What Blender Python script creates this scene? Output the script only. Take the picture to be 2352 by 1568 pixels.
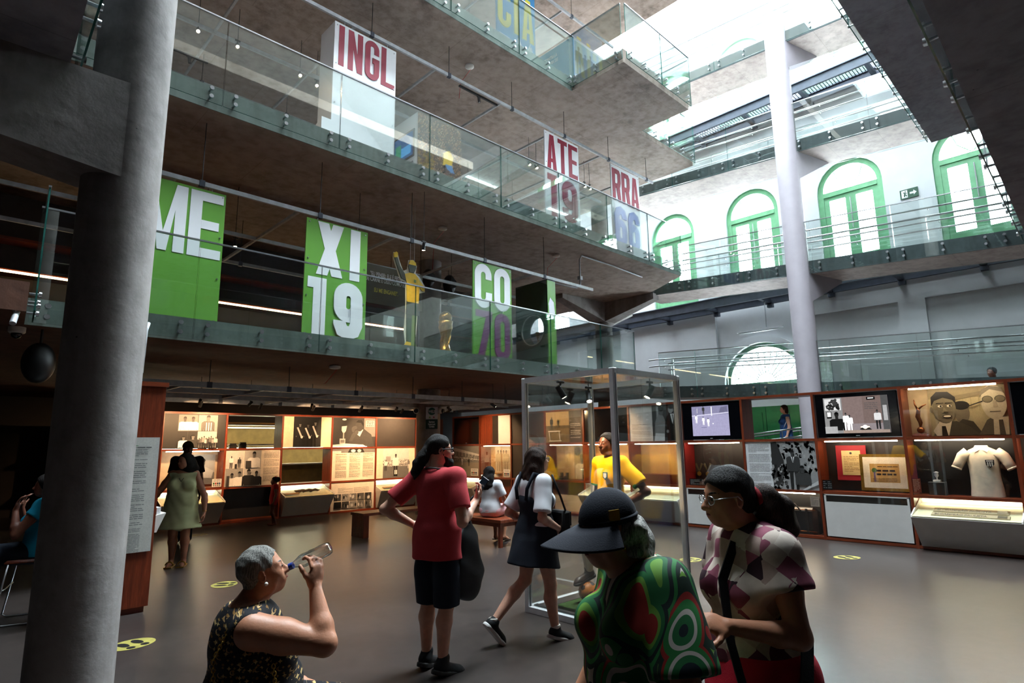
import bpy, bmesh, math, random
import numpy as np
from mathutils import Vector, Matrix
random.seed(7)
for _o in list(bpy.data.objects): bpy.data.objects.remove(_o)
S = bpy.context.scene
COL = S.collection
PI = math.pi
# ------------------------------------------------------------------ camera, sky, light, exposure
cam_d = bpy.data.cameras.new('camera'); cam = bpy.data.objects.new('camera', cam_d); COL.objects.link(cam)
cam_d.sensor_width = 36.0; cam_d.lens = 1367.04 / 2352 * 36; cam_d.clip_start = 0.05; cam_d.clip_end = 300
_pi, _ro, _ya = math.radians(9.906), math.radians(-0.78), math.radians(45.789)
_F0 = Vector((math.cos(_ya), math.sin(_ya), 0)); _R0 = Vector((math.sin(_ya), -math.cos(_ya), 0)); _U0 = Vector((0, 0, 1))
_F = _F0 * math.cos(_pi) + _U0 * math.sin(_pi); _U = _U0 * math.cos(_pi) - _F0 * math.sin(_pi)
_R = _R0 * math.cos(_ro) + _U * math.sin(_ro); _U2 = _U * math.cos(_ro) - _R0 * math.sin(_ro)
_m = Matrix((_R, _U2, -_F)).transposed().to_4x4(); _m.translation = (0, 0, 1.68)
cam.matrix_world = _m
S.camera = cam
W = bpy.data.worlds.new('sky'); S.world = W; W.use_nodes = True
_bg = W.node_tree.nodes['Background']; _bg.inputs[0].default_value = (0.86, 0.94, 1.0, 1); _bg.inputs[1].default_value = 45.0
S.view_settings.view_transform = 'Standard'; S.view_settings.look = 'None'; S.view_settings.gamma = 1.0
S.view_settings.use_curve_mapping = False; S.view_settings.exposure = 0.88
try:
    S.cycles.max_bounces = 10; S.cycles.diffuse_bounces = 5; S.cycles.glossy_bounces = 4; S.cycles.transmission_bounces = 6
    S.cycles.transparent_max_bounces = 40; S.cycles.caustics_reflective = False; S.cycles.caustics_refractive = False
    S.cycles.sample_clamp_indirect = 6.0
except Exception: pass

def area_light(name, loc, size, sy, energy, color, rot=(0, 0, 0), portal=False):
    d = bpy.data.lights.new(name, 'AREA'); d.shape = 'RECTANGLE'; d.size = size; d.size_y = sy; d.energy = energy; d.color = color
    if portal: d.cycles.is_portal = True
    o = bpy.data.objects.new(name, d); COL.objects.link(o); o.location = loc; o.rotation_euler = rot
    return o
# daylight falling through the glazed roof of the atrium (portals only guide the sky light)
area_light('skylight_portal', (17.4, 7, 18.1), 7.2, 22, 1, (1, 1, 1), portal=True)

area_light('skylight_portal', (8.1, 5.2, 18.1), 11.2, 3.5, 1, (1, 1, 1), portal=True)  # portal of the added roof opening

# ------------------------------------------------------------------ helpers
def lin(c):
    if isinstance(c, str): c = tuple(int(c[i:i + 2], 16) for i in (0, 2, 4))
    return tuple(((v / 255 / 12.92) if v / 255 <= 0.04045 else ((v / 255 + 0.055) / 1.055) ** 2.4) for v in c[:3])

class NT:
    def __init__(s, name):
        s.m = bpy.data.materials.new(name); s.m.use_nodes = True; s.t = s.m.node_tree; s.t.nodes.clear()
        s.out = s.t.nodes.new('ShaderNodeOutputMaterial')
    def n(s, typ, ins=None, **kw):
        nd = s.t.nodes.new('ShaderNode' + typ)
        for k, v in kw.items(): setattr(nd, k, v)
        for k, v in (ins or {}).items(): s.set(nd.inputs[k], v)
        return nd
    def set(s, sock, v):
        if isinstance(v, bpy.types.NodeSocket): s.t.links.new(v, sock)
        elif isinstance(v, bpy.types.Node): s.t.links.new(v.outputs[0], sock)
        else: sock.default_value = v if not (isinstance(v, tuple) and len(v) == 3 and sock.type == 'RGBA') else v + (1,)
    def math(s, op, a, b=0.0, c=None):
        nd = s.n('Math', {0: a, 1: b}, operation=op)
        if c is not None: s.set(nd.inputs[2], c)
        return nd.outputs[0]
    def ramp(s, fac, stops, interp='LINEAR'):
        nd = s.n('ValToRGB', {0: fac}); cr = nd.color_ramp; cr.interpolation = interp
        while len(cr.elements) < len(stops): cr.elements.new(0.5)
        for e, (p, c) in zip(cr.elements, stops):
            e.position = p; e.color = (c + (1,)) if len(c) == 3 else c
        return nd.outputs[0]
    def mix(s, f, a, b, blend='MIX'):
        nd = s.n('Mix', {}, data_type='RGBA', blend_type=blend)
        s.set(nd.inputs[0], f); s.set(nd.inputs[6], a); s.set(nd.inputs[7], b)
        return nd.outputs[2]
    def coord(s, kind='Object', scale=(1, 1, 1), rot=(0, 0, 0)):
        c = s.n('TexCoord').outputs[kind]
        return s.n('Mapping', {0: c, 2: rot, 3: scale}).outputs[0]
    def geo(s, scale=(1, 1, 1), rot=(0, 0, 0)):
        c = s.n('NewGeometry').outputs['Position']
        return s.n('Mapping', {0: c, 2: rot, 3: scale}).outputs[0]
    def noise(s, vec, scale, detail=4, rough=0.55, dist=0.0):
        return s.n('TexNoise', {'Vector': vec, 'Scale': scale, 'Detail': detail, 'Roughness': rough, 'Distortion': dist}).outputs[0]
    def bsdf(s, color, rough=0.5, metal=0.0, bump=None, bstr=0.2, spec=0.5, **kw):
        ins = {'Base Color': color, 'Roughness': rough, 'Metallic': metal, 'Specular IOR Level': spec}
        ins.update(kw)
        b = s.n('BsdfPrincipled', ins)
        if bump is not None:
            bp = s.n('Bump', {'Height': bump, 'Strength': bstr, 'Distance': 0.02}); s.t.links.new(bp.outputs[0], b.inputs['Normal'])
        s.t.links.new(b.outputs[0], s.out.inputs[0]); return s.m

MATS = {}
def plain(name, color, rough=0.55, metal=0.0, var=0.08, scale=6.0, bstr=0.05, spec=0.5, **kw):
    """a painted / moulded / woven surface: base colour with slight procedural mottling"""
    if name in MATS: return MATS[name]
    t = NT(name); c = lin(color) if not (isinstance(color, tuple) and max(color) <= 1.0) else color
    nz = t.noise(t.coord(), scale, 4)
    lo = tuple(v * (1 - var * 2) for v in c); hi = tuple(min(1, v * (1 + var * 2)) for v in c)
    MATS[name] = t.bsdf(t.ramp(nz, [(0.3, lo), (0.7, hi)]), rough, metal, nz if bstr else None, bstr, spec, **kw)
    return MATS[name]
def emit(name, color, strength):
    if name in MATS: return MATS[name]
    t = NT(name); e = t.n('Emission', {0: color + (1,), 1: strength}); t.t.links.new(e.outputs[0], t.out.inputs[0]); MATS[name] = t.m
    return t.m
def mat_concrete(name, base, dark, joints=True):
    t = NT(name); g = t.geo()
    n1 = t.noise(g, 0.7, 8, 0.62, 0.4); n2 = t.noise(g, 6.0, 6, 0.6); n3 = t.noise(t.geo((3, 3, 0.35)), 1.6, 5, 0.6)
    f = t.math('MULTIPLY_ADD', n1, 0.6, t.math('MULTIPLY', n2, 0.4))
    c = t.ramp(f, [(0.32, lin(dark)), (0.5, lin(base)), (0.72, tuple(min(1, v * 1.25) for v in lin(base)))])
    st = t.ramp(n3, [(0.35, (0.62, 0.6, 0.58)), (0.55, (1, 1, 1))])
    c = t.mix(0.55, c, st, 'MULTIPLY')
    vor = t.n('TexVoronoi', {'Vector': g, 'Scale': 3.2}).outputs['Distance']
    c = t.mix(t.ramp(vor, [(0.018, (1, 1, 1)), (0.03, (0, 0, 0))]), c, tuple(v * 0.35 for v in lin(dark)))
    if joints:
        br = t.n('TexBrick', {'Vector': t.geo((1, 1, 1)), 'Scale': 1.0, 'Mortar Size': 0.006, 'Brick Width': 2.44, 'Row Height': 1.22, 'Mortar Smooth': 0.2})
        br.inputs['Color1'].default_value = (1, 1, 1, 1); br.inputs['Color2'].default_value = (0.9, 0.9, 0.9, 1); br.inputs['Mortar'].default_value = (0.55, 0.53, 0.5, 1)
        c = t.mix(0.6, c, br.outputs[0], 'MULTIPLY')
    MATS[name] = t.bsdf(c, 0.78, 0, n2, 0.25, 0.3); return t.m
def mat_wood(name, a, b, axis=(14, 14, 1.2), rough=0.35):
    t = NT(name); v = t.geo(axis); n = t.noise(v, 1.4, 6, 0.6, 1.2); n2 = t.noise(t.geo(tuple(x * 5 for x in axis)), 1.5, 3)
    f = t.math('MULTIPLY_ADD', n, 0.7, t.math('MULTIPLY', n2, 0.3))
    c = t.ramp(f, [(0.3, lin(a)), (0.52, tuple((x + y) / 2 for x, y in zip(lin(a), lin(b)))), (0.7, lin(b))])
    MATS[name] = t.bsdf(c, rough, 0, n2, 0.06, 0.4); return t.m
def mat_glass(name, tint, edge=0.55, base=0.05, tmin=1.0):
    t = NT(name)
    fr = t.n('LayerWeight', {0: 0.35}).outputs['Fresnel']
    f = t.math('MULTIPLY_ADD', fr, edge, base)
    tr = t.n('BsdfTransparent', {0: tint + (1,)}); gl = t.n('BsdfGlossy', {0: (0.95, 1, 0.98, 1), 1: 0.01})
    mx = t.n('MixShader', {0: f, 1: tr, 2: gl}); t.t.links.new(mx.outputs[0], t.out.inputs[0]); MATS[name] = t.m; return t.m

M_CON = mat_concrete('raw_concrete', 'a3948a', '74675f')
M_CONC = mat_concrete('column_concrete', '8f8a88', '6f6a68', False)
M_CONL = mat_concrete('pale_ramp_concrete', 'b5a9a4', '9a8d88')
M_WOOD = mat_wood('reddish_wood', '4a1c10', '8a3d20')
M_WOODX = mat_wood('reddish_wood_along_x', '4a1c10', '8a4022', (1.2, 14, 14))
M_WOODY = mat_wood('reddish_wood_along_y', '4a1c10', '8a4022', (14, 1.2, 14))
M_CEILW = mat_concrete('warm_brown_slab', '5a3a2c', '3c251c', False)  # same recipe as the other concretes, with a darker, redder base
M_GLASS = mat_glass('balustrade_glass', (0.945, 0.98, 0.968), 0.5, 0.05)
M_CLEAR = mat_glass('clear_glass', (0.985, 0.992, 0.988), 0.35, 0.018)
M_WIN = mat_glass('window_glass', (0.97, 1.0, 1.0), 0.4, 0.03)
M_EDGE = plain('green_glass_edge', (0.02, 0.11, 0.09), 0.2, var=0.2)
M_STEEL = plain('brushed_steel', 'b9bcc0', 0.28, 1.0, 0.05, 20)
M_ALU = plain('anodised_aluminium', 'd6d9de', 0.35, 0.12, 0.03, 12)
M_GALV = plain('galvanised_grey_steel', 'aeb2b8', 0.5, 0.1, 0.08, 9)
M_DKSTEEL = plain('dark_blue_grey_steel', '3d4350', 0.55, 0.2, 0.1, 4)
M_BLACK = plain('black_plastic', '0d0d10', 0.45, 0, 0.1)
M_WHITE = plain('white_plaster', 'd3d6da', 0.75, 0, 0.02, 2.5)
M_OFFW = plain('off_white_board', 'd9d6d0', 0.55, 0, 0.03, 8)
M_GREENP = plain('green_window_paint', '74b285', 0.5, 0, 0.06, 5)
M_GREEND = plain('dark_green_door_paint', '1f6b3a', 0.4, 0, 0.08, 3)
M_DKWALL = plain('dark_wall', '1b1614', 0.7, 0, 0.15, 3)
M_FASC = mat_concrete('fascia_concrete', '84908a', '66716c', False)
M_CONB = mat_concrete('haze_tinted_bridge_concrete', '9c9da9', '7d7e8a')  # blue haze and extra brightness put into the bridge concrete's colour
M_COLP = plain('smooth_column_paint', '8f8990', 0.6, 0, 0.03, 3)
M_FASD = mat_concrete('dark_ramp_fascia', '555d60', '434b4e', False)

def tag(o, label=None, cat=None, group=None, kind=None):
    for k, v in (('label', label), ('category', cat), ('group', group), ('kind', kind)):
        if v: o[k] = v
    return o
def empty(name, loc=(0, 0, 0), rz=0.0, label=None, cat=None, group=None, kind=None, rot=None):
    o = bpy.data.objects.new(name, None); COL.objects.link(o); o.location = loc; o.rotation_euler = rot or (0, 0, rz); o.empty_display_size = 0.1
    return tag(o, label, cat, group, kind)
def link(name, me, parent=None, loc=(0, 0, 0), rot=(0, 0, 0), scale=None):
    o = bpy.data.objects.new(name, me); COL.objects.link(o); o.location = loc; o.rotation_euler = rot
    if scale: o.scale = scale
    if parent is not None: o.parent = parent
    return o
def basis_from(d):
    d = Vector(d).normalized(); a = Vector((0, 0, 1)) if abs(d.z) < 0.9 else Vector((1, 0, 0))
    u = d.cross(a).normalized(); return u, d.cross(u).normalized()

class MB:
    """collects simple shapes; build() links them as one mesh object"""
    def __init__(s): s.v = []; s.f = []; s.c = []; s.col = None; s.mi = []; s.cm = 0
    def add(s, vs, fs):
        b = len(s.v); s.v += [tuple(p) for p in vs]
        for f in fs: s.f.append(tuple(b + i for i in f)); s.c.append(s.col); s.mi.append(s.cm)
        return s
    def hexa(s, p):   # 4 bottom ccw, 4 top ccw
        return s.add(p, [(3, 2, 1, 0), (4, 5, 6, 7), (0, 1, 5, 4), (1, 2, 6, 5), (2, 3, 7, 6), (3, 0, 4, 7)])
    def box(s, x0, x1, y0, y1, z0, z1):
        return s.hexa([(x0, y0, z0), (x1, y0, z0), (x1, y1, z0), (x0, y1, z0), (x0, y0, z1), (x1, y0, z1), (x1, y1, z1), (x0, y1, z1)])
    def bbox(s, x0, x1, y0, y1, z0, z1, b=0.01):   # box with chamfered vertical and top edges
        p = [(x0 + b, y0), (x1 - b, y0), (x1, y0 + b), (x1, y1 - b), (x1 - b, y1), (x0 + b, y1), (x0, y1 - b), (x0, y0 + b)]
        q = [(min(max(x, x0 + b), x1 - b), min(max(y, y0 + b), y1 - b)) for x, y in p]
        n = 8; vs = [(x, y, z0) for x, y in p] + [(x, y, z1 - b) for x, y in p] + [(x, y, z1) for x, y in q]
        fs = [tuple(range(n - 1, -1, -1)), tuple(range(2 * n, 3 * n))]
        for k in (0, n): fs += [(k + i, k + (i + 1) % n, k + n + (i + 1) % n, k + n + i) for i in range(n)]
        return s.add(vs, fs)
    def cyl(s, p0, p1, r0, r1=None, n=16, caps=True):
        r1 = r0 if r1 is None else r1; p0 = Vector(p0); p1 = Vector(p1); u, w = basis_from(p1 - p0)
        vs = []
        for p, r in ((p0, r0), (p1, r1)):
            for i in range(n): a = 2 * PI * i / n; vs.append(p + (u * math.cos(a) + w * math.sin(a)) * r)
        fs = [(i, (i + 1) % n, n + (i + 1) % n, n + i) for i in range(n)]
        if caps: fs += [tuple(range(n - 1, -1, -1)), tuple(range(n, 2 * n))]
        return s.add(vs, fs)
    def tube(s, path, r, n=8, closed=False):
        P = [Vector(p) for p in path]; m = len(P); rs = r if isinstance(r, (list, tuple)) else [r] * m; vs = []; up = None
        for i in range(m):
            d = (P[(i + 1) % m] - P[i - 1]) if closed else (P[min(i + 1, m - 1)] - P[max(i - 1, 0)])
            if d.length < 1e-9: d = Vector((0, 0, 1))
            d.normalize()
            if up is None: up, _ = basis_from(d)
            up = (up - d * up.dot(d)); up = up.normalized() if up.length > 1e-6 else basis_from(d)[0]
            w = d.cross(up)
            for k in range(n): a = 2 * PI * k / n; vs.append(P[i] + (up * math.cos(a) + w * math.sin(a)) * rs[i])
        fs = []
        for i in range(m if closed else m - 1):
            j = (i + 1) % m
            for k in range(n): fs.append((i * n + k, i * n + (k + 1) % n, j * n + (k + 1) % n, j * n + k))
        if not closed: fs += [tuple(range(n - 1, -1, -1)), tuple(range((m - 1) * n, m * n))]
        return s.add(vs, fs)
    def lathe(s, prof, c=(0, 0, 0), n=20, sx=1.0, sy=1.0):
        vs = []; m = len(prof)
        for r, z in prof:
            for k in range(n): a = 2 * PI * k / n; vs.append((c[0] + r * sx * math.cos(a), c[1] + r * sy * math.sin(a), c[2] + z))
        fs = [(i * n + k, i * n + (k + 1) % n, (i + 1) * n + (k + 1) % n, (i + 1) * n + k) for i in range(m - 1) for k in range(n)]
        fs += [tuple(range(n - 1, -1, -1)), tuple(range((m - 1) * n, m * n))]
        return s.add(vs, fs)
    def ball(s, c, r, n=14, m=9, sx=1, sy=1, sz=1):
        pr = [(max(1e-4, math.sin(PI * i / m)) * r, -math.cos(PI * i / m) * r * sz) for i in range(m + 1)]
        return s.lathe(pr, c, n, sx, sy)
    def prism(s, poly, fn, d0, d1):
        """poly: 2-D points ccw; fn(u, v, d) -> xyz"""
        n = len(poly); vs = [fn(u, v, d0) for u, v in poly] + [fn(u, v, d1) for u, v in poly]
        fs = [tuple(range(n - 1, -1, -1)), tuple(range(n, 2 * n))] + [(i, (i + 1) % n, n + (i + 1) % n, n + i) for i in range(n)]
        return s.add(vs, fs)
    def mesh(s, name, mat=None, smooth=False, off=(0, 0, 0)):
        me = bpy.data.meshes.new(name)
        v = s.v if off == (0, 0, 0) else [(a - off[0], b - off[1], c - off[2]) for a, b, c in s.v]
        me.from_pydata(v, [], s.f)
        mats = mat if isinstance(mat, (list, tuple)) else [mat]
        for m_ in mats:
            if m_ is not None: me.materials.append(m_)
        if len(mats) > 1: me.polygons.foreach_set('material_index', s.mi)
        if any(c is not None for c in s.c):
            at = me.color_attributes.new('Col', 'FLOAT_COLOR', 'CORNER'); arr = []
            for f, c in zip(s.f, s.c): arr += list((c or (1, 1, 1)) + (1.0,)) * len(f)
            at.data.foreach_set('color', arr)
        bm = bmesh.new(); bm.from_mesh(me); bmesh.ops.recalc_face_normals(bm, faces=bm.faces); bm.to_mesh(me); bm.free()
        if smooth is True: me.polygons.foreach_set('use_smooth', [True] * len(me.polygons))
        elif smooth:
            me.polygons.foreach_set('use_smooth', [True] * len(me.polygons))
            try: me.set_sharp_from_angle(angle=smooth)
            except Exception: pass
        return me
    def build(s, name, mat=None, parent=None, smooth=False, world=True, origin=None):
        """world=True: coordinates are world ones, re-based on the unrotated parent's location"""
        off = (0, 0, 0)
        if world and parent is not None:
            p = parent; o_ = Vector((0, 0, 0))
            while p is not None: o_ += p.location; p = p.parent
            off = tuple(o_)
        if origin is not None and parent is None: off = tuple(origin)
        o = link(name, s.mesh(name, mat, smooth, off), parent)
        if origin is not None and parent is None: o.location = origin
        return o
SM = math.radians(40)
def struct(name, mb, mat, label=None, parent=None, smooth=False):
    o = mb.build(name, mat, parent, smooth)
    if parent is None: tag(o, label, None, None, 'structure')
    return o
# ------------------------------------------------------------------ the building
def mat_floor():
    t = NT('polished_dark_floor'); g = t.geo()
    n1 = t.noise(g, 0.55, 6, 0.6, 0.5); n2 = t.noise(g, 9, 5, 0.65); n3 = t.noise(g, 60, 2)
    f = t.math('MULTIPLY_ADD', n1, 0.65, t.math('MULTIPLY', n2, 0.35))
    c = t.ramp(f, [(0.35, lin('262120')), (0.5, lin('322c2a')), (0.68, lin('403835'))])
    br = t.n('TexBrick', {'Vector': g, 'Scale': 1.0, 'Mortar Size': 0.0025, 'Brick Width': 3.4, 'Row Height': 3.4}, offset=0.0)
    br.inputs['Color1'].default_value = br.inputs['Color2'].default_value = (1, 1, 1, 1); br.inputs['Mortar'].default_value = (1.5, 1.45, 1.4, 1)
    c = t.mix(0.5, c, br.outputs[0], 'MULTIPLY')
    return t.bsdf(c, 0.30, 0, None, 0, 0.5)
M_FLOOR = mat_floor()
struct('floor', MB().box(-9, 21, -9, 21, -0.3, 0), M_FLOOR, 'dark polished concrete floor of the exhibition hall')

# balcony slabs of the three upper levels (undersides are the ceilings of the level below)
def poly_slab(name, poly, z0, z1, mat, label):
    return struct(name, MB().prism(poly, lambda u, v, d: (u, v, d), z0, z1), mat, label)
poly_slab('balcony_slab', [(0.66, 8.86), (13.0, 8.86), (13.0, 10.4), (16.95, 10.4), (16.95, 21), (-9, 21), (-9, 8.0), (0.60, 8.0)], 3.15, 3.47, M_CEILW, 'concrete slab of the first balcony above the lit display wall')
poly_slab('balcony_slab', [(-9, 8.86), (15.73, 8.86), (16.95, 10.9), (16.95, 21), (-9, 21)], 6.63, 7.0, M_CON, 'concrete slab of the second balcony above the green banners')
poly_slab('balcony_slab', [(-9, 8.56), (10.5, 8.56), (10.5, 7.0), (13.4, 7.0), (13.4, 8.56), (16.4, 8.56), (16.4, 10.6), (16.95, 11.6), (16.95, 21), (-9, 21)], 10.3, 10.65, M_CON, 'stepped concrete slab of the third balcony below the skylight')
poly_slab('balcony_slab', [(-9, 6.9), (13.75, 6.9), (13.75, 21), (-9, 21)], 13.9, 14.25, M_CON, 'topmost concrete slab beside the skylight')
# split-level bridges over the viewer
poly_slab('bridge_slab', [(-9, -9), (11.5, -9), (11.5, 0.71), (0.31, 0.53), (0.48, 5.9), (-9, 5.9)], 4.56, 4.90, M_CONB, 'dark concrete bridge slab overhead at the left and right edges')
poly_slab('bridge_slab', [(-9, -9), (15.1, -9), (15.1, 2.24), (-9, 2.08)], 8.1, 8.43, M_CONB, 'concrete bridge slab crossing the upper right of the atrium')
# fascias
def fascia(p0, p1, z0, z1, mat, name='slab_fascia', lab=None, z0b=None, z1b=None, th=0.02):
    (x0, y0), (x1, y1) = p0, p1; d = Vector((x1 - x0, y1 - y0, 0)).normalized(); n = Vector((d.y, -d.x, 0)) * th
    z0b = z0 if z0b is None else z0b; z1b = z1 if z1b is None else z1b
    b = MB().hexa([(x0, y0, z0), (x0 + n.x, y0 + n.y, z0), (x1 + n.x, y1 + n.y, z0b), (x1, y1, z0b), (x0, y0, z1), (x0 + n.x, y0 + n.y, z1), (x1 + n.x, y1 + n.y, z1b), (x1, y1, z1b)])
    return struct(name, b, mat, lab)
fascia((0.66, 8.86), (13.0, 8.86), 3.15, 3.47, M_FASC, lab='grey edge band of the first balcony')
fascia((-9, 8.86), (15.73, 8.86), 6.63, 7.0, M_FASC, lab='grey edge band of the second balcony')
fascia((-9, 8.56), (10.5, 8.56), 10.3, 10.65, M_FASC, lab='grey edge band of the third balcony')
# perimeter walls
struct('wall_left', MB().box(-9.3, -9, -9, 21, 0, 18), M_DKWALL, 'dark wall far to the left behind the pillar')
struct('wall_back', MB().box(-9, 21, 20.7, 21, 0, 18), M_DKWALL, 'dark rear wall behind the galleries')
struct('wall_front', MB().box(-9, 21, -9.3, -9, 0, 18), M_OFFW, 'wall behind the viewer')
# columns with tapered brackets
def column(x, y, z0, z1, r, name, label, haunches=(), cap=True, M_CONC=M_CONC):
    b = MB()
    if cap: b.lathe([(r, 0), (r, z1 - z0 - 0.08), (r * 0.96, z1 - z0 - 0.03), (r * 0.8, z1 - z0)], (x, y, z0), 40)
    else: b.lathe([(r, 0), (r, z1 - z0)], (x, y, z0), 40)
    o = struct(name, b, M_CONC, label, smooth=SM)
    for (dx, dy, ln, zt, hb, ht, wd) in haunches:
        d = Vector((dx, dy, 0)).normalized(); nn = Vector((-d.y, d.x, 0)) * wd
        p0 = Vector((x, y, 0)); p1 = p0 + d * ln
        h = MB().hexa([tuple(p0 - nn + Vector((0, 0, zt - hb))), tuple(p0 + nn + Vector((0, 0, zt - hb))), tuple(p1 + nn * .55 + Vector((0, 0, zt - ht))), tuple(p1 - nn * .55 + Vector((0, 0, zt - ht))),
                       tuple(p0 - nn + Vector((0, 0, zt))), tuple(p0 + nn + Vector((0, 0, zt))), tuple(p1 + nn * .55 + Vector((0, 0, zt))), tuple(p1 - nn * .55 + Vector((0, 0, zt)))])
        h.build('bracket', M_CONC, o)
    return o
column(0.90, 5.45, 0, 14.0, 0.272, 'concrete_column', 'thick round concrete pillar in the left foreground', [(-1, 0.0, 4.2, 4.56, 0.80, 0.25, 0.268)], False)
column(9.32, 12.75, 0, 13.9, 0.31, 'concrete_column', 'round concrete column behind the red-shirted man, with the wifi sign', [], False)
column(16.95, 5.92, 0, 14.35, 0.30, 'concrete_column', 'slender pale column standing in front of the ramps', [(0.92, -0.35, 1.5, 6.25, 0.85, 0.12, 0.30), (0.92, -0.35, 1.5, 9.92, 0.95, 0.12, 0.30), (0.92, -0.35, 1.5, 13.4, 0.95, 0.12, 0.30), (0.92, -0.35, 1.5, 2.95, 0.8, 0.12, 0.3)], True, M_COLP)
column(16.95, 12.7, 0, 13.9, 0.30, 'concrete_column', 'round concrete column at the far end of the ramps', [(1, 0, 1.6, 6.62, 0.85, 0.2, 0.3), (0, -1, 2.2, 6.62, 0.75, 0.2, 0.3), (-1, 0, 2.4, 6.62, 0.75, 0.15, 0.3)], False)
column(-1.4, 12.2, 0, 3.15, 0.42, 'concrete_column', 'dark round column in shade at the far left', [], False)
# ------------------------------------------------------------------ glass balustrades
BOLT = MB().cyl((0, 0.055, 0), (0, -0.035, 0), 0.014, n=10).cyl((0, -0.03, 0), (0, -0.055, 0), 0.034, 0.030, 14).mesh('bolt', M_STEEL, SM)
def balustrade(label, p0, p1, zf0, zf1, joints, h=1.1, drop=0.30, bolts=True, rail=True, group=None, rows=(-0.09, -0.22), cat='balustrade', only=None):
    """frameless glass along p0->p1; outward normal is to the right of travel; joints: distances along the run"""
    p0 = Vector((*p0, 0)); p1 = Vector((*p1, 0)); L = (p1 - p0).length; d = (p1 - p0) / L; n = Vector((d.y, -d.x, 0))
    rt = empty('glass_balustrade', (p0.x, p0.y, zf0), math.atan2(d.y, d.x), label, cat, group)
    sl = (zf1 - zf0) / L
    xs = [0] + [j for j in joints if 0.05 < j < L - 0.05] + [L]
    for a, b in zip(xs[:-1], xs[1:]):
        a2 = a + 0.006; b2 = b - 0.006
        mb = MB(); y0, y1 = -0.075, -0.060
        mb.hexa([(a2, y0, a2 * sl - drop), (b2, y0, b2 * sl - drop), (b2, y1, b2 * sl - drop), (a2, y1, a2 * sl - drop), (a2, y0, a2 * sl + h), (b2, y0, b2 * sl + h), (b2, y1, b2 * sl + h), (a2, y1, a2 * sl + h)])
        mb.mi = [1, 1, 0, 1, 0, 1]
        mb.build('glass_panel', [M_GLASS, M_EDGE], rt, world=False)
        if bolts:
            w = b - a
            ps = [a + 0.17, (a + b) / 2, b - 0.17] if w > 1.3 else ([a + 0.17, b - 0.17] if w > 0.6 else [(a + b) / 2])
            for q in ps:
                for r in rows: link('bolt', BOLT, rt, (q, -0.06, q * sl + r))
    if rail:
        MB().hexa([(0, -0.082, h), (L, -0.082, L * sl + h), (L, -0.053, L * sl + h), (0, -0.053, h), (0, -0.082, h + 0.022), (L, -0.082, L * sl + h + 0.022), (L, -0.053, L * sl + h + 0.022), (0, -0.053, h + 0.022)]).build('top_rail', M_STEEL, rt, world=False)
    return rt
def steps(a, m, L): 
    r = []
    while a < L: r.append(a); a += m
    return r
balustrade('glass balustrade of the first balcony in front of the green banners', (0.68, 8.84), (13.0, 8.84), 3.47, 3.47, steps(1.77, 1.825, 12.1))
balustrade('glass balustrade of the second balcony in front of the red-lettered banners', (-1.2, 8.84), (15.73, 8.84), 7.0, 7.0, steps(1.91, 1.89, 16.8))
balustrade('glass balustrade of the third balcony in front of the blue banner', (-2.0, 8.54), (10.5, 8.54), 10.65, 10.65, steps(0.85, 1.95, 12.5))
balustrade('short glass balustrade on the side of the stepped third balcony', (10.5, 8.54), (10.5, 6.98), 10.65, 10.65, [])
balustrade('glass balustrade on the front of the projecting third balcony', (10.5, 6.98), (13.4, 6.98), 10.65, 10.65, [1.5])
balustrade('glass balustrade returning beside the skylight notch', (13.4, 6.98), (13.4, 8.54), 10.65, 10.65, [])
balustrade('glass balustrade at the far tip of the third balcony', (13.4, 8.54), (16.4, 8.54), 10.65, 10.65, [1.5])
balustrade('end glass balustrade of the third balcony towards the ramps', (16.4, 8.54), (16.4, 10.6), 10.65, 10.65, [1.0], bolts=True)
balustrade('end glass balustrade of the first balcony beside the ramp', (13.0, 8.84), (13.0, 10.4), 3.47, 3.47, [0.8])
balustrade('slanting end glass balustrade of the second balcony', (15.73, 8.84), (16.62, 10.37), 7.0, 7.0, [0.9])
balustrade('glass seen edge-on at the left end of the first balcony', (0.60, 8.0), (0.66, 8.80), 3.47, 3.47, [])
balustrade('glass seen edge-on above the left pillar bracket', (0.33, 0.9), (0.48, 5.8), 4.90, 4.90, steps(1.0, 1.9, 5))
balustrade('glass balustrade along the bridge at the right edge', (11.5, 0.71), (0.5, 0.54), 4.90, 4.90, steps(1.6, 1.9, 11))
balustrade('glass balustrade along the upper right bridge', (15.1, 2.24), (-2, 2.13), 8.43, 8.43, steps(1.6, 1.9, 17))
balustrade('glass balustrade on the end of the upper right bridge', (15.1, -3), (15.1, 2.16), 8.43, 8.43, steps(1.6, 1.9, 6))

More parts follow.
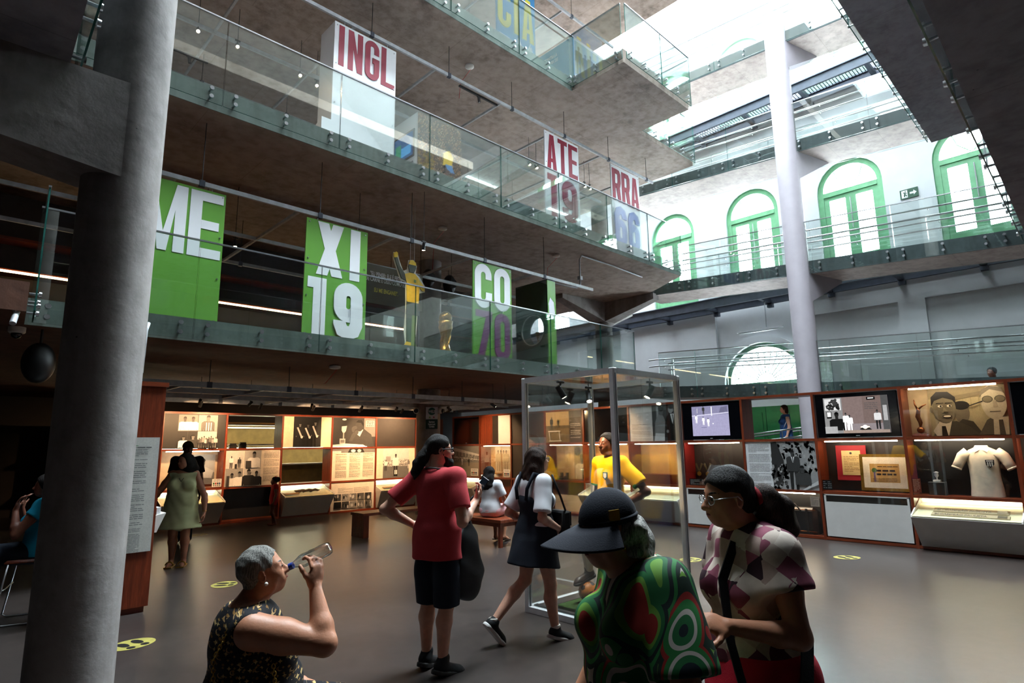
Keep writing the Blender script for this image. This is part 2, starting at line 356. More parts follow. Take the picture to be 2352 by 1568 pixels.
# ------------------------------------------------------------------ ramps along the old facade
def ramp(za, zb, ya, yb, label, rails=True, x0=17.0, x1=18.4, brk=True):
    """deck from y=ya (floor height za) to y=yb (zb)"""
    th = 0.36
    z = lambda y: za + (zb - za) * (y - ya) / (yb - ya)
    mb = MB().hexa([(x0, yb, zb - th), (x1, yb, zb - th), (x1, ya, za - th), (x0, ya, za - th), (x0, yb, zb), (x1, yb, zb), (x1, ya, za), (x0, ya, za)])
    r = struct('ramp_deck', mb, M_CONL, 'pale concrete deck of ' + label)
    fascia((x0, ya), (x0, yb), za - th, za, M_FASD, 'ramp_fascia', 'dark edge band of ' + label, zb - th, zb, 0.03)
    balustrade('glass balustrade on the near side of ' + label, (x0 - 0.03, ya - .5), (x0 - 0.03, yb), z(ya - .5), zb, steps(1.3, 1.95, ya - yb), rows=(-0.1, -0.26), drop=0.36, group='ramp balustrades')
    balustrade('glass balustrade on the far side of ' + label, (x1 + 0.03, yb), (x1 + 0.03, ya), zb, za, steps(1.3, 1.95, ya - yb), drop=0.36, bolts=False, group='ramp balustrades')
    if rails:
        for side, xx in (('near', x0 + 0.10), ('far', x1 - 0.10)):
            ho = empty('handrail', (xx, ya, za), 0, 'pair of steel handrails on the %s side of ' % side + label, 'handrail', 'ramp handrails')
            for hh in (0.92, 0.70):
                MB().tube([(xx, ya, za + hh - .02), (xx, ya - 0.3, z(ya - 0.3) + hh), (xx, yb, zb + hh)], 0.022, 10).build('rail', M_STEEL, ho, True)
                y = ya - 0.6
                while y > yb:
                    sx = -0.09 if side == 'near' else 0.09
                    MB().tube([(xx, y, z(y) + hh), (xx, y, z(y) + hh - 0.06), (xx + sx, y, z(y) + hh - 0.06)], 0.009, 6).build('bracket', M_STEEL, ho, True); y -= 1.95
    return z
ramp(3.52, 2.62, 11.0, -6, 'the lowest ramp behind the display wall')
ramp(6.98, 5.80, 11.2, -6, 'the second ramp below the arched windows')
ramp(10.60, 9.42, 11.4, -6, 'the third ramp beside the slender column')
ramp(14.10, 12.95, 11.6, -6, 'the topmost ramp under the skylight')
# ------------------------------------------------------------------ old facade with arched green windows (plane x = 21)
FX = 21.0
def arc(cy, cz, r, a0, a1, n):
    return [(cy + r * math.cos(a0 + (a1 - a0) * i / n), cz + r * math.sin(a0 + (a1 - a0) * i / n)) for i in range(n + 1)]
def wall_bay(mb, y0, y1, z0, z1, yc, w, zs, zsp, th=0.55, seg=14):
    """wall panel y0..y1, z0..z1 with an arched opening (half width w, sill zs, springing zsp)"""
    def q(a, b, c, d):
        for x, flip in ((FX, 0), (FX + th, 1)):
            p = [(x, a[0], a[1]), (x, b[0], b[1]), (x, c[0], c[1]), (x, d[0], d[1])]; mb.add(p, [(0, 1, 2, 3)])
    q((y0, z0), (yc - w, z0), (yc - w, z1), (y0, z1)); q((yc + w, z0), (y1, z0), (y1, z1), (yc + w, z1))
    if zs > z0 + 0.01: q((yc - w, z0), (yc + w, z0), (yc + w, zs), (yc - w, zs))
    A = arc(yc, zsp, w, 0, PI, seg)
    for (a, b) in zip(A[:-1], A[1:]): q(a, (a[0], z1), (b[0], z1), b)
    edge = [(yc + w, zs)] + A + [(yc - w, zs)]
    for a, b in zip(edge, edge[1:] + edge[:1]): mb.add([(FX, a[0], a[1]), (FX + th, a[0], a[1]), (FX + th, b[0], b[1]), (FX, b[0], b[1])], [(0, 1, 2, 3)])
WY = [-1.1, 2.2, 5.5, 8.8, 12.1, 15.4, 18.7]
wmb = MB()
for y in WY:
    wall_bay(wmb, y - 1.65, y + 1.65, 6.6, 12.6, y, 0.98, 6.75, 10.0)
    wall_bay(wmb, y - 1.65, y + 1.65, 12.6, 18.4, y, 0.98, 13.55, 16.2)
    if abs(y - 8.8) > .1 : wmb.box(FX, FX + .55, y - 1.65, y + 1.65, 0, 6.6)
wall_bay(wmb, 8.8 - 1.65, 8.8 + 1.65, 0, 6.6, 8.8, 1.5, 3.62, 3.75)
struct('wall_right', wmb, M_WHITE, 'white plastered wall of the old building with arched windows')
# shallow recessed panels are framed by raised plaster bands
for i, (y0, y1, zt) in enumerate(((4.15, 4.75, 6.35), (7.15, 7.55, 6.35), (-0.2, 0.4, 6.35))):
    struct('wall_pilaster', MB().box(FX - 0.12, FX, y0 if i else 3.80, y1 if i else 4.50, 0, 5.85), M_WHITE, ('plaster pilaster between the wall recesses', 'plaster pilaster beside the fanlight', 'plaster pilaster at the far right of the white wall')[i])
struct('wall_band', MB().box(FX - 0.12, FX, -6, 7.15, 5.85, 6.55), M_WHITE, 'plaster band above the wall recesses')
struct('wall_band', MB().box(FX - 0.10, FX, 10.45, 21, 0, 6.5), M_WHITE, 'plaster panel left of the fanlight')
for zz in (13.3,):
    struct('wall_cornice', MB().box(FX - 0.12, FX, -6, 21, zz - 0.1, zz + 0.1), M_WHITE, 'white string course between the window rows')
def ring(mb, yc, zc, r0, r1, a0, a1, x0, x1, n=20):
    o = arc(yc, zc, r1, a0, a1, n); i_ = arc(yc, zc, r0, a0, a1, n)
    for k in range(n):
        p = [i_[k], o[k], o[k + 1], i_[k + 1]]
        mb.hexa([(x0, *p[0]), (x0, *p[1]), (x0, *p[2]), (x0, *p[3]), (x1, *p[0]), (x1, *p[1]), (x1, *p[2]), (x1, *p[3])])
def arched_window(n, yc, zs, zsp, label):
    w = 0.98; x0, x1 = FX + 0.10, FX + 0.22
    rt = empty('window_%d' % n, (FX + 0.2, yc, zs), 0, label, None, None, 'structure')
    f = MB(); t = 0.17
    f.box(x0, x1, yc - w, yc - w + t, zs, zsp); f.box(x0, x1, yc + w - t, yc + w, zs, zsp)
    ring(f, yc, zsp, w - t, w, 0, PI, x0, x1); f.box(x0, x1, yc - w, yc + w, zs, zs + 0.12)
    f.build('window_frame', M_GREENP, rt)
    MB().box(x0 - 0.02, x1, yc - w + t, yc + w - t, zsp - 0.16, zsp).build('transom', M_GREENP, rt)
    m = MB()
    for a in (PI * 0.32, PI * 0.68):
        c = arc(yc, zsp, 1, a, a, 1)[0]; d = (c[0] - yc, c[1] - zsp)
        m.tube([(x0 + .05, yc + d[0] * 0.05, zsp + d[1] * 0.05), (x0 + .05, yc + d[0] * 0.5 + (0.06 if d[0] > 0 else -0.06), zsp + d[1] * 0.4), (x0 + .05, yc + d[0] * (w - t), zsp + d[1] * (w - t))], 0.016, 6)
    m.build('fan_bars', M_GREENP, rt)
    for s in (-1, 1):
        a, b = (yc - w + t, yc) if s < 0 else (yc, yc + w - t)
        sh = MB(); k = 0.16
        sh.box(x0 + .02, x1 - .02, a, a + k, zs + .12, zsp - .16); sh.box(x0 + .02, x1 - .02, b - k, b, zs + .12, zsp - .16)
        sh.box(x0 + .02, x1 - .02, a + k, b - k, zs + .12, zs + .95); sh.box(x0 + .02, x1 - .02, a + k, b - k, zsp - .30, zsp - .16); 
        c = sh.build('casement', M_GREENP, rt)
        MB().box(x0 + .045, x0 + .055, a + k, b - k, zs + .95, zsp - .30).build('pane', M_WIN, c)
    MB().cyl((x0 - .03, yc, zsp - 1.4), (x0 - .03, yc, zsp - .35), 0.018, n=8).build('bolt_rod', M_STEEL, rt)
    p = MB(); A = arc(yc, zsp, w - t, 0, PI, 16); p.prism(A, lambda u, v, d: (d, u, v), x0 + .045, x0 + .055); p.build('fanlight_pane', M_WIN, rt)
names = {2.2: 'rightmost', 5.5: 'second from the right', 8.8: 'left of the slender column', 12.1: 'above the far end of the ramps', 15.4: 'farthest along the wall', -1.1: 'hidden beyond the bridge', 18.7: 'at the far wall corner'}
k = 0
for y in WY[:-1]:
    k += 1; arched_window(k, y, 6.75, 10.0, 'green arched window of the lower row, ' + names[y])
for y in WY[:-1]:
    k += 1; arched_window(k, y, 13.55, 16.2, 'green arched window of the upper row, ' + names[y])
# fanlight behind the lowest ramp
rt = empty('window_%d' % (k + 1), (FX, 8.8, 3.0), 0, 'large half-round fanlight with petal bars above the lowest ramp', None, None, 'structure')
b = MB(); ring(b, 8.8, 3.75, 1.42, 1.66, 0, PI, FX - 0.16, FX + 0.05, 28); b.build('moulding', M_WHITE, rt, SM)
b = MB(); ring(b, 8.8, 3.75, 1.27, 1.44, 0, PI, FX + 0.02, FX + 0.2, 28); b.box(FX + .02, FX + .2, 7.36, 10.24, 3.62, 3.78); b.build('window_frame', plain('fanlight_green', '8fb7a0', .5), rt, SM)
for i in range(14):
    a0 = PI * i / 14; a1 = PI * (i + 1) / 14; am = (a0 + a1) / 2
    P = lambda r, a: (FX + 0.1, 8.8 + r * math.cos(a), 3.75 + r * math.sin(a))
    MB().tube([P(0.33, a0), P(0.8, a0), P(1.0, a0), P(1.14, am - .06), P(1.2, am)], 0.017, 6).tube([P(1.0, a1), P(1.14, am + .06), P(1.2, am)], 0.017, 6).build('petal_bar', plain('fan_bar_grey', '7e8a84', .5), rt, True)
b = MB(); b.tube([(FX + .1, 8.8 + .33 * math.cos(PI * i / 16), 3.75 + .33 * math.sin(PI * i / 16)) for i in range(17)], .012, 6)
for i in range(5): b.tube([(FX + .1, 8.8 + (.26 if j % 2 else .12) * math.cos(PI * (i * 2 + j) / 10), 3.75 + (.26 if j % 2 else .12) * math.sin(PI * (i * 2 + j) / 10)) for j in range(3)], .009, 5)
b.build('rosette', MATS['fan_bar_grey'], rt)
p = MB(); p.prism(arc(8.8, 3.75, 1.28, 0, PI, 24), lambda u, v, d: (d, u, v), FX + .11, FX + .12); p.build('pane', M_WIN, rt)
# lower door behind the ramp
d1 = empty('door_1', (FX - .05, 8.8, 0), 0, 'dark green panelled double door seen through the display wall', None, None, 'structure')
for s in range(4):
    y0 = 7.2 + s * 0.8; q = MB(); q.box(FX - .2, FX - .13, y0, y0 + 0.78, 0.0, 2.9); dd = q.build('door_leaf', M_GREEND, d1)
    for z0, z1 in ((.2, 1.2), (1.35, 2.7)): MB().box(FX - .225, FX - .2, y0 + .12, y0 + .66, z0, z1).build('panel', M_GREEND, dd)
# dark steel walkways along the facade
def catwalk(z, label):
    rt = empty('steel_catwalk', (20.2, 6, z), 0, label, 'catwalk', 'facade catwalks')
    for x in (19.75, 20.75): MB().box(x - .05, x + .05, -5, 20.2, z - 0.16, z + 0.16).box(x - .1, x + .1, -5, 20.2, z + .13, z + .16).build('beam', M_DKSTEEL, rt)
    for y in range(-4, 20, 2):
        y += .3
        MB().box(19.75, 20.75, y - .06, y + .06, z - .14, z + .0).build('cross_beam', M_DKSTEEL, rt)
        MB().box(20.70, FX - .125, y - .09, y + .09, z - .28, z - .1).build('bracket', M_DKSTEEL, rt)
    g = MB()
    for i in range(250): y = -4.9 + i * 0.1; g.box(19.8, 20.7, y, y + .018, z + .12, z + .145)
    for i in range(9): x = 19.85 + i * .1; g.box(x, x + .012, -5, 20.4, z + .115, z + .14)
    tag(g.build('grating', M_DKSTEEL, rt), kind='stuff')
    return rt
catwalk(6.62, 'dark steel catwalk along the facade below the lower windows')
catwalk(13.42, 'dark steel catwalk with open grating below the upper windows')
# fluorescent batten hung over the fanlight
t = empty('hanging_batten_lamp', (20.3, 8.4, 5.5), 0, 'fluorescent batten lamp hanging on a rod above the fanlight', 'lamp')
MB().box(20.24, 20.36, 7.75, 9.35, 5.50, 5.56).build('housing', M_ALU, t); 
for x in (20.27, 20.33): MB().cyl((x, 7.8, 5.47), (x, 9.3, 5.47), .02, n=8).build('tube', plain('unlit_tube', 'c9cdd2', .3), t, True)
MB().cyl((20.3, 8.3, 5.5), (20.3, 8.3, 6.55), .02, n=8).build('rod', M_GALV, t, True)
M_SKYG = mat_glass('daylight_dimming_glass', (0.70, 0.72, 0.73), 0.3, 0.03)  # tint invented to dim the daylight reaching the facade
# glazed roof of the atrium, with an added opening out of view
rt = empty('skylight', (17, 7, 18.2), 0, 'glazed roof with thin steel bars, partly added to light the atrium', None, None, 'structure')
for i in range(9): y = -3 + i * 2.9; MB().box(13.8, 21, y - .04, y + .04, 18.2, 18.34).build('bar', M_ALU, rt)
for i in range(4): x = 13.9 + i * 2.3; MB().box(x - .03, x + .03, -5, 20.6, 18.22, 18.3).build('purlin', M_ALU, rt)
for i in range(8): y = -3 + i * 2.9; MB().box(13.8, 21, y + .05, y + 2.85, 18.31, 18.32).build('pane', M_SKYG, rt)
for i in range(5): x = 2.6 + i * 2.25; MB().box(x + .03, x + 2.2, 3.4, 7.0, 18.31, 18.32).build('pane', M_WIN, rt); MB().box(x - .03, x + .03, 3.4, 7.0, 18.2, 18.34).build('bar', M_ALU, rt)  # unseen roof opening added to brighten the atrium
struct('ceiling', MB().box(-9, 13.8, 7.0, 21, 18.2, 18.5).box(-9, 13.8, -9, 3.4, 18.2, 18.5).box(-9, 2.5, 3.4, 7.0, 18.2, 18.5).box(13.8, 21.6, -9, 3.2, 18.2, 18.5), M_WHITE, 'unseen white roof shaped to keep sky out of the balcony glass')  # roof extent shaped to keep sky reflections off the balcony glass
poly_slab('balcony_slab', [(-9, -9), (13.6, -9), (13.6, 1.6), (-9, 1.6)], 11.9, 12.2, M_CON, 'unseen slab added above the viewer to block sky reflections')  # unseen slab added to block sky reflections in the balcony glass
struct('wall_end', MB().box(21, 21.5, -9, -2.75, 0, 18.4).box(21, 21.5, 20.3, 21, 0, 18.4), M_WHITE, 'ends of the old facade')
# ------------------------------------------------------------------ printed panels: flat colour shapes in panel coordinates (u right, v up)
def mat_print():
    t = NT('printed_panel'); a = t.n('Attribute', attribute_name='Col').outputs[0]
    n = t.noise(t.coord(), 60, 3, 0.6); n2 = t.noise(t.coord(), 9, 4)
    c = t.mix(0.35, a, t.ramp(n, [(0.3, (0.6, 0.6, 0.6)), (0.7, (1.15, 1.15, 1.15))]), 'MULTIPLY')
    c = t.mix(0.35, c, t.ramp(n2, [(0.3, (0.7, 0.7, 0.7)), (0.7, (1.1, 1.1, 1.1))]), 'MULTIPLY')
    return t.bsdf(c, 0.45, 0, None, 0, 0.35)
M_PRINT = mat_print()
def G(v): return lin((v, v, v))
class Pic(MB):
    """print with its own thin board; origin at bottom centre, front faces -Y"""
    def __init__(s, w, h, bg, th=0.02):
        super().__init__(); s.w, s.h = w, h; s.k = 0; s.col = bg
        s.box(-w / 2, w / 2, 0, th, 0, h)
    def poly(s, pts, col, clip=True):
        s.k += 1; d = -0.0009 * s.k
        if clip: pts = [(min(max(u, 0), s.w), min(max(v, 0), s.h)) for u, v in pts]
        s.col = col; s.add([(u - s.w / 2, d, v) for u, v in pts], [tuple(range(len(pts)))]); return s
    def rect(s, u0, u1, v0, v1, col): return s.poly([(u0, v0), (u1, v0), (u1, v1), (u0, v1)], col)
    def ell(s, u, v, a, b, col, n=18, rot=0.0):
        cr, sr = math.cos(rot), math.sin(rot)
        return s.poly([(u + a * math.cos(t) * cr - b * math.sin(t) * sr, v + a * math.cos(t) * sr + b * math.sin(t) * cr) for t in [2 * PI * i / n for i in range(n)]], col)
    def text(s, u, v, w, n, lh, col, th=0.35, gap=None):
        s.k += 1; d = -0.0009 * s.k; s.col = col; rnd = random.Random(int(u * 971 + v * 317 + n))
        for i in range(n):
            if gap and i % gap == gap - 1: continue
            y = v - i * lh; x = u; end = u + w * (1.0 if rnd.random() < .8 else rnd.uniform(.3, .9))
            while x < end - 0.01:
                l = min(rnd.uniform(.02, .075) * 1.2, end - x)
                s.add([(x - s.w / 2, d, y - lh * th), (x + l - s.w / 2, d, y - lh * th), (x + l - s.w / 2, d, y), (x - s.w / 2, d, y)], [(0, 1, 2, 3)]); x += l + lh * .3
        return s
    def man(s, u, v, h, suit, skin, hair, shirt=None, tie=None, legs=None, lean=0.0, face=True):
        """standing figure, feet at v (or waist when legs is None), head top at v + h"""
        hd = h * (.13 if legs is not None else .30); sh = hd * 1.45
        sw = hd * 1.05; top = v + h; zsh = top - hd * 1.25; hip = v + (h * .46 if legs is not None else 0); L = lambda z: u + lean * (z - v)
        if legs is not None:
            for q in (-1, 1): s.poly([(L(hip) + q * sw * .1, hip), (L(hip) + q * sw * .8, hip), (L(v) + q * sw * .75, v), (L(v) + q * sw * .25, v)], legs)
        s.poly([(L(hip) - sw * .8, hip), (L(hip) + sw * .8, hip), (L(zsh) + sw * 1.15, zsh - hd * .25), (L(zsh) + sw * .75, zsh), (L(zsh) - sw * .75, zsh), (L(zsh) - sw * 1.15, zsh - hd * .25)], suit)
        for q in (-1, 1):
            s.poly([(L(zsh) + q * sw * .8, zsh), (L(zsh) + q * sw * 1.2, zsh - hd * .3), (L(hip) + q * sw * 1.25, hip), (L(hip) + q * sw * .9, hip)], suit)
            if legs is not None: s.ell(L(hip) + q * sw * 1.08, hip - hd * .1, hd * .14, hd * .2, skin)
        if shirt:
            s.poly([(L(zsh) - sw * .35, zsh), (L(zsh) + sw * .35, zsh), (L(zsh) + sw * .05, zsh - hd * 1.2), (L(zsh) - sw * .05, zsh - hd * 1.2)], shirt)
            if tie: s.poly([(L(zsh) - sw * .08, zsh - hd * .1), (L(zsh) + sw * .08, zsh - hd * .1), (L(zsh) + sw * .06, zsh - hd * 1.1), (L(zsh) - sw * .04, zsh - hd * 1.1)], tie)
        s.rect(L(zsh) - sw * .25, L(zsh) + sw * .25, zsh - hd * .05, zsh + hd * .35, skin)
        s.ell(L(top), top - hd * .5, hd * .36, hd * .5, skin)
        a = [(L(top) + hd * .38 * math.cos(t), top - hd * .42 + hd * .44 * math.sin(t)) for t in [PI * i / 10 for i in range(11)]]
        s.poly(a + [(L(top) - hd * .3, top - hd * .3), (L(top) + hd * .3, top - hd * .3)][::-1] if False else a, hair)
        if face and hd > .05:
            for q in (-1, 1): s.ell(L(top) + q * hd * .14, top - hd * .52, hd * .05, hd * .035, G(20), 8)
            s.rect(L(top) - hd * .12, L(top) + hd * .12, top - hd * .83, top - hd * .79, G(30))
        return s
    def crowd(s, u0, u1, v0, v1, n, r, cols, seed=1):
        rnd = random.Random(seed); s.k += 1; d = -0.0009 * s.k
        for i in range(n):
            u = rnd.uniform(u0, u1); v = rnd.uniform(v0, v1); s.col = cols[rnd.randrange(len(cols))]
            s.add([(u - s.w / 2 + r * rnd.uniform(.7, 1.2) * math.cos(t), d, v + r * 1.2 * math.sin(t)) for t in [2 * PI * k / 6 for k in range(6)]], [tuple(range(6))])
        return s
def panel(name, pic, loc, rz, label, cat, group=None):
    o = link(name, pic.mesh(name, M_PRINT), None, loc, (0, 0, rz)); return tag(o, label, cat, group)

M_CREAM = plain('cream_board', 'd8cbb4', .5, 0, .03)
M_CHAR = plain('charcoal_panel', '241d1b', .5, 0, .08)
M_SHOW = plain('white_lacquer_case', 'c9c8c6', .4, 0, .02)
M_SHOWIN = plain('pale_yellow_case_lining', 'e6e0b8', .6, 0, .02)
M_LEDS = emit('led_strip', (1.0, 0.80, 0.56), 26.0)
M_LEDC = emit('case_light', (1.0, 0.93, 0.62), 14.0)
M_RED = plain('dark_red_board', '6d1210', .5, 0, .06)
M_GOLD = plain('gilt_metal', 'b08a3c', .3, .9, .1, 20)
M_BRONZE = plain('bronze', '7a4a28', .32, .85, .1, 20)

class Wall:
    """display wall: local frame with u along the wall (to the viewer's right), d into the wall"""
    def __init__(s, name, label, loc, rz, us, zs, depth=0.45, woodm=None):
        s.root = empty(name, loc, rz, label, 'display case'); s.loc, s.rz, s.us, s.zs, s.dp = loc, rz, us, zs, depth; t = 0.045; s.t = t; s.wm = woodm
        for u in us: MB().box(u - t / 2, u + t / 2, 0, depth, 0.0, zs[-1]).build('upright_board', M_WOOD, s.root, world=False)
        for z in zs: MB().box(us[0] - t / 2, us[-1] + t / 2, 0.004, depth - .002, z - t / 2, z + t / 2).build('shelf_board', woodm, s.root, world=False)
        MB().box(us[0], us[-1], 0.03, depth, 0.0, zs[0] - t / 2).build('plinth', woodm, s.root, world=False)
    def cell(s, c, r): return s.us[c] + s.t / 2, s.us[c + 1] - s.t / 2, s.zs[r] + s.t / 2, s.zs[r + 1] - s.t / 2
    def w(s, u, d, z):
        c, q = math.cos(s.rz), math.sin(s.rz); return (s.loc[0] + u * c - d * q, s.loc[1] + u * q + d * c, s.loc[2] + z)
    def dark(s, c, r, m=None, d=0.03, name='infill_panel'):
        a, b, z0, z1 = s.cell(c, r); MB().box(a, b, d, d + .02, z0, z1).build(name, m or M_CHAR, s.root, world=False)
    def niche(s, c, r, back=None, led=True, half=None):
        a, b, z0, z1 = s.cell(c, r); MB().box(a, b, s.dp - .03, s.dp - .01, z0, z1).build('niche_back', back or M_CHAR, s.root, world=False)
        if led: MB().box(a + .1, b - .1, .05, .085, z1 - .022, z1 - .004).build('led_strip', M_LEDS, s.root, world=False)
    def glass(s, c, r):
        a, b, z0, z1 = s.cell(c, r); MB().box(a, b, .012, .018, z0, z1).build('glass_front', M_CLEAR, s.root, world=False)
    def pic(s, c, r, fn, name, label, cat='photograph', d=0.02, sub=None, group=None):
        a, b, z0, z1 = s.cell(c, r)
        if sub: w = b - a; h = z1 - z0; a, b, z0, z1 = a + sub[0] * w, a + sub[1] * w, z0 + sub[2] * h, z0 + sub[3] * h
        p = fn(b - a - .006, z1 - z0 - .006); return panel(name, p, s.w((a + b) / 2, d, z0 + .003), s.rz, label, cat, group)
    def showcase(s, c, r, label, out=0.28, item=None, lit=True):
        a, b, z0, z1 = s.cell(c, r); a -= .01; b += .01; h = z1 - z0; zg = h * .80
        rt = empty('display_showcase', s.w((a + b) / 2, 0, z0), s.rz, label, 'showcase', 'tilted showcases'); w = (b - a) / 2
        q = MB(); q.hexa([(-w + .05, -.02, 0), (w - .05, -.02, 0), (w - .05, .4, 0), (-w + .05, .4, 0), (-w, -out, zg * .78), (w, -out, zg * .78), (w, .4, zg * .78), (-w, .4, zg * .78)]); q.build('base', M_SHOW, rt, world=False)
        q = MB(); zt = zg * .78
        q.add([(-w, -out, zt), (w, -out, zt), (w, -out, zt + .0), (-w, -out, zt)], [(0, 1, 2, 3)])
        for x0, x1 in ((-w, -w + .02), (w - .02, w)): q.hexa([(x0, -out, zt), (x1, -out, zt), (x1, .38, zt), (x0, .38, zt), (x0, -out + .01, zt + .03), (x1, -out + .01, zt + .03), (x1, .38, h * .98), (x0, .38, h * .98)])
        q.box(-w, w, .36, .40, zt, h * .98); q.build('rim', M_SHOW, rt, world=False)
        MB().hexa([(-w + .02, -out + .02, zt + .012), (w - .02, -out + .02, zt + .012), (w - .02, .36, zt + .155), (-w + .02, .36, zt + .155), (-w + .02, -out + .02, zt + .02), (w - .02, -out + .02, zt + .02), (w - .02, .36, zt + .163), (-w + .02, .36, zt + .163)]).build('lining', M_SHOWIN, rt, world=False)
        MB().hexa([(-w + .02, -out + .015, zt + .03), (w - .02, -out + .015, zt + .03), (w - .02, .36, h * .97), (-w + .02, .36, h * .97), (-w + .02, -out + .01, zt + .036), (w - .02, -out + .01, zt + .036), (w - .02, .36, h * .98), (-w + .02, .36, h * .98)]).build('glass_lid', M_CLEAR, rt, world=False)
        if lit: MB().box(-w + .05, w - .05, .330, .355, h * .925, h * .945).build('case_light', M_LEDC, rt, world=False)
        return rt, zt, w
    def white(s, c, r, label):
        a, b, z0, z1 = s.cell(c, r); rt = empty('white_cabinet', s.w((a + b) / 2, 0, z0), s.rz, label, 'cabinet', 'flat white cabinets'); w = (b - a) / 2 - .02; h = z1 - z0
        MB().box(-w, w, .0, .35, 0.02, h * .82).build('front', M_SHOW, rt, world=False)
        MB().box(-w, w, .04, .06, h * .82, h * .99).build('viewing_slot', M_CHAR, rt, world=False)
        MB().box(-w, -w + .03, 0, .04, h * .82, h * .99).box(w - .03, w, 0, .04, h * .82, h * .99).box(-w, w, 0, .04, h * .97, h * .995).build('slot_frame', M_SHOW, rt, world=False)
        MB().box(-w + .03, w - .03, .002, .006, h * .82, h * .97).build('slot_glass', M_CLEAR, rt, world=False)
    def tv(s, c, r, fn, label, scale=.97):
        a, b, z0, z1 = s.cell(c, r); w = (b - a) * scale; h = (z1 - z0) * scale
        rt = empty('television', s.w((a + b) / 2, .02, (z0 + z1) / 2 - h / 2), s.rz, label, 'television', 'televisions in the display walls')
        MB().bbox(-w / 2, w / 2, 0, .06, 0, h, .008).build('bezel', plain('glossy_black', '07080c', .12, 0, .05), rt, world=False)
        if fn: p = fn(); o = link('screen', p.mesh('screen', M_SCREEN), rt, (0, -.004, (h - p.h) / 2))
        MB().box(-.03, .03, -.002, 0, .02, .03).build('badge', M_GALV, rt, world=False)
def mat_screen():
    t = NT('lit_screen'); a = t.n('Attribute', attribute_name='Col').outputs[0]; n = t.noise(t.coord(), 25, 4)
    c = t.mix(.4, a, t.ramp(n, [(.3, (.7, .7, .7)), (.7, (1.1, 1.1, 1.1))]), 'MULTIPLY')
    e = t.n('Emission', {0: c, 1: 0.9}); t.t.links.new(e.outputs[0], t.out.inputs[0]); return t.m
M_SCREEN = mat_screen()
SK, SK2, CR, WHT = G(70), G(110), lin('d9c9ae'), G(225)
rw_ = lambda a, b: random.uniform(a, b)
# ---- left wall (faces -y)
ZS = [0.03, 0.80, 1.68, 2.50]
LW = Wall('display_wall', 'long wooden display wall under the balcony at the left', (0, 14.7, 0), 0, [3.65 + 1.332 * i for i in range(6)], ZS, woodm=M_WOODX)
def four(w, h):
    p = Pic(w, h, G(38)); a0, a1, m = w * .22, w * .86, h * .5
    for i, (u0, u1, v0, v1, bg) in enumerate(((a0, w * .53, m + .005, h * .98, G(120)), (w * .54, a1, m + .005, h * .98, G(150)), (a0, w * .53, .02, m, G(35)), (w * .54, a1, .02, m, G(175)))):
        p.rect(u0, u1, v0, v1, G(bg) if isinstance(bg, int) else bg)
    p.man(w * .32, m + .02, h * .4, WHT, SK, G(15)); p.man(w * .45, m + .02, h * .4, WHT, SK, G(15)); p.man(w * .70, m + .01, h * .46, G(90), SK2, G(20))
    for x in (.66, .70, .74): p.rect(w * x, w * (x + .015), m + .01, m + h * .26, WHT)
    p.man(w * .31, .02, h * .34, WHT, SK2, G(15)); p.man(w * .46, .02, h * .38, G(50), SK2, G(20)); p.rect(w * .37, w * .372, .2, m, G(90))
    for i in range(8): p.man(w * (.56 + i * .037), .02, h * (.28 + .03 * (i % 3)), G(60 + 40 * (i % 4)), SK, G(20), legs=G(30))
    return p
LW.pic(0, 2, four, 'photo_panel', 'dark panel with four old team photographs in a square')
def sashes(w, h):
    p = Pic(w, h, CR); p.rect(w * .20, w * .78, 0, h, G(22))
    for x, hh in ((.33, .80), (.49, .78), (.64, .86)):
        p.man(w * x, .0, h * hh, G(30), SK2 if x != .49 else SK, G(10), legs=G(26)); z = h * hh
        p.poly([(w * x - .09, z * .80), (w * x - .05, z * .82), (w * x + .06, z * .45), (w * x + .02, z * .43)], G(190)); p.ell(w * x + .05, z * .42, .03, .035, G(210))
    return p
LW.pic(2, 2, sashes, 'photo_panel', 'photograph of three men wearing white sashes between cream strips')
def trophyman(w, h):
    p = Pic(w, h, G(52)); p.rect(w * .72, w, h * .35, h, G(125)); p.rect(w * .76, w * .97, h * .70, h * .92, G(180)); p.text(w * .78, h * .88, w * .17, 3, .05, G(80)); p.ell(w * .25, h * .94, .06, .025, WHT)
    p.poly([(w * .36, 0), (w * .97, 0), (w * .9, h * .42), (w * .72, h * .62), (w * .58, h * .60), (w * .42, h * .42)], G(62)); p.poly([(w * .58, h * .56), (w * .70, h * .6), (w * .62, h * .35), (w * .56, h * .42)], G(200))
    p.ell(w * .60, h * .72, .115, .15, G(58), rot=.2); p.poly([(w * .52, h * .85), (w * .57, h * .93), (w * .66, h * .93), (w * .71, h * .8), (w * .70, h * .7), (w * .64, h * .83)], G(18))
    for a in ((.50, .66, .07, .05), (.46, .6, .05, .075), (.54, .5, .06, .06)): p.ell(w * a[0], h * a[1], a[2], a[3], G(72))
    p.poly([(w * .36, h * .2), (w * .44, h * .2), (w * .54, h * .45), (w * .46, h * .5)], G(70))
    p.poly([(w * .19, h * .70), (w * .31, h * .72), (w * .29, h * .55), (w * .26, h * .48), (w * .22, h * .48), (w * .19, h * .56)], G(200)); p.rect(w * .225, w * .25, h * .28, h * .5, G(160)); p.rect(w * .15, w * .28, h * .1, h * .28, G(170)); p.rect(w * .17, w * .26, h * .14, h * .24, G(110))
    p.poly([(0, 0), (w * .78, 0), (w * .7, h * .07), (w * .3, h * .11), (0, h * .07)], G(215)); return p
LW.pic(3, 2, trophyman, 'photo_panel', 'photograph of a man in a suit resting chin on hands beside a cup')
LW.dark(4, 2)
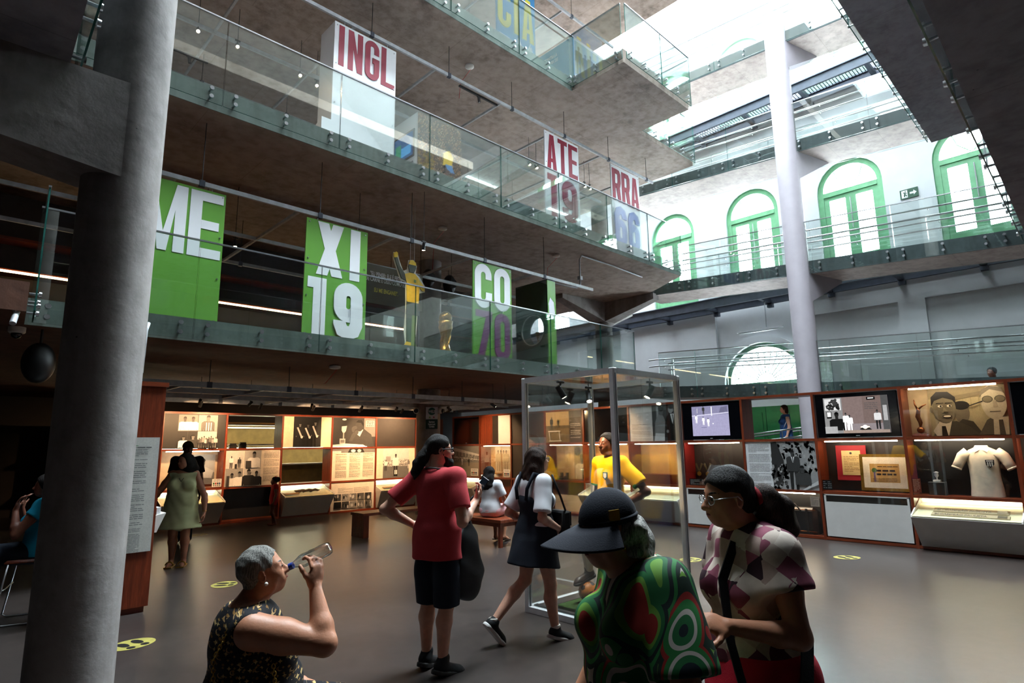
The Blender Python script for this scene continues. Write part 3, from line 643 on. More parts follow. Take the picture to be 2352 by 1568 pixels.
# second row
LW.niche(0, 1, plain('lit_beige_back', 'b9a58d', .7)); LW.glass(0, 1)
def keeper(w, h):
    p = Pic(w, h, G(150)); p.rect(0, w, 0, h * .4, G(105)); p.ell(w * .45, h * .72, .1, .12, SK); p.ell(w * .46, h * .8, .1, .06, G(20)); p.poly([(w * .2, h * .25), (w * .9, h * .2), (w * .95, h * .45), (w * .6, h * .6), (w * .25, h * .5)], G(170)); p.poly([(w * .0, h * .1), (w * .5, h * .25), (w * .45, h * .38), (w * 0, h * .3)], G(60)); return p
LW.pic(0, 1, keeper, 'photo_panel', 'photograph of a player lying on the ground inside the lit niche', d=.36, sub=(.5, .95, .08, .9))
def legend(w, h):
    p = Pic(w, h, WHT, .006); p.text(w * .1, h * .9, w * .8, 2, .03, G(60))
    for i, c in enumerate(((40, 90, 60), (150, 40, 30), (60, 60, 60), (40, 60, 110))): p.rect(w * (.1 + i * .21), w * (.26 + i * .21), h * .3, h * .55, lin(c)); p.rect(w * (.1 + i * .21), w * (.26 + i * .21), h * .1, h * .25, G(120))
    return p
LW.pic(0, 1, legend, 'caption_card', 'small white caption card with coloured flags in the left niche', 'card', d=.0, sub=(.83, .99, .02, .24))
def four_text(w, h):
    p = Pic(w, h, lin('dcd2c4')); m = h * .5
    for u0, u1, v0, v1, bg in ((.01, .32, .51, .99, 190), (.33, .64, .51, .99, 165), (.01, .32, .01, .5, 140), (.33, .64, .01, .5, 185)): p.rect(w * u0, w * u1, h * v0, h * v1, G(bg))
    p.man(w * .10, m, h * .34, G(220), SK, G(12), legs=G(50)); p.man(w * .24, m, h * .30, G(60), SK, G(12), legs=G(50)); p.rect(w * .16, w * .2, m, m + h * .12, G(40)); p.man(w * .50, m, h * .46, WHT, SK2, G(12)); p.rect(w * .35, w * .45, m, m + h * .2, G(60))
    p.man(w * .12, .01, h * .36, G(215), SK, G(12)); p.man(w * .25, .01, h * .40, WHT, SK2, G(20)); p.man(w * .41, .01, h * .46, G(40), SK2, G(20)); p.man(w * .55, .01, h * .4, G(30), SK, G(12)); p.rect(w * .02, w * .07, h * .01, h * .3, G(50))
    p.text(w * .67, h * .95, w * .29, 26, h * .033, G(95), .3, 7); return p
LW.pic(1, 1, four_text, 'photo_panel', 'panel of four daily-life photographs with a column of text')
def text3(w, h):
    p = Pic(w, h, lin('e2d9cc')); p.rect(0, w, h * .87, h, G(120)); p.poly([(w * .35, h * .87), (w * .75, h * .87), (w * .7, h), (w * .4, h)], G(40)); p.ell(w * .48, h * .93, .07, .04, G(215)); p.ell(w * .62, h * .93, .06, .04, G(200)); p.rect(0, w * .2, h * .87, h * .93, G(215))
    for i in range(3): p.text(w * (.08 + .315 * i), h * .83, w * .25, 1, .025, lin('7a4a30'), .5); p.text(w * (.08 + .315 * i), h * .77, w * .25, 24, h * .03, G(110), .32, 8)
    return p
LW.pic(3, 1, text3, 'photo_panel', 'cream text panel of three columns below the photograph with the cup', 'text panel')
def player(w, h):
    p = Pic(w, h, lin('dccfbd')); a, b = w * .17, w * .84; p.rect(a, b, 0, h, G(200)); p.rect(a, b, 0, h * .38, G(105)); p.rect(a, b, h * .38, h * .47, G(150)); p.crowd(a, b, h * .39, h * .62, 160, .012, (G(60), G(210), G(120)), 3)
    p.rect(w * .24, w * .36, h * .55, h * .72, G(150)); p.man(w * .49, h * .06, h * .74, WHT, SK, G(12), legs=G(45)); 
    for q in (.475, .515): p.rect(w * q - .02, w * q + .012, h * .12, h * .26, WHT); p.ell(w * q, h * .09, .03, .018, G(15))
    p.man(w * .23, h * .25, h * .36, WHT, SK, G(15), legs=G(60)); p.man(w * .82, h * .30, h * .3, G(120), SK, G(15), legs=WHT); return p
LW.pic(4, 1, player, 'photo_panel', 'photograph of a footballer in white walking on a stadium pitch')
# third row
LW.showcase(0, 0, 'tilted showcase behind the woman in the pale yellow dress')
a, b, z0, z1 = LW.cell(1, 0); MB().box(a, b, .40, .42, z0, z1).build('niche_back', M_BLACK, LW.root, world=False)
rt, zt, w_ = LW.showcase(2, 0, 'tilted showcase with a dark carved relic, beside the small girl')
q = MB(); q.tube([(-.30 + i * .06, -.02 + .03 * math.sin(i * 1.7), zt + .13 + .012 * math.cos(i * 2.1)) for i in range(12)], [.012, .03, .04, .034, .045, .03, .038, .044, .03, .036, .026, .01], 8); q.build('carved_relic', plain('dark_relic', '3a2e22', .6, 0, .3, 30), rt, True, False)
MB().hexa([(-w_ + .06, -.2, zt + 0.070), (-.25, -.22, zt + 0.070), (-.22, -.06, zt + 0.090), (-w_ + .05, 0, zt + 0.090), (-w_ + .06, -.2, zt + 0.080), (-.25, -.22, zt + 0.080), (-.22, -.06, zt + 0.100), (-w_ + .05, 0, zt + 0.100)]).build('booklet', plain('brown_paper', '8a6a3e', .7), rt, world=False)
def grid10(w, h):
    p = Pic(w, h, lin('dcd5cb')); p.text(w * .16, h * .80, w * .34, 7, h * .028, G(110), .32); p.text(w * .52, h * .80, w * .36, 7, h * .028, G(110), .32)
    for r in range(2):
        for c in range(5):
            u = w * (.07 + c * .175); v = h * (.08 + (1 - r) * .27)
            if r == 1 and c == 0: p.rect(u, u + w * .16, v, v + h * .24, G(18)); continue
            p.rect(u, u + w * .16, v, v + h * .24, G(60 + 25 * ((c * 3 + r) % 4)))
            for i in range(4): p.ell(u + w * rw_(.02, .14), v + h * rw_(.04, .18), .025, .045, G(random.choice((20, 160, 200, 90))), 8)
    return p
LW.pic(3, 0, grid10, 'photo_panel', 'low panel with two rows of small square photographs')
rt, zt, w_ = LW.showcase(4, 0, 'tilted showcase beside the column with a red booklet')
MB().hexa([(.22, -.1, zt + 0.090), (.42, -.1, zt + 0.090), (.42, .1, zt + 0.115), (.22, .1, zt + 0.115), (.22, -.1, zt + 0.100), (.42, -.1, zt + 0.100), (.42, .1, zt + 0.125), (.22, .1, zt + 0.125)]).build('booklet', M_RED, rt, world=False)
MB().hexa([(-.5, -.2, zt + 0.075), (.15, -.2, zt + 0.075), (.15, -.08, zt + 0.090), (-.5, -.08, zt + 0.090), (-.5, -.2, zt + 0.085), (.15, -.2, zt + 0.085), (.15, -.08, zt + 0.100), (-.5, -.08, zt + 0.100)]).build('scarf', MATS['brown_paper'], rt, world=False)
MB().box(10.31 + .0, 11.34, 14.75, 14.8, 0, 2.5).build('end_panel', M_WOOD, LW.root)
# see-through cells look into a dim store with lit shelves behind
bk = empty('store_shelving', (7, 18, 0), 0, 'dim shelving with yellow lit boards seen through the display wall', 'shelving')
for z in (.5, 1.2, 1.78, 2.35): MB().box(2.5, 11, 17.6, 18.1, z, z + .04).build('shelf_board', M_OFFW, bk)
for z in (1.70, 2.27): MB().box(3, 10.8, 17.62, 17.66, z, z + .02).build('led_strip', M_LEDC, bk)
MB().box(2.5, 11, 18.1, 18.15, 0, 2.45).build('back_panel', plain('ochre_back', '7d683c', .7), bk)
for i in range(5):
    x = 5.15 + i * .26; q = MB(); q.bbox(x, x + .2, 17.2, 17.3, 1.702, 1.80 + .03 * (i % 3), .01).box(x + .02, x + .18, 17.2, 17.25, 1.80, 1.84 + .03 * (i % 3))
    tag(q.build('cassette_case', M_BLACK, None), '%s small black case standing in the open cell of the left display wall' % ('leftmost', 'second', 'middle', 'fourth', 'rightmost')[i], 'case', 'black cases in the open cell')
MB().box(5, 6.3, 17.15, 17.45, 1.66, 1.70).build('shelf_board', M_OFFW, bk)
# ---- right wall (faces -x), columns counted from the far corner
RY = [14.28, 13.06, 11.77, 10.51, 9.25, 7.93, 6.61, 5.28, 3.95, 2.59, 1.22, -0.15]
RW = Wall('display_wall', 'long wooden display wall at the right with televisions and lit niches', (11.35, RY[0], 0), -PI / 2, [RY[0] - y for y in RY], [0.03, 0.80, 1.71, 2.53], woodm=M_WOODY)
def dk(w, h): return Pic(w, h, G(16))
RW.tv(0, 2, None, 'switched-off television at the far corner of the right display wall')
def stadium(w, h):
    p = Pic(w, h, G(120)); p.rect(0, w, 0, h * .45, lin('8a8378')); p.poly([(0, h * .95), (w, h * .72), (w, h * .66), (0, h * .84)], G(190)); p.poly([(0, h * .66), (w, h * .56), (w, h * .52), (0, h * .60)], G(200)); p.crowd(0, w, h * .5, h * .68, 160, .012, (G(60), G(190), G(130)), 5)
    for i in range(7): p.rect(w * (.08 + .13 * i), w * (.095 + .13 * i), h * .66, h * (.93 - .03 * i), G(210))
    p.man(w * .35, h * .36, h * .26, WHT, SK, G(15), legs=WHT); p.man(w * .62, h * .33, h * .28, G(40), SK, G(15), legs=G(40)); return p
RW.pic(0, 1, stadium, 'photo_panel', 'photograph of a stadium stand with players on the pitch')
RW.pic(0, 1, legend, 'caption_card', 'white caption card on the stadium photograph', 'card', d=-.005, sub=(.7, .97, .02, .26))
RW.showcase(0, 0, 'tilted showcase under the stadium photograph')
def wood_slot(w, h): return Pic(w, h, lin('d8dce6'))
a, b, z0, z1 = RW.cell(1, 2); MB().box(a, a + .5, .03, .06, z0, z1).build('infill_panel', M_WOOD, RW.root, world=False); MB().box(a + .5, a + .72, .03, .06, z0, z1).build('infill_panel', M_CHAR, RW.root, world=False); MB().box(a + .72, b, .05, .07, z0, z1).build('infill_panel', M_WHITE, RW.root, world=False)
RW.niche(1, 1, plain('lit_amber_back', 'c79a5a', .7))
def players3(w, h):
    p = Pic(w, h, lin('cdbb98')); 
    for i in range(4): p.man(w * (.2 + .2 * i), h * .08, h * .8, lin('a8926a'), lin('7a5a3a'), G(40), legs=lin('8a7450'))
    return p
RW.pic(1, 1, players3, 'photo_panel', 'sepia photograph of musicians in the amber lit niche', d=.34, sub=(.22, .72, .1, .95)); RW.pic(1, 1, legend, 'caption_card', 'white caption card at the right of the amber lit niche', 'card', d=.0, sub=(.78, .98, .02, .26)); RW.glass(1, 1)
a, b, z0, z1 = RW.cell(1, 0); MB().box(a, b, .2, .22, z0, z1).build('infill_panel', M_WOOD, RW.root, world=False)
RW.dark(2, 2); RW.dark(2, 1); a, b, z0, z1 = RW.cell(2, 0); MB().box(a, b, .03, .05, z0, z1).build('infill_panel', M_WOOD, RW.root, world=False)
def hurdle(w, h):
    p = Pic(w, h, lin('b79f78')); p.rect(0, w * .65, 0, h * .45, lin('7d6a4e')); p.rect(0, w * .65, h * .45, h * .55, lin('6a5a44')); p.rect(w * .65, w, 0, h, lin('3a2e2a')); p.text(w * .69, h * .6, w * .26, 9, h * .055, G(200), .3, 4)
    p.man(w * .17, h * .42, h * .4, G(50), SK, G(15), legs=SK); p.man(w * .36, h * .5, h * .26, G(50), SK, G(15), legs=SK)
    p.rect(w * .08, w * .42, h * .35, h * .385, WHT)
    for x in (.1, .38): p.poly([(w * x, h * .36), (w * x + .02, h * .36), (w * x + .05, h * .05), (w * x + .03, h * .05)], WHT)
    p.rect(w * .1, w * .45, h * .04, h * .065, WHT); return p
RW.pic(3, 2, hurdle, 'photo_panel', 'sepia photograph of hurdling players with a dark text strip')
RW.niche(3, 1, plain('lit_peach_back', 'caa67f', .7)); RW.glass(3, 1)
def trio(w, h):
    p = Pic(w, h, lin('8f7a5c')); p.man(w * .5, 0, h * .75, lin('d6c8ae'), SK, G(15)); p.man(w * .85, 0, h * .6, G(60), SK, G(15)); p.ell(w * .25, h * .85, .1, .12, lin('4e4636')); return p
RW.pic(3, 1, trio, 'photo_panel', 'sepia photograph behind the boots in the peach lit niche', d=.36, sub=(.52, .95, .02, .95))
def boot(x, label):
    rt = empty('football_boot', RW.w(x, .2, .826), RW.rz, label, 'boot', 'old boots in the niche')
    q = MB(); q.tube([(-.01, .10, .05), (0, .03, .045), (0, -.05, .038), (0, -.12, .03)], [.042, .046, .04, .028], 10); q.tube([(0, .08, .05), (0, .075, .12), (.005, .07, .16)], [.044, .04, .042], 10); q.build('upper', plain('old_brown_leather', '3a2418', .5, 0, .2, 20), rt, True, False)
    MB().box(-.035, .035, -.14, .13, 0, .014).build('sole', M_BLACK, rt, world=False)
a, b, z0, z1 = RW.cell(3, 1); boot(a + .28, 'left one of the pair of old leather boots in the peach lit niche'); boot(a + .46, 'right one of the pair of old leather boots in the peach lit niche')
a, b, z0, z1 = RW.cell(3, 0); MB().box(a, b, .3, .32, z0, z1).build('niche_back', M_OFFW, RW.root, world=False)
RW.tv(4, 2, None, 'switched-off television behind the wax figure'); RW.niche(4, 1, MATS['lit_amber_back']); RW.showcase(4, 0, 'tilted showcase behind the wax figure')
def twomen(w, h):
    p = Pic(w, h, lin('c9c4c0')); p.text(w * .05, h * .48, w * .38, 14, h * .034, G(110), .3, 6); p.rect(w * .47, w, 0, h, G(60)); p.rect(w * .56, w * .60, h * .5, h, G(150)); p.rect(w * .66, w * .68, h * .55, h, G(190)); p.rect(w * .9, w * .96, h * .4, h, G(120))
    p.poly([(w * .50, 0), (w * .72, 0), (w * .74, h * .5), (w * .68, h * .72), (w * .60, h * .74), (w * .53, h * .55)], G(120)); p.poly([(w * .5, 0), (w * .72, 0), (w * .7, h * .2), (w * .53, h * .22)], G(200)); p.ell(w * .655, h * .82, .065, .09, G(85)); p.ell(w * .65, h * .89, .07, .05, G(15))
    p.poly([(w * .70, 0), (w, 0), (w * .99, h * .6), (w * .92, h * .74), (w * .80, h * .74), (w * .73, h * .6)], G(20)); p.poly([(w * .83, h * .74), (w * .90, h * .74), (w * .87, h * .45)], G(215)); p.poly([(w * .86, h * .72), (w * .88, h * .72), (w * .875, h * .48)], G(25)); p.ell(w * .84, h * .86, .062, .085, G(140)); p.ell(w * .85, h * .94, .075, .05, G(60)); p.ell(w * .77, h * .26, .03, .035, G(130)); return p
RW.pic(5, 2, twomen, 'photo_panel', 'photograph of two men shaking hands beside a block of text')
RW.niche(5, 1, MATS['lit_amber_back']); RW.glass(5, 1)
a, b, z0, z1 = RW.cell(5, 1); MB().box(a + .02, b - .02, .05, .42, z0, z0 + .2).build('red_plinth', M_RED, RW.root, world=False)
RW.showcase(5, 0, 'brightly lit tilted showcase right of the wax figure')
def football(): 
    p = Pic(.80, .60, lin('8d8aa6'), .004); p.rect(0, .80, .42, .60, lin('76748f')); p.poly([(0, .42), (.8, .46), (.8, .44), (0, .40)], lin('b5b3c6')); p.rect(.43, .45, .40, .585, G(215)); p.rect(.12, .13, .46, .56, G(190)); p.poly([(.6, .45), (.78, .47), (.78, .58), (.64, .56)], lin('5e5c74'))
    for x, y, c in ((.10, .26, WHT), (.26, .22, WHT), (.37, .19, WHT), (.28, .43, G(50))): p.man(x, y, .17, c, SK, G(30), legs=c)
    p.ell(.48, .24, .012, .012, WHT); p.rect(.22, .34, .165, .175, lin('5a587a')); return p
RW.tv(6, 2, football, 'television showing old grey football footage')
RW.niche(6, 1, M_CHAR); RW.glass(6, 1)
a, b, z0, z1 = RW.cell(6, 1); MB().box(a, a + .02, .02, .42, z0, z1).build('red_side', M_RED, RW.root, world=False)
def statuette(x, d, h, label, m, group='statuettes and medals in the dark niche', z=.826):
    rt = empty('statuette', RW.w(x, d, z), RW.rz, label, 'statuette', group)
    MB().bbox(-.05, .05, -.05, .05, 0, .05, .006).build('base', M_BLACK, rt, world=False)
    q = MB(); q.lathe([(.018, 0), (.012, h * .1), (.02, h * .3), (.028, h * .5), (.022, h * .62), (.03, h * .75), (.012, h * .84)], (0, 0, .05), 10); q.ball((0, 0, .05 + h * .92), h * .08, 10, 7); q.tube([(-.03, 0, .05 + h * .75), (-.07, 0, .05 + h * .95)], .009, 6); q.tube([(.03, 0, .05 + h * .75), (.06, 0, .05 + h * .5)], .009, 6); q.build('figure', m, rt, True, False)
for i, x in enumerate((.55, .80, 1.08)): statuette(a + x, .2, (.2, .2, .24)[i], ('small gilt statuette left of the other two in the dark niche', 'small gilt statuette between two others in the dark niche', 'taller gilt statuette at the right of the dark niche')[i], M_GOLD)
for i, x in enumerate((.17, .36)):
    rt = empty('medal', RW.w(a + x, .30, 1.05), RW.rz, ('small round medal beside the red side board', 'large round medal hanging from a crossed ribbon')[i], 'medal', 'medals in the dark niche')
    MB().cyl((0, .0, 0), (0, -.012, 0), .045, n=20).cyl((0, -.012, 0), (0, -.016, 0), .034, n=20).build('disc', M_GOLD, rt, world=False)
    MB().hexa([(-.012, 0, .045), (.012, 0, .045), (.012, .004, .045), (-.012, .004, .045), (-.09, 0, .2), (-.05, 0, .22), (-.05, .004, .22), (-.09, .004, .2)]).hexa([(-.012, 0, .045), (.012, 0, .045), (.012, .004, .045), (-.012, .004, .045), (.05, 0, .22), (.09, 0, .2), (.09, .004, .2), (.05, .004, .22)]).build('ribbon', plain('ribbon_olive', '4d452c', .7), rt, world=False)
def cards(w, h): p = Pic(w, h, G(18), .01); p.text(w * .05, h * .85, w * .4, 4, h * .2, G(170), .3); p.text(w * .55, h * .85, w * .4, 4, h * .2, G(170), .3); return p
RW.pic(6, 1, cards, 'caption_card', 'black caption card with two blocks of text below the medals', 'card', d=.06, sub=(.05, .45, .0, .16))
RW.white(6, 0, 'flat white cabinet under the medals')
# column 7: open cell above, portrait, bag niche
def suitman(w, h):
    p = Pic(w, h, lin('d9dadd')); p.text(w * .04, h * .94, w * .31, 34, h * .026, G(110), .3, 8); a = w * .38; p.rect(a, w, 0, h, G(150)); p.crowd(a, w, h * .3, h, 200, .03, (G(135), G(165), G(150)), 4)
    p.poly([(a, h * .98), (a + w * .08, h), (w * .55, h * .6), (w * .55, h * .2), (w * .48, 0), (a, 0)], G(45)); p.crowd(a, w * .6, 0, h * .5, 60, .03, (G(30), G(150), G(80)), 8)
    p.man(w * .68, h * .0, h * .82, G(55), G(60), G(12), WHT, G(20), legs=G(35)); p.poly([(w * .78, 0), (w, h * .2), (w, h * .12), (w * .82, 0)], G(200)); p.man(w * .80, h * .1, h * .4, G(60), SK, G(15)); return p
RW.pic(7, 1, suitman, 'photo_panel', 'text and photograph of a man in a dark suit stepping down a gangway')
RW.niche(7, 0, M_BLACK); RW.glass(7, 0)
a, b, z0, z1 = RW.cell(7, 0)
bag = empty('holdall_bag', RW.w((a + b) / 2 + .05, .2, z0), RW.rz, 'black sports holdall with gilt fittings in the low niche', 'bag')
MB().bbox(-.46, .46, -.10, .16, .0, .46, .07).build('body', plain('black_vinyl', '120d0c', .28, 0, .1), bag, SM, False)
for z in (.05, .42): MB().tube([(-.45, -.105, z), (.45, -.105, z)], .008, 6).build('piping', M_BRONZE, bag, True, False)
for x in (-.3, .3): MB().box(x - .02, x + .02, -.112, -.1, .02, .44).build('strap', plain('black_strap', '1c1512', .4), bag, world=False)
MB().tube([(-.2, -.1, .4), (-.12, -.13, .52), (.12, -.13, .52), (.2, -.1, .4)], .013, 8).build('handle', MATS['black_strap'], bag, True, False)
MB().prism([(0, .1), (.06, .13), (.06, .2), (-.06, .2), (-.06, .13)], lambda u, v, d: (u, d, v), -.11, -.104).build('crest', M_OFFW, bag, world=False)
MB().bbox(-.02, .03, -.125, -.1, .28, .40, .004).build('clasp', M_GOLD, bag, world=False)
RW.pic(7, 0, lambda w, h: Pic(w, h, lin('c9b6a8'), .004).text(w * .1, h * .9, w * .8, 6, h * .14, G(90), .3), 'caption_card', 'small pink caption card above the sports holdall', 'card', d=.02, sub=(.86, .98, .68, .92))
# column 8
def newsroom():
    p = Pic(1.0, .62, lin('7b7274'), .004); p.rect(0, .30, 0, .62, G(120)); p.rect(.30, .62, .16, .62, lin('6e5f5c')); p.rect(.62, .90, .16, .62, lin('665753')); p.rect(.90, 1.0, 0, .62, G(70)); p.rect(.02, .28, .40, .60, G(190)); p.crowd(.05, .25, .42, .5, 30, .02, (G(40), G(20)), 2); p.crowd(.1, .22, .5, .58, 20, .02, (G(50),), 3)
    p.rect(.04, .12, .26, .38, G(25)); p.rect(.05, .11, .29, .37, G(210)); p.man(.20, .05, .32, G(20), G(30), G(10)); p.rect(0, .2, .0, .12, G(150)); p.man(.35, .05, .3, WHT, SK, G(20), legs=WHT); p.man(.41, .03, .28, WHT, SK, G(20), legs=WHT); p.man(.84, .06, .32, G(190), SK, G(20), legs=G(30)); p.rect(.93, .99, .2, .45, G(150))
    p.poly([(.55, .06), (.6, .1), (.7, .09), (.74, .05), (.66, .03)], G(30)); p.rect(.3, 1.0, 0, .05, lin('8a7a70')); p.rect(.70, .83, .55, .60, G(15)); p.text(.72, .585, .1, 1, .03, WHT, .5); p.text(.66, .5, .2, 4, .03, G(70), .3); p.ell(.64, .10, .035, .03, (9, 6, 3.2)); p.ell(.64, .10, .07, .015, (3, 2, 1)); return p
RW.tv(8, 2, newsroom, 'television showing players, newspaper clippings and a bright flash')
RW.niche(8, 1, M_CHAR); RW.glass(8, 1); a, b, z0, z1 = RW.cell(8, 1)
f = empty('framed_letter', RW.w(a + .42, .30, z0 + .18), RW.rz, 'typed letter on yellow paper in a wide red mount', 'frame', None, None, (-.06, 0, RW.rz))
MB().box(-.24, .24, 0, .02, 0, .60).build('red_mount', plain('red_mount', '9c1222', .6), f, world=False); pp = Pic(.30, .42, lin('e2c68c'), .004).text(.03, .32, .24, 10, .028, lin('8a6a3a'), .3).ell(.15, .375, .02, .02, G(60)); link('letter', pp.mesh('letter', M_PRINT), f, (0, -.006, .09))
f = empty('framed_diploma', RW.w(a + .92, .27, z0 + .02), RW.rz, 'certificate with a green seal in a gilt frame', 'frame', None, None, (-.08, 0, RW.rz))
q = MB(); q.box(-.37, .37, 0, .035, 0, .05).box(-.37, .37, 0, .035, .56, .61).box(-.37, -.32, 0, .035, .05, .56).box(.32, .37, 0, .035, .05, .56); q.build('gilt_frame', M_GOLD, f, world=False)
pp = Pic(.64, .51, lin('e6dac4'), .004).rect(.10, .54, .09, .40, lin('c39a58')).ell(.17, .29, .04, .04, lin('5a7a40')).rect(.155, .185, .1, .26, lin('7a6a8a')).text(.22, .36, .3, 1, .03, lin('5a4020'), .4).text(.2, .30, .3, 2, .06, lin('3a2818'), .5).text(.14, .16, .36, 3, .022, lin('6a4a28'), .3); link('certificate', pp.mesh('certificate', M_PRINT), f, (0, -.001, .05))
RW.white(8, 0, 'flat white cabinet under the framed certificate')
RW.pic(8, 1, cards, 'caption_card', 'dark caption card at the lower left of the framed letter', 'card', d=.05, sub=(.0, .12, .02, .22))
# column 9
RW.niche(9, 2, plain('lit_cream_back', 'c9b68e', .7)); RW.glass(9, 2); a, b, z0, z1 = RW.cell(9, 2)
def faces3(w, h):
    S1, S2 = lin('857a60'), lin('b5a98c'); p = Pic(w, h, lin('a89a72')); p.rect(0, w, h * .78, h, lin('8c7d58'))
    for i in range(9): p.rect(w * (.05 + .1 * i), w * (.055 + .1 * i), h * .5, h, lin('8a7c58'))
    p.poly([(w * .3, h * .82), (w * .95, h * .95), (w * .95, h * .9), (w * .3, h * .72)], lin('75684a'))
    p.ell(w * .42, h * .47, .10, .17, lin('6e6450')); p.ell(w * .42, h * .62, .11, .07, lin('1e1a14')); p.poly([(w * .3, 0), (w * .66, 0), (w * .55, h * .28), (w * .42, h * .34), (w * .32, h * .2)], lin('403a2c'))
    p.poly([(w * .02, 0), (w * .62, 0), (w * .5, h * .18), (w * .34, h * .30), (w * .1, h * .28)], lin('4a4434')); p.poly([(w * .02, h * .1), (w * .12, h * .3), (w * .28, h * .3), (w * .22, 0), (w * .06, 0)], lin('cfc4a6')); p.poly([(w * .14, h * .2), (w * .19, h * .2), (w * .21, 0), (w * .13, 0)], lin('2a2419'))
    p.ell(w * .20, h * .58, .155, .245, lin('6f6650'), 24); p.poly([(w * .03, h * .62), (w * .04, h * .82), (w * .12, h * .93), (w * .27, h * .92), (w * .36, h * .8), (w * .36, h * .64), (w * .32, h * .74), (w * .2, h * .8), (w * .08, h * .74)], lin('17130e')); p.ell(w * .03, h * .55, .02, .05, lin('6f6650'))
    for x in (.15, .27): p.ell(w * x, h * .62, .032, .018, lin('ded5bb'), 12); p.ell(w * x + .01, h * .62, .014, .016, lin('15110c'), 10); p.poly([(w * x - .05, h * .67), (w * x + .05, h * .68), (w * x + .05, h * .69), (w * x - .05, h * .69)], lin('1c1812'))
    p.poly([(w * .20, h * .6), (w * .25, h * .5), (w * .23, h * .47), (w * .17, h * .48)], lin('80765c')); p.ell(w * .23, h * .40, .065, .03, lin('3c3020'), 14); p.ell(w * .23, h * .405, .05, .014, lin('efe6cc'), 12); p.ell(w * .22, h * .49, .035, .012, lin('4a4232'), 10)
    p.poly([(w * .60, 0), (w, 0), (w, h * .34), (w * .86, h * .42), (w * .72, h * .3)], lin('57503e')); p.poly([(w * .78, 0), (w * .96, 0), (w * .98, h * .36), (w * .8, h * .34)], lin('c4b897')); p.poly([(w * .86, h * .3), (w * .91, h * .3), (w * .92, 0), (w * .85, 0)], lin('50483a'))
    p.ell(w * .83, h * .66, .155, .27, S2, 24); p.poly([(w * .66, h * .75), (w * .7, h * .92), (w * .8, h * .99), (w * .93, h * .95), (w * .98, h * .8), (w * .94, h * .86), (w * .8, h * .92), (w * .7, h * .82)], lin('756b54')); 
    for x in (.76, .91): p.ell(w * x, h * .72, .068, .055, lin('4a4434'), 16); p.ell(w * x, h * .72, .056, .044, lin('6e654e'), 16)
    p.poly([(w * .82, h * .7), (w * .86, h * .7), (w * .88, h * .55), (w * .82, h * .55)], lin('a0947a')); p.rect(w * .77, w * .9, h * .46, h * .475, lin('554b3a')); p.poly([(w * .5, h * .6), (w * .7, h * .7), (w * .7, h * .67), (w * .5, h * .58)], lin('2e281e')); return p
RW.pic(9, 2, faces3, 'photo_panel', 'large photograph of a smiling young man beside an older man in dark glasses', d=.36, sub=(.22, .99, .01, .99))
st = empty('winged_trophy', RW.w(a + .17, .22, z0), RW.rz, 'slender dark bronze trophy with raised arms on a wooden base', 'trophy')
MB().bbox(-.12, .12, -.08, .08, 0, .03, .006).bbox(-.09, .09, -.06, .06, .03, .05, .005).build('base', M_WOOD, st, world=False); MB().ball((0, 0, .105), .055, 16, 10).build('sphere', M_BRONZE, st, True, False)
q = MB(); q.tube([(0, 0, .15), (.01, 0, .22), (-.02, 0, .32), (.0, 0, .42), (-.01, 0, .46)], [.014, .03, .036, .028, .02], 10); q.tube([(-.01, 0, .44), (-.04, 0, .52), (-.045, 0, .6)], [.018, .012, .006], 8); q.tube([(.0, 0, .44), (.06, 0, .49), (.12, 0, .52)], [.018, .012, .005], 8); q.build('figure', M_BRONZE, st, True, False)
RW.niche(9, 1, M_BLACK); RW.glass(9, 1); a, b, z0, z1 = RW.cell(9, 1)
j = empty('football_shirt', RW.w(a + .92, .22, z0), RW.rz, 'old white football shirt with a black and white crest in the lit niche', 'shirt')
M_SHIRT = plain('white_cotton', 'e6dcc8', .85, 0, .04, 14, .15)
q = MB(); prof = [(-.20, .0), (.20, .0), (.22, .1), (.19, .30), (.20, .52), (.235, .62), (.20, .70), (.08, .745), (-.08, .745), (-.20, .70), (-.235, .62), (-.20, .52), (-.19, .30), (-.22, .1)]
R_ = [(.21, 0, .09), (.20, .12, .09), (.185, .28, .095), (.19, .45, .105), (.205, .56, .105), (.215, .63, .095), (.17, .69, .075), (.085, .735, .06), (.075, .76, .055)]
vs = []; n_ = 28
for rx, z, ry in R_:
    for k in range(n_): t_ = 2 * PI * k / n_; vs.append((rx * math.cos(t_) * (1 + .03 * math.sin(7 * t_ + z * 9)), ry * math.sin(t_) * (1 + .06 * math.sin(5 * t_ + z * 13)), z + .004))
q.add(vs, [(i * n_ + k, i * n_ + (k + 1) % n_, (i + 1) * n_ + (k + 1) % n_, (i + 1) * n_ + k) for i in range(len(R_) - 1) for k in range(n_)] + [tuple(range(len(vs) - n_, len(vs)))]); q.build('body', M_SHIRT, j, True, False)
for s in (-1, 1):
    MB().tube([(s * .17, 0, .66), (s * .25, -.01, .60), (s * .30, -.02, .50), (s * .335, -.03, .43)], [.085, .078, .07, .066], 14).build('sleeve', M_SHIRT, j, True, False)
    MB().tube([(s * .332, -.03, .437), (s * .343, -.032, .415)], .070, 14).build('cuff', M_SHIRT, j, True, False)
    MB().hexa([(s * .01, -.075, .70), (s * .075, -.09, .66), (s * .10, -.075, .70), (s * .07, -.055, .755), (s * .01, -.085, .70), (s * .075, -.1, .66), (s * .10, -.085, .70), (s * .07, -.06, .765)]).build('collar', M_SHIRT, j, world=False)
cr = MB().prism([(0, -.07), (.05, -.02), (.055, .05), (-.055, .05), (-.05, -.02)], lambda u, v, d: (u + .09, d, v + .50), -.108, -.100); c_ = cr.build('crest', M_BLACK, j, world=False)
for x in (-.026, 0, .026): MB().box(.09 + x - .006, .09 + x + .006, -.111, -.108, .455, .515).build('stripe', M_OFFW, c_, world=False)
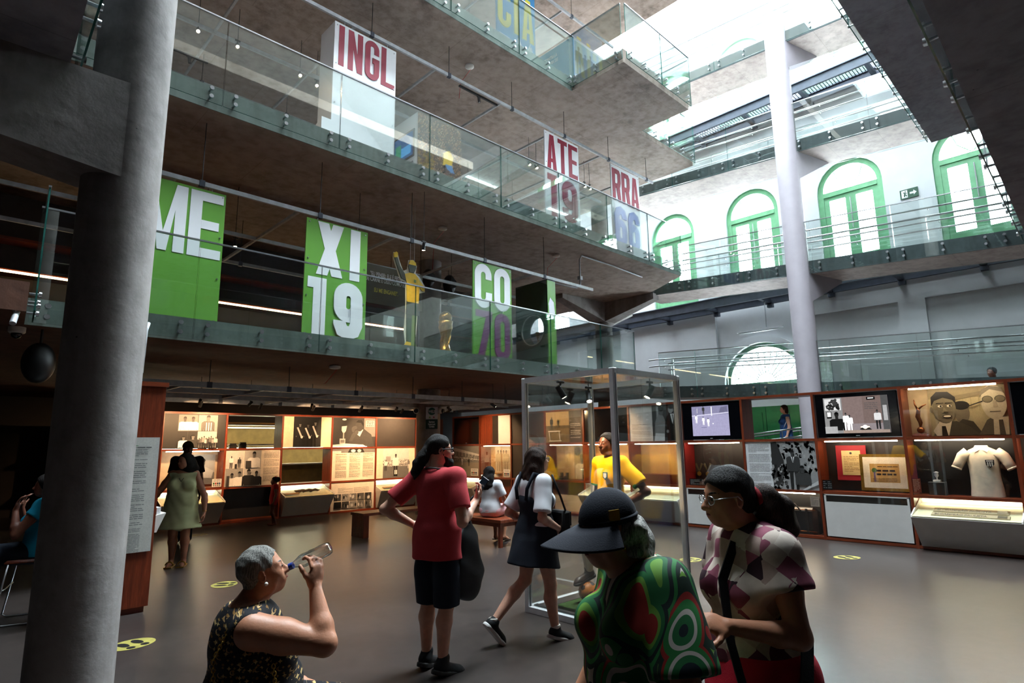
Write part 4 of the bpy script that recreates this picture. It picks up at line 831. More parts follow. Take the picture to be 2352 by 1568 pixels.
MB().box(.05, .13, -.111, -.108, .525, .54).build('stripe', M_OFFW, c_, world=False)
tr = empty('small_trophy', RW.w(a + .30, .22, z0), RW.rz, 'tiny white trophy on a black block left of the white shirt', 'trophy')
MB().bbox(-.11, .11, -.09, .09, 0, .20, .006).build('block', plain('black_block', '15110f', .5), tr, world=False); MB().bbox(-.05, .05, -.04, .04, .20, .23, .004).build('base', M_OFFW, tr, world=False); q = MB(); q.lathe([(.016, 0), (.01, .03), (.03, .07), (.024, .1), (.034, .12), (.01, .13)], (0, 0, .23), 12); q.build('cup', M_ALU, tr, True, False)
RW.pic(9, 1, lambda w, h: Pic(w, h, lin('7a2c1c'), .004).text(w * .08, h * .92, w * .8, 9, h * .1, lin('d9a890'), .3), 'caption_card', 'rust-coloured caption text at the left of the shirt niche', 'card', d=.02, sub=(.0, .09, .04, .30))
rt, zt, w_ = RW.showcase(9, 0, 'large tilted showcase with a folded champions scarf')
sc = empty('champions_scarf', RW.w((RW.us[9] + RW.us[10]) / 2, 0, RW.zs[0] + .0225), RW.rz, 'folded black and white scarf lettered BI-CAMPEAO PAULISTA in the showcase', 'scarf')
M_SCARF = plain('scarf_wool', 'b9a98a', .9, 0, .08, 40, .3)
SCL = sl = lambda x, y, k=0: (x, y, zt + .024 + .143 * (y + .26) / .62 + k)
for i, (y0, y1, x0, x1) in enumerate(((-.20, -.08, -.42, .52), (-.02, .13, -.42, .50))):
    MB().hexa([sl(x0, y0), sl(x1, y0), sl(x1, y1), sl(x0, y1), sl(x0, y0, .014), sl(x1, y0, .014), sl(x1, y1, .014), sl(x0, y1, .014)]).build('scarf_fold', M_SCARF, sc, world=False)
    MB().hexa([sl(x1 - .14, y0 + .01, .014), sl(x1 - .03, y0 + .01, .014), sl(x1 - .03, y1 - .01, .014), sl(x1 - .14, y1 - .01, .014), sl(x1 - .14, y0 + .01, .017), sl(x1 - .03, y0 + .01, .017), sl(x1 - .03, y1 - .01, .017), sl(x1 - .14, y1 - .01, .017)]).build('printed_head', M_BLACK, sc, world=False)
# column 10
RW.tv(10, 2, None, 'dark television at the right edge of the picture'); RW.niche(10, 1, M_CHAR); RW.white(10, 0, 'flat white cabinet at the right edge of the picture')
MB().box(13.75, 13.80, 4.0, 8.0, 2.2, 2.4)
# ------------------------------------------------------------------ condensed block lettering built from strokes
def stroke(path, t, closed=False):
    """path of 2-D points -> list of quads of width t"""
    P = [Vector(p) for p in path]; P = [p for i, p in enumerate(P) if i == 0 or (p - P[i - 1]).length > 1e-5]
    if closed and (P[0] - P[-1]).length < 1e-5: P.pop()
    n = len(P); out = []; off = []
    for i in range(n):
        a = P[i - 1] if (i or closed) else None; b = P[(i + 1) % n] if (i < n - 1 or closed) else None
        d0 = (P[i] - a).normalized() if a is not None else None; d1 = (b - P[i]).normalized() if b is not None else None
        if d0 is None: d0 = d1
        if d1 is None: d1 = d0
        nn = Vector((-(d0.y + d1.y), d0.x + d1.x)); nn = nn.normalized() if nn.length > 1e-6 else Vector((-d0.y, d0.x))
        k = max(.4, nn.dot(Vector((-d0.y, d0.x)))); off.append(nn * (t / 2 / k))
    for i in range(n if closed else n - 1):
        j = (i + 1) % n; out.append([tuple(P[i] - off[i]), tuple(P[j] - off[j]), tuple(P[j] + off[j]), tuple(P[i] + off[i])])
    return out
def rr(x0, x1, y0, y1, r, n=6):   # rounded rectangle path, ccw from lower right
    p = []
    for cx, cy, a in ((x1 - r, y0 + r, -PI / 2), (x1 - r, y1 - r, 0), (x0 + r, y1 - r, PI / 2), (x0 + r, y0 + r, PI)):
        p += [(cx + r * math.cos(a + PI / 2 * i / n), cy + r * math.sin(a + PI / 2 * i / n)) for i in range(n + 1)]
    return p
def glyph(ch, w, h, t):
    q = []; m = t / 2; r = w / 2 - m; bx = lambda a, b, c, d: [(a, c), (b, c), (b, d), (a, d)]
    if ch == 'I' : q = [bx(w / 2 - m, w / 2 + m, 0, h)]
    elif ch == '1': q = [bx(w * .55 - m, w * .55 + m, 0, h), bx(w * .05, w * .55, h - t * .8, h)]
    elif ch == 'E': q = [bx(0, t, 0, h), bx(t, w, 0, t * .85), bx(t, w * .9, h / 2 - t * .4, h / 2 + t * .4), bx(t, w, h - t * .85, h)]
    elif ch == 'L': q = [bx(0, t, 0, h), bx(t, w, 0, t * .85)]
    elif ch == 'T': q = [bx(w / 2 - m, w / 2 + m, 0, h), bx(0, w / 2 - m, h - t * .85, h), bx(w / 2 + m, w, h - t * .85, h)]
    elif ch == 'M': q = [bx(0, t * .9, 0, h), bx(w - t * .9, w, 0, h), [(t * .9, h), (t * .9, h * .62), (w / 2 - t * .35, 0), (w / 2, 0), (w / 2, h * .28)], [(w - t * .9, h), (w / 2, h * .28), (w / 2, 0), (w / 2 + t * .35, 0), (w - t * .9, h * .62)]]
    elif ch == 'N': q = [bx(0, t, 0, h), bx(w - t, w, 0, h), [(t, h), (t, h * .55), (w - t, 0), (w - t, h * .45)]]
    elif ch == 'X': q = [[(0, 0), (t * 1.05, 0), (w, h), (w - t * 1.05, h)], [(w - t * 1.05, 0), (w, 0), (t * 1.05, h), (0, h)]]
    elif ch == 'A': q = [[(0, 0), (t, 0), (w / 2 + t * .1, h), (w / 2 - t * .55, h)], [(w - t, 0), (w, 0), (w / 2 + t * .55, h), (w / 2 - t * .1, h)], bx(w * .28, w * .72, h * .2, h * .2 + t * .7)]
    elif ch in 'O0': q = stroke(rr(m, w - m, m, h - m, r), t, True)
    elif ch == 'C': p = rr(m, w - m, m, h - m, r); q = stroke([(w - m, h * .66)] + p[7:28] + p[:7] + [(w - m, h * .36)], t)
    elif ch == 'G': p = rr(m, w - m, m, h - m, r); q = stroke([(w - m, h * .68)] + p[7:28] + p[:7] + [(w - m, h * .5), (w * .52, h * .5)], t)
    elif ch == 'R': q = [bx(0, t, 0, h)] + stroke([(t, m)][:0] + [(t, h * .48), (w - m - r * .7, h * .48), (w - m - r * .2, h * .52), (w - m, h * .62), (w - m, h * .86), (w - m - r * .25, h - m * 1.1), (w - m - r * .7, h - m), (t, h - m)], t) + [[(w * .45, h * .46), (w - t, 0), (w, 0), (w * .85, h * .5)]]
    elif ch == '9': q = stroke(rr(m, w - m, h * .42, h - m, r * .98), t, True) + stroke([(w - m, h * .62), (w - m, m + r), (w - m - r * .3, m + r * .3), (w / 2, m), (m + r * .3, m + r * .3), (m, m + r), (m, h * .32)], t)
    elif ch == '6': q = stroke(rr(m, w - m, m, h * .58, r * .98), t, True) + stroke([(m, h * .38), (m, h - m - r), (m + r * .3, h - m - r * .3), (w / 2, h - m), (w - m - r * .3, h - m - r * .3), (w - m, h - m - r), (w - m, h * .70)], t)
    elif ch == '7': q = [bx(0, w, h - t * .85, h), [(w * .12, 0), (w * .12 + t * 1.1, 0), (w, h - t * .85), (w - t * 1.1, h - t * .85)]]
    return q
def lettering(parent, txt, x0, x1, z0, z1, y, mat, tf=.42, gap=.045, name='lettering', th=.004):
    n = len(txt); wid = [(.55 if c in 'I' else .8 if c == '1' else 1.25 if c == 'M' else 1) for c in txt]; W_ = x1 - x0 - gap * (n - 1); u = W_ / sum(wid); x = x0
    for c, k in zip(txt, wid):
        w = u * k; t = min(u * tf, w * .98); mb = MB()
        for gi, q in enumerate(glyph(c, w, z1 - z0, t)): mb.prism([(x + a, z0 + b) for a, b in q], lambda p, q_, d: (p, d, q_), y, y - th - gi * .0006)
        mb.build('letter', mat, parent); x += w + gap
def ftext(parent, txt, size, loc, mat, sx=.62, bold=.012, align='LEFT', rot=(PI / 2, 0, 0), name='lettering', spacing=1.0, lh=1.0):
    cu = bpy.data.curves.new('t', 'FONT'); cu.body = txt; cu.size = size; cu.offset = bold * size; cu.extrude = .0012; cu.align_x = align; cu.space_line = lh; cu.space_character = spacing; cu.resolution_u = 3
    o = bpy.data.objects.new('t', cu); COL.objects.link(o); dg = bpy.context.evaluated_depsgraph_get(); me = bpy.data.meshes.new_from_object(o.evaluated_get(dg)); bpy.data.objects.remove(o); bpy.data.curves.remove(cu)
    me.materials.clear(); me.materials.append(mat); o = link(name, me, parent, loc, rot, (sx, 1, 1)); return o
for y_, t_ in ((-.175, 'BI-CAMPEÃO PAULISTA'), (.02, 'BI - CAMPEÃO PAULISTA')): ftext(sc, t_, .085, SCL(-.38, y_, .0145), M_BLACK, .72, .03, rot=(.227, 0, 0))
PG = plain('banner_green', '5f9a35', .42, 0, .02, 2); PW = plain('banner_white', 'e8eaee', .45, 0, .015, 3); PRD = plain('banner_crimson', '8c1433', .45, 0, .03, 3); PPU = plain('banner_purple', '6d3566', .45, 0, .03, 3); PBL = plain('banner_blue', '3d57a8', .45, 0, .03, 3)
PSK = plain('banner_sky_blue', '3f8cc4', .45, 0, .02, 3); PYE = plain('banner_yellow', 'e6d84a', .45, 0, .02, 3); PDG = plain('panel_dark_green', '1f3524', .5, 0, .05, 3)
STUD = MB().cyl((0, 0, 0), (0, -.012, 0), .012, n=8).mesh('stud', M_STEEL)
def banner(label, x0, x1, z0, z1, y, mat, studs=True, deep=.03):
    rt = empty('hanging_banner', ((x0 + x1) / 2, y, z0), 0, label, 'banner', 'hanging lettered banners')
    MB().box(x0, x1, y, y + deep, z0, z1).build('board', mat, rt)
    if studs:
        for xx in (x0 + .05, x1 - .05):
            for k in range(4): link('stud', STUD, rt, (xx - (x0 + x1) / 2, 0, .06 + k * (z1 - z0 - .12) / 3))
    for xx in (x0 + .2, x1 - .2): MB().cyl((xx, y + .015, z1), (xx, y + .015, z1 + .07), .008, n=6).build('hanger', M_STEEL, rt)
    return rt
Y1 = 9.3
b = banner('green banner lettered ME, half hidden by the pillar', 1.75, 2.91, 3.50, 5.56, Y1, PG); lettering(b, 'ME', 1.80, 2.88, 4.50, 5.52, Y1 - .001, PW, .36, .04)
b = banner('green banner lettered XI over 19', 4.22, 5.39, 3.50, 5.56, Y1, PG); lettering(b, 'XI', 4.42, 5.28, 4.60, 5.54, Y1 - .001, PW, .40, .10); lettering(b, '19', 4.26, 5.32, 3.52, 4.54, Y1 - .001, PW, .42, .06)
b = banner('green banner lettered CO in white over 70 in purple', 7.92, 9.05, 3.50, 5.58, Y1, PG); lettering(b, 'CO', 7.96, 9.00, 4.58, 5.55, Y1 - .001, PW, .36, .07); lettering(b, '70', 7.99, 9.0, 3.5, 4.53, Y1 - .001, PPU, .36, .06)
b = banner('white banner lettered ATE in crimson over 19', 10.28, 11.60, 7.03, 9.5, Y1, PW); lettering(b, 'ATE', 10.36, 11.55, 8.52, 9.44, Y1 - .001, PRD, .38, .06); lettering(b, '19', 10.33, 11.5, 7.25, 8.38, Y1 - .001, PRD, .36, .09); lettering(b, 'T', 10.8, 11.3, 7.03, 7.16, Y1 - .001, PRD, .3)
b = banner('white banner lettered RRA in crimson over a blue 66', 13.03, 14.42, 7.03, 9.52, Y1, PW); lettering(b, 'RRA', 13.08, 14.38, 8.45, 9.42, Y1 - .001, PRD, .36, .05); lettering(b, '66', 13.12, 14.33, 7.15, 8.32, Y1 - .001, PBL, .40, .08)
b = banner('tall white banner lettered INGL in crimson', 4.58, 5.91, 7.03, 9.5, Y1, PW, deep=.55); lettering(b, 'INGL', 4.64, 5.88, 8.64, 9.46, Y1 - .001, PRD, .36, .05)
MB().prism([(9.3, 7.03), (9.85, 7.03), (9.85, 7.3), (9.3, 7.5)], lambda u, v, d: (d, u, v), 4.40, 4.58).build('foot', PW, b)
b = banner('sky blue banner lettered CIA in yellow on the third balcony', 8.4, 9.70, 10.68, 12.9, 9.0, PSK); lettering(b, 'CIA', 8.44, 9.66, 11.36, 12.5, 9.0 - .001, PYE, .36, .08); lettering(b, '19', 8.46, 9.6, 10.3 + .42, 11.14, 9.0 - .001, PW, .36, .1)
# exhibit boxes behind the balustrades
def exbox(label, x0, x1, y0, y1, z0, z1, mat, cat='exhibit box'):
    rt = empty('exhibit_box', ((x0 + x1) / 2, (y0 + y1) / 2, z0), 0, label, cat, 'boxes on the balconies'); return rt
b = exbox('dark green exhibit box with a round window and a small cup', 10.25, 10.54, 9.3, 10.4, 3.47, 5.58, PDG)
q = MB(); cy, cz, r_ = 9.80, 4.42, .36; A = arc(cy, cz, r_, 0, 2 * PI, 28)
for i in range(28):
    a0, a1 = A[i], A[i + 1]
    def edge(p):
        d = (p[0] - cy, p[1] - cz); k = min(((10.35 if d[0] > 0 else 9.3) - cy) / d[0] if abs(d[0]) > 1e-6 else 9e9, ((5.58 if d[1] > 0 else 3.47) - cz) / d[1] if abs(d[1]) > 1e-6 else 9e9); return (cy + d[0] * k, cz + d[1] * k)
    e0, e1 = edge(a0), edge(a1); q.add([(10.25, *a0), (10.25, *a1), (10.25, *e1), (10.25, *e0)], [(0, 1, 2, 3)]); q.add([(10.25, *a0), (10.25, *a1), (10.54, *a1), (10.54, *a0)], [(0, 1, 2, 3)])
for yy, zz in ((10.35, 5.58), (9.3, 5.58), (10.35, 3.47), (9.3, 3.47)): pass
q.build('window_side', PDG, b)
MB().box(10.25, 10.54, 9.3, 9.33, 3.47, 5.58).build('front', PG, b); MB().box(10.25, 10.54, 10.35, 10.38, 3.47, 5.58).build('rear', PDG, b); MB().box(10.25, 10.54, 9.3, 10.38, 5.58, 5.6).build('top', PDG, b)
q = MB(); ring(q, cy, cz, r_, r_ + .02, 0, 2 * PI, 10.235, 10.27, 28); q.build('rim', M_STEEL, b)
lettering(b, '2', 10.3, 10.5, 4.6, 5.2, 9.3, PW) if False else None
q = MB(); q.prism([(10.30, 4.70), (10.44, 4.62), (10.50, 4.80), (10.46, 5.06), (10.34, 5.16), (10.28, 5.0)], lambda u, v, d: (u, d, v), 9.299, 9.296); q.build('emblem', PW, b)
c = empty('small_cup', (10.42, cy, 4.07), 0, 'small dark cup standing in the round window of the green box', 'cup'); q = MB(); q.lathe([(.06, 0), (.06, .04), (.03, .06), (.014, .1), (.016, .16), (.05, .22), (.06, .32), (.055, .32), (.01, .24)], (10.42, cy, 4.07), 16); q.build('cup', M_BRONZE, c, True)
# L2 box with monitor and crowd photograph
b = exbox('white exhibit box with a monitor beside a crowd photograph', 6.46, 7.58, 9.3, 10.1, 7.0, 8.43, PW)
MB().box(6.46, 7.58, 9.302, 10.3, 7.0, 8.43).build('body', PW, b)
m = empty('monitor', (6.455, 9.72, 7.45), 0, 'blue lit monitor set in the white exhibit box', 'monitor'); MB().box(6.44, 6.458, 9.40, 10.15, 7.50, 8.1).build('bezel', M_BLACK, m); q = MB(); q.col = lin('1d4a78'); q.box(6.436, 6.441, 9.44, 10.1, 7.54, 8.06); q.col = lin('3a8ac0'); q.box(6.434, 6.437, 9.5, 9.85, 7.6, 7.8); q.col = lin('1c7a50'); q.box(6.434, 6.437, 9.86, 10.05, 7.56, 7.9); q.build('screen', M_SCREEN, m)
ftext(b, 'CAÇADO', .20, (6.452 - (6.46 + 7.58) / 2, 9.86 - 9.7, .27), plain('ink_navy', '1c2348', .5), .5, .02, rot=(PI / 2, 0, -PI / 2)); ftext(b, 'E CAÇADOR', .10, (6.452 - (6.46 + 7.58) / 2, 9.74 - 9.7, .17), PRD, .5, .02, rot=(PI / 2, 0, -PI / 2))
def crowdpic(w, h):
    p = Pic(w, h, lin('5a3a22'), .004); p.rect(0, w, 0, h * .14, lin('7d8f5a')); p.rect(0, w, h * .08, h * .2, lin('b9ad98')); rnd = random.Random(4)
    for i in range(38):
        v = h * (.98 - i * .0222); p.crowd(0, w, v - .012, v + .012, 46, .013, (lin('c08a60'), lin('8a5a3a'), lin('e0b890'), lin('2a2422'), lin('4a3428'), lin('b0703a'), lin('30343a')), i)
    p.crowd(0, w * .35, h * .16, h * .42, 90, .02, (lin('b58a2a'), lin('8a6a20'), lin('c0a040')), 77)
    p.poly([(w * .55, h * .30), (w * .76, h * .34), (w * .80, h * .48), (w * .70, h * .58), (w * .57, h * .50)], lin('e6b81e')); p.ell(w * .69, h * .60, .045, .055, lin('2a1a14')); p.poly([(w * .60, h * .33), (w * .76, h * .34), (w * .84, h * .2), (w * .66, h * .24)], lin('4a86c0')); p.poly([(w * .64, h * .26), (w * .72, h * .24), (w * .62, h * .08), (w * .56, h * .1)], lin('5a3826')); p.poly([(w * .74, h * .24), (w * .82, h * .22), (w * .94, h * .16), (w * .9, h * .12)], lin('5a3826')); p.ell(w * .72, h * .05, .12, .03, WHT); return p
o = link('crowd_photo', crowdpic(1.12, 1.40).mesh('crowd_photo', M_PRINT), b, (0, 9.298 - 9.7, .03))
# L3 corner box with blue text and photograph
b = exbox('corner panel on the third balcony with blue quotation and team photograph', 11.16, 12.9, 9.0, 10.3, 10.65, 12.4, PSK); MB().box(11.16, 11.2, 9.0, 10.6, 10.65, 12.4).build('quotation_side', PSK, b)
ftext(b, 'JOGANDO CONTRA A\nSUÉCIA, PELÉ HAVIA DE\nVENCER\nA RAINHA VITÓRIA".', .15, (11.15 - 12.03, .85, 1.45), PW, .62, .02, rot=(PI / 2, 0, -PI / 2))
def teampic(w, h):
    p = Pic(w, h, lin('9fb0b8'), .004)
    for x, hh in ((.12, .86), (.33, .74), (.5, .8), (.72, .7), (.9, .86)): p.man(w * x, 0, h * hh, G(40 if x != .5 else 30), SK, G(14), legs=G(50))
    return p
MB().box(11.2, 12.5, 9.0, 9.03, 10.65, 12.4).build('photo_side', PW, b); link('team_photo', teampic(1.25, 1.0).mesh('team_photo', M_PRINT), b, (11.85 - 12.03, 8.998 - 9.65, .68))
# quotation board on the first balcony
b = empty('quotation_board', (6.0, 10.6, 3.47), 0, 'dark olive board with a quotation behind the hanging player figure', 'board'); MB().box(5.85, 7.55, 10.6, 10.64, 4.62, 5.45).build('board', plain('olive_board', '4a4326', .5, 0, .05), b)
MB().box(5.88, 5.92, 10.6, 10.64, 3.47, 4.62).box(7.45, 7.49, 10.6, 10.64, 3.47, 4.62).build('posts', M_DKSTEEL, b)
ftext(b, '"EU PENSEI: ELE É FEITO\nDE CARNE E OSSO COMO EU.', .125, (.62, -.004, 1.74), PW, .60, .02, 'CENTER', lh=.95); ftext(b, 'EU ME ENGANEI".', .125, (.62, -.004, 1.40), PYE, .60, .02, 'CENTER')
# hanging player figure: a printed cut-out board
def cutout():
    rt = empty('player_cutout', (6.68, 9.75, 3.66), 0, 'hanging cut-out of a player in a yellow shirt with a raised fist', 'cutout')
    H = lambda u, v, d: (6.68 + u, d, 3.66 + v)
    def pc(name, poly, mat, d0=9.75, d1=9.765): MB().prism(poly, H, d0, d1).build(name, mat, rt)
    ye, dk_, gr, wh = plain('cutout_yellow', 'd9b81e', .5), plain('cutout_dark_olive', '26301c', .5, 0, .15), plain('cutout_green', '5c7a2c', .5), plain('cutout_white_edge', 'c9cfc4', .5)  # flat print tones: yellow, dark olive, green and a pale edge
    pc('backing', [(-.12, 0), (.10, 0), (.14, .3), (.17, .75), (.20, 1.1), (.34, 1.15), (.33, 1.28), (.20, 1.45), (.10, 1.50), (.13, 1.66), (.04, 1.78), (-.08, 1.75), (-.11, 1.55), (-.20, 1.50), (-.30, 1.72), (-.34, 1.86), (-.44, 1.84), (-.44, 1.72), (-.36, 1.52), (-.26, 1.30), (-.14, 1.28), (-.13, .7), (-.16, .3)], wh, 9.766, 9.778)
    pc('leg', [(-.10, .02), (0, .02), (.03, .7), (-.11, .7)], dk_); pc('leg', [(.0, .02), (.09, .02), (.14, .72), (.02, .7)], gr); pc('shorts', [(-.12, .62), (.17, .62), (.17, .92), (-.11, .92)], dk_, 9.746, 9.762)
    pc('shirt', [(-.11, .88), (.17, .88), (.19, 1.2), (.17, 1.4), (.08, 1.48), (-.05, 1.49), (-.17, 1.44), (-.12, 1.25)], ye, 9.744, 9.762); pc('arm', [(-.17, 1.44), (-.12, 1.3), (-.25, 1.34), (-.34, 1.54), (-.42, 1.74), (-.36, 1.77), (-.28, 1.58)], dk_, 9.745, 9.762); pc('fist', [(-.43, 1.73), (-.35, 1.75), (-.34, 1.84), (-.38, 1.86), (-.44, 1.82)], ye, 9.743, 9.762)
    pc('arm', [(.12, 1.44), (.2, 1.36), (.32, 1.24), (.32, 1.16), (.26, 1.16), (.14, 1.26)], ye, 9.742, 9.762); pc('head', [(-.06, 1.5), (.05, 1.5), (.1, 1.6), (.09, 1.7), (.02, 1.76), (-.05, 1.74), (-.09, 1.62)], dk_, 9.743, 9.762); pc('cap', [(-.08, 1.66), (.1, 1.66), (.09, 1.72), (.02, 1.765), (-.05, 1.75)], ye, 9.741, 9.762)
    pc('boot', [(-.15, 0), (.0, 0), (0, .06), (-.1, .07)], ye, 9.742, 9.762); pc('boot', [(.0, 0), (.13, 0), (.1, .07), (0, .06)], gr, 9.742, 9.762); pc('emblem', [(.05, 1.3), (.1, 1.3), (.1, 1.36), (.05, 1.36)], gr, 9.740, 9.762)
    for x in (-.04, .06): MB().cyl((6.68 + x, 9.76, 5.4), (6.68 + x, 9.76, 6.62), .005, n=6).build('cable', M_STEEL, rt)
cutout()
# large gilt cup replica
c = empty('gilt_cup_replica', (7.62, 9.85, 3.47), 0, 'large gilt trophy replica on the first balcony, right of the player cut-out', 'trophy')
MB().lathe([(.20, 0), (.20, .06), (.17, .10), (.15, .16)], (7.62, 9.85, 3.47), 24).build('base', plain('malachite', '3a4a2a', .3), c, SM)
MB().lathe([(.14, .16), (.10, .22), (.075, .34), (.085, .46), (.12, .58), (.15, .68), (.14, .76), (.16, .82)], (7.62, 9.85, 3.47), 24).build('figures', plain('old_gold', 'b59350', .3, .8, .15, 15), c, True); MB().ball((7.62, 9.85, 3.47 + .90), .14, 20, 12).build('globe', MATS['old_gold'], c, True)
for k in range(3): MB().tube([(7.62 + .1 * math.cos(k * 2.1 + j * .4), 9.85 + .1 * math.sin(k * 2.1 + j * .4), 3.47 + .2 + j * .09) for j in range(8)], .02, 7).build('relief_band', MATS['old_gold'], c, True)
# ------------------------------------------------------------------ lighting grids
def grid(label, xs, ys, z, x0, x1, ztop, group='lighting grids', hz=.07):
    rt = empty('lighting_grid', ((x0 + x1) / 2, ys[0], z), 0, label, 'lighting grid', group)
    for y in ys: MB().box(x0, x1, y - .022, y + .022, z - hz / 2, z + hz / 2).build('beam', M_GALV, rt)
    for x in xs:
        MB().box(x - .02, x + .02, ys[0], ys[-1], z - .025, z + .025).build('cross_beam', M_GALV, rt)
        for y in ys[:1] + ys[-1:]: MB().cyl((x + .35, y, z), (x + .35, y, ztop), .007, n=6).build('hanger_rod', M_BLACK, rt); MB().bbox(x + .31, x + .39, y - .035, y + .035, z - .05, z + .05, .005).build('clamp', M_DKSTEEL, rt)
    return rt
grid('grey steel lighting grid under the first balcony', [2.9 + 1.35 * i for i in range(7)], [10.55, 11.7, 12.9, 14.1], 2.735, 1.9, 11.2, 3.15, hz=.09)
grid('steel lighting grid above the green banners', [2.2 + 1.9 * i for i in range(5)], [9.3, 11.2, 13.0], 5.64, 0.2, 12.0, 6.63)
grid('steel lighting grid above the red-lettered banners', [1.2 + 1.9 * i for i in range(8)], [9.3, 11.3, 13.2], 9.60, -2, 15.2, 10.3)
grid('steel lighting grid above the blue banner', [7 + 1.9 * i for i in range(3)], [9.0, 11.0], 12.98, 5, 13.0, 13.9)
M_BULB = emit('warm_lamp', (1.0, .80, .55), 60.0)
def spot(loc, aim, label, lit=True, energy=0.0, angle=50, group='track spotlights', r=.035, color=(1, .74, .45)):
    rt = empty('track_spotlight', loc, 0, label, 'spotlight', group); d = (Vector(aim) - Vector(loc)).normalized(); l = Vector(loc)
    MB().cyl(l + Vector((0, 0, .10)), l + Vector((0, 0, .02)), .012, n=8).bbox(l.x - .05, l.x + .05, l.y - .015, l.y + .015, l.z + .09, l.z + .115, .004).cyl(l + Vector((0, 0, .1)), (l.x, l.y, 3.15 if l.z < 3 and l.x + l.y > 10.5 else 6.63 if 3 < l.z < 6.6 else 10.3 if l.z > 7 else l.z + .15), .006, n=6).build('stem', M_BLACK, rt)
    MB().cyl(l - d * .07, l + d * .07, r * .85, r, 14).build('can', M_BLACK, rt, SM)
    MB().cyl(l + d * .066, l + d * .0725, r * .8, n=14).build('lens', M_BULB if lit else M_GALV, rt)
    if energy:
        L = bpy.data.lights.new('spot_beam', 'SPOT'); L.energy = energy; L.spot_size = math.radians(angle); L.spot_blend = .6; L.color = color; L.shadow_soft_size = .03
        o = bpy.data.objects.new('spot_beam', L); COL.objects.link(o); o.location = d * .09; o.parent = rt; o.rotation_euler = d.to_track_quat('-Z', 'Y').to_euler()
    return rt
for i, (x, tx) in enumerate(((3.9, 4.2), (4.9, 4.6), (6.3, 6.9), (7.6, 8.2), (8.6, 9.0), (10.3, 9.8))):
    spot((x, 13.15, 2.64), (tx, 14.7, 1.75), ('lit track spotlight over the left display wall, above the four-photo panel', 'lit track spotlight over the woman in the yellow dress', 'track spotlight over the photograph of three sashes', 'track spotlight over the man with the cup', 'track spotlight near the column', 'track spotlight right of the column')[i], True, 150, 80, color=(1, .58, .28))
for i, (y, ty) in enumerate(((12.3, 12.4), (10.6, 10.0), (8.8, 8.6))): spot((9.65, y, 2.64), (11.35, ty, 1.6), 'track spotlight aimed at the right display wall, %s from the corner' % ('first', 'second', 'third')[i], True, 150, 75, color=(1, .62, .30))
for i in range(5): spot((4.2 + i * 1.3, 14.1, 2.66), (4.2 + i * 1.3, 14.8, 2.0), 'unlit spotlight on the rear beam of the ground grid, %s from the left' % ('first', 'second', 'third', 'fourth', 'fifth')[i], False)
for i, p in enumerate(((2.82, 11.3, 9.5), (3.52, 11.25, 9.5), (4.82, 11.3, 9.5), (5.24, 11.4, 9.5))): spot(p, (p[0] - .2, p[1] - 1.2, 8), 'lit spotlight behind the upper left glass, %s from the left' % ('first', 'second', 'third', 'fourth')[i], True, 25, 90, 'upper spotlights')
for i, p in enumerate(((11.31, 10.84, 9.5), (11.6, 10.84, 9.5), (13.6, 10.7, 9.5), (13.85, 10.7, 9.5))): spot(p, (p[0], p[1] - 1, 8), 'lit spotlight by the red-lettered banners, %s of four' % ('first', 'second', 'third', 'fourth')[i], True, 20, 90, 'upper spotlights')
for i, (x, y) in enumerate(((3.3, 11.6), (3.75, 11.3), (5.6, 10.0), (6.5, 9.1), (8.2, 11.6), (9.0, 11.4))): spot((x, y, 5.5), (x + (.6 if i == 2 else .1 if i == 3 else 0), y + (.3 if i == 3 else -.3), 4), 'small spotlight over the first balcony, %s from the left' % ('first', 'second', 'third', 'fourth', 'fifth', 'sixth')[i], i < 4, 30 if i < 4 else 0, 90, 'first balcony spotlights')
def track(x0, x1, y, z, label): 
    t = empty('light_track', ((x0 + x1) / 2, y, z), 0, label, 'track', 'black light tracks'); MB().box(x0, x1, y - .02, y + .02, z - .02, z + .02).build('rail', M_BLACK, t)
    MB().bbox((x0 + x1) / 2 - .05, (x0 + x1) / 2 + .05, y - .015, y + .015, z - .04, z - .02, .004).build('adapter', M_BLACK, t); MB().cyl(((x0 + x1) / 2, y, z - .04), ((x0 + x1) / 2 + .02, y, z - .16), .03, n=12).build('lamp_head', M_BLACK, t)
track(7.6, 8.74, 9.38, 9.55, 'black light track under the beam between the red-lettered banners'); track(2.6, 3.3, 12.3, 9.55, 'black light track behind the upper left glass')
# back of the first balcony: dim shelves with lit edges
bk = empty('gallery_shelving', (6, 14.5, 3.47), 0, 'dark shelving with glowing shelf edges at the back of the first balcony', 'shelving'); MB().box(-3, 13, 14.55, 14.6, 3.47, 6.6).build('back_panel', plain('dark_brown_back', '2e2018', .6), bk)
for z in (4.3, 4.98, 5.6): MB().box(-3, 13, 14.1, 14.55, z, z + .05).build('shelf_board', M_WOODX, bk)
M_LEDW = emit('warm_shelf_light', (1.0, .72, .38), 6.0)
for x0, x1 in ((.6, 3.0), (3.9, 6.6), (7.3, 9.8)): MB().box(x0, x1, 14.08, 14.1, 4.96, 5.0).build('led_strip', M_LEDW, bk)
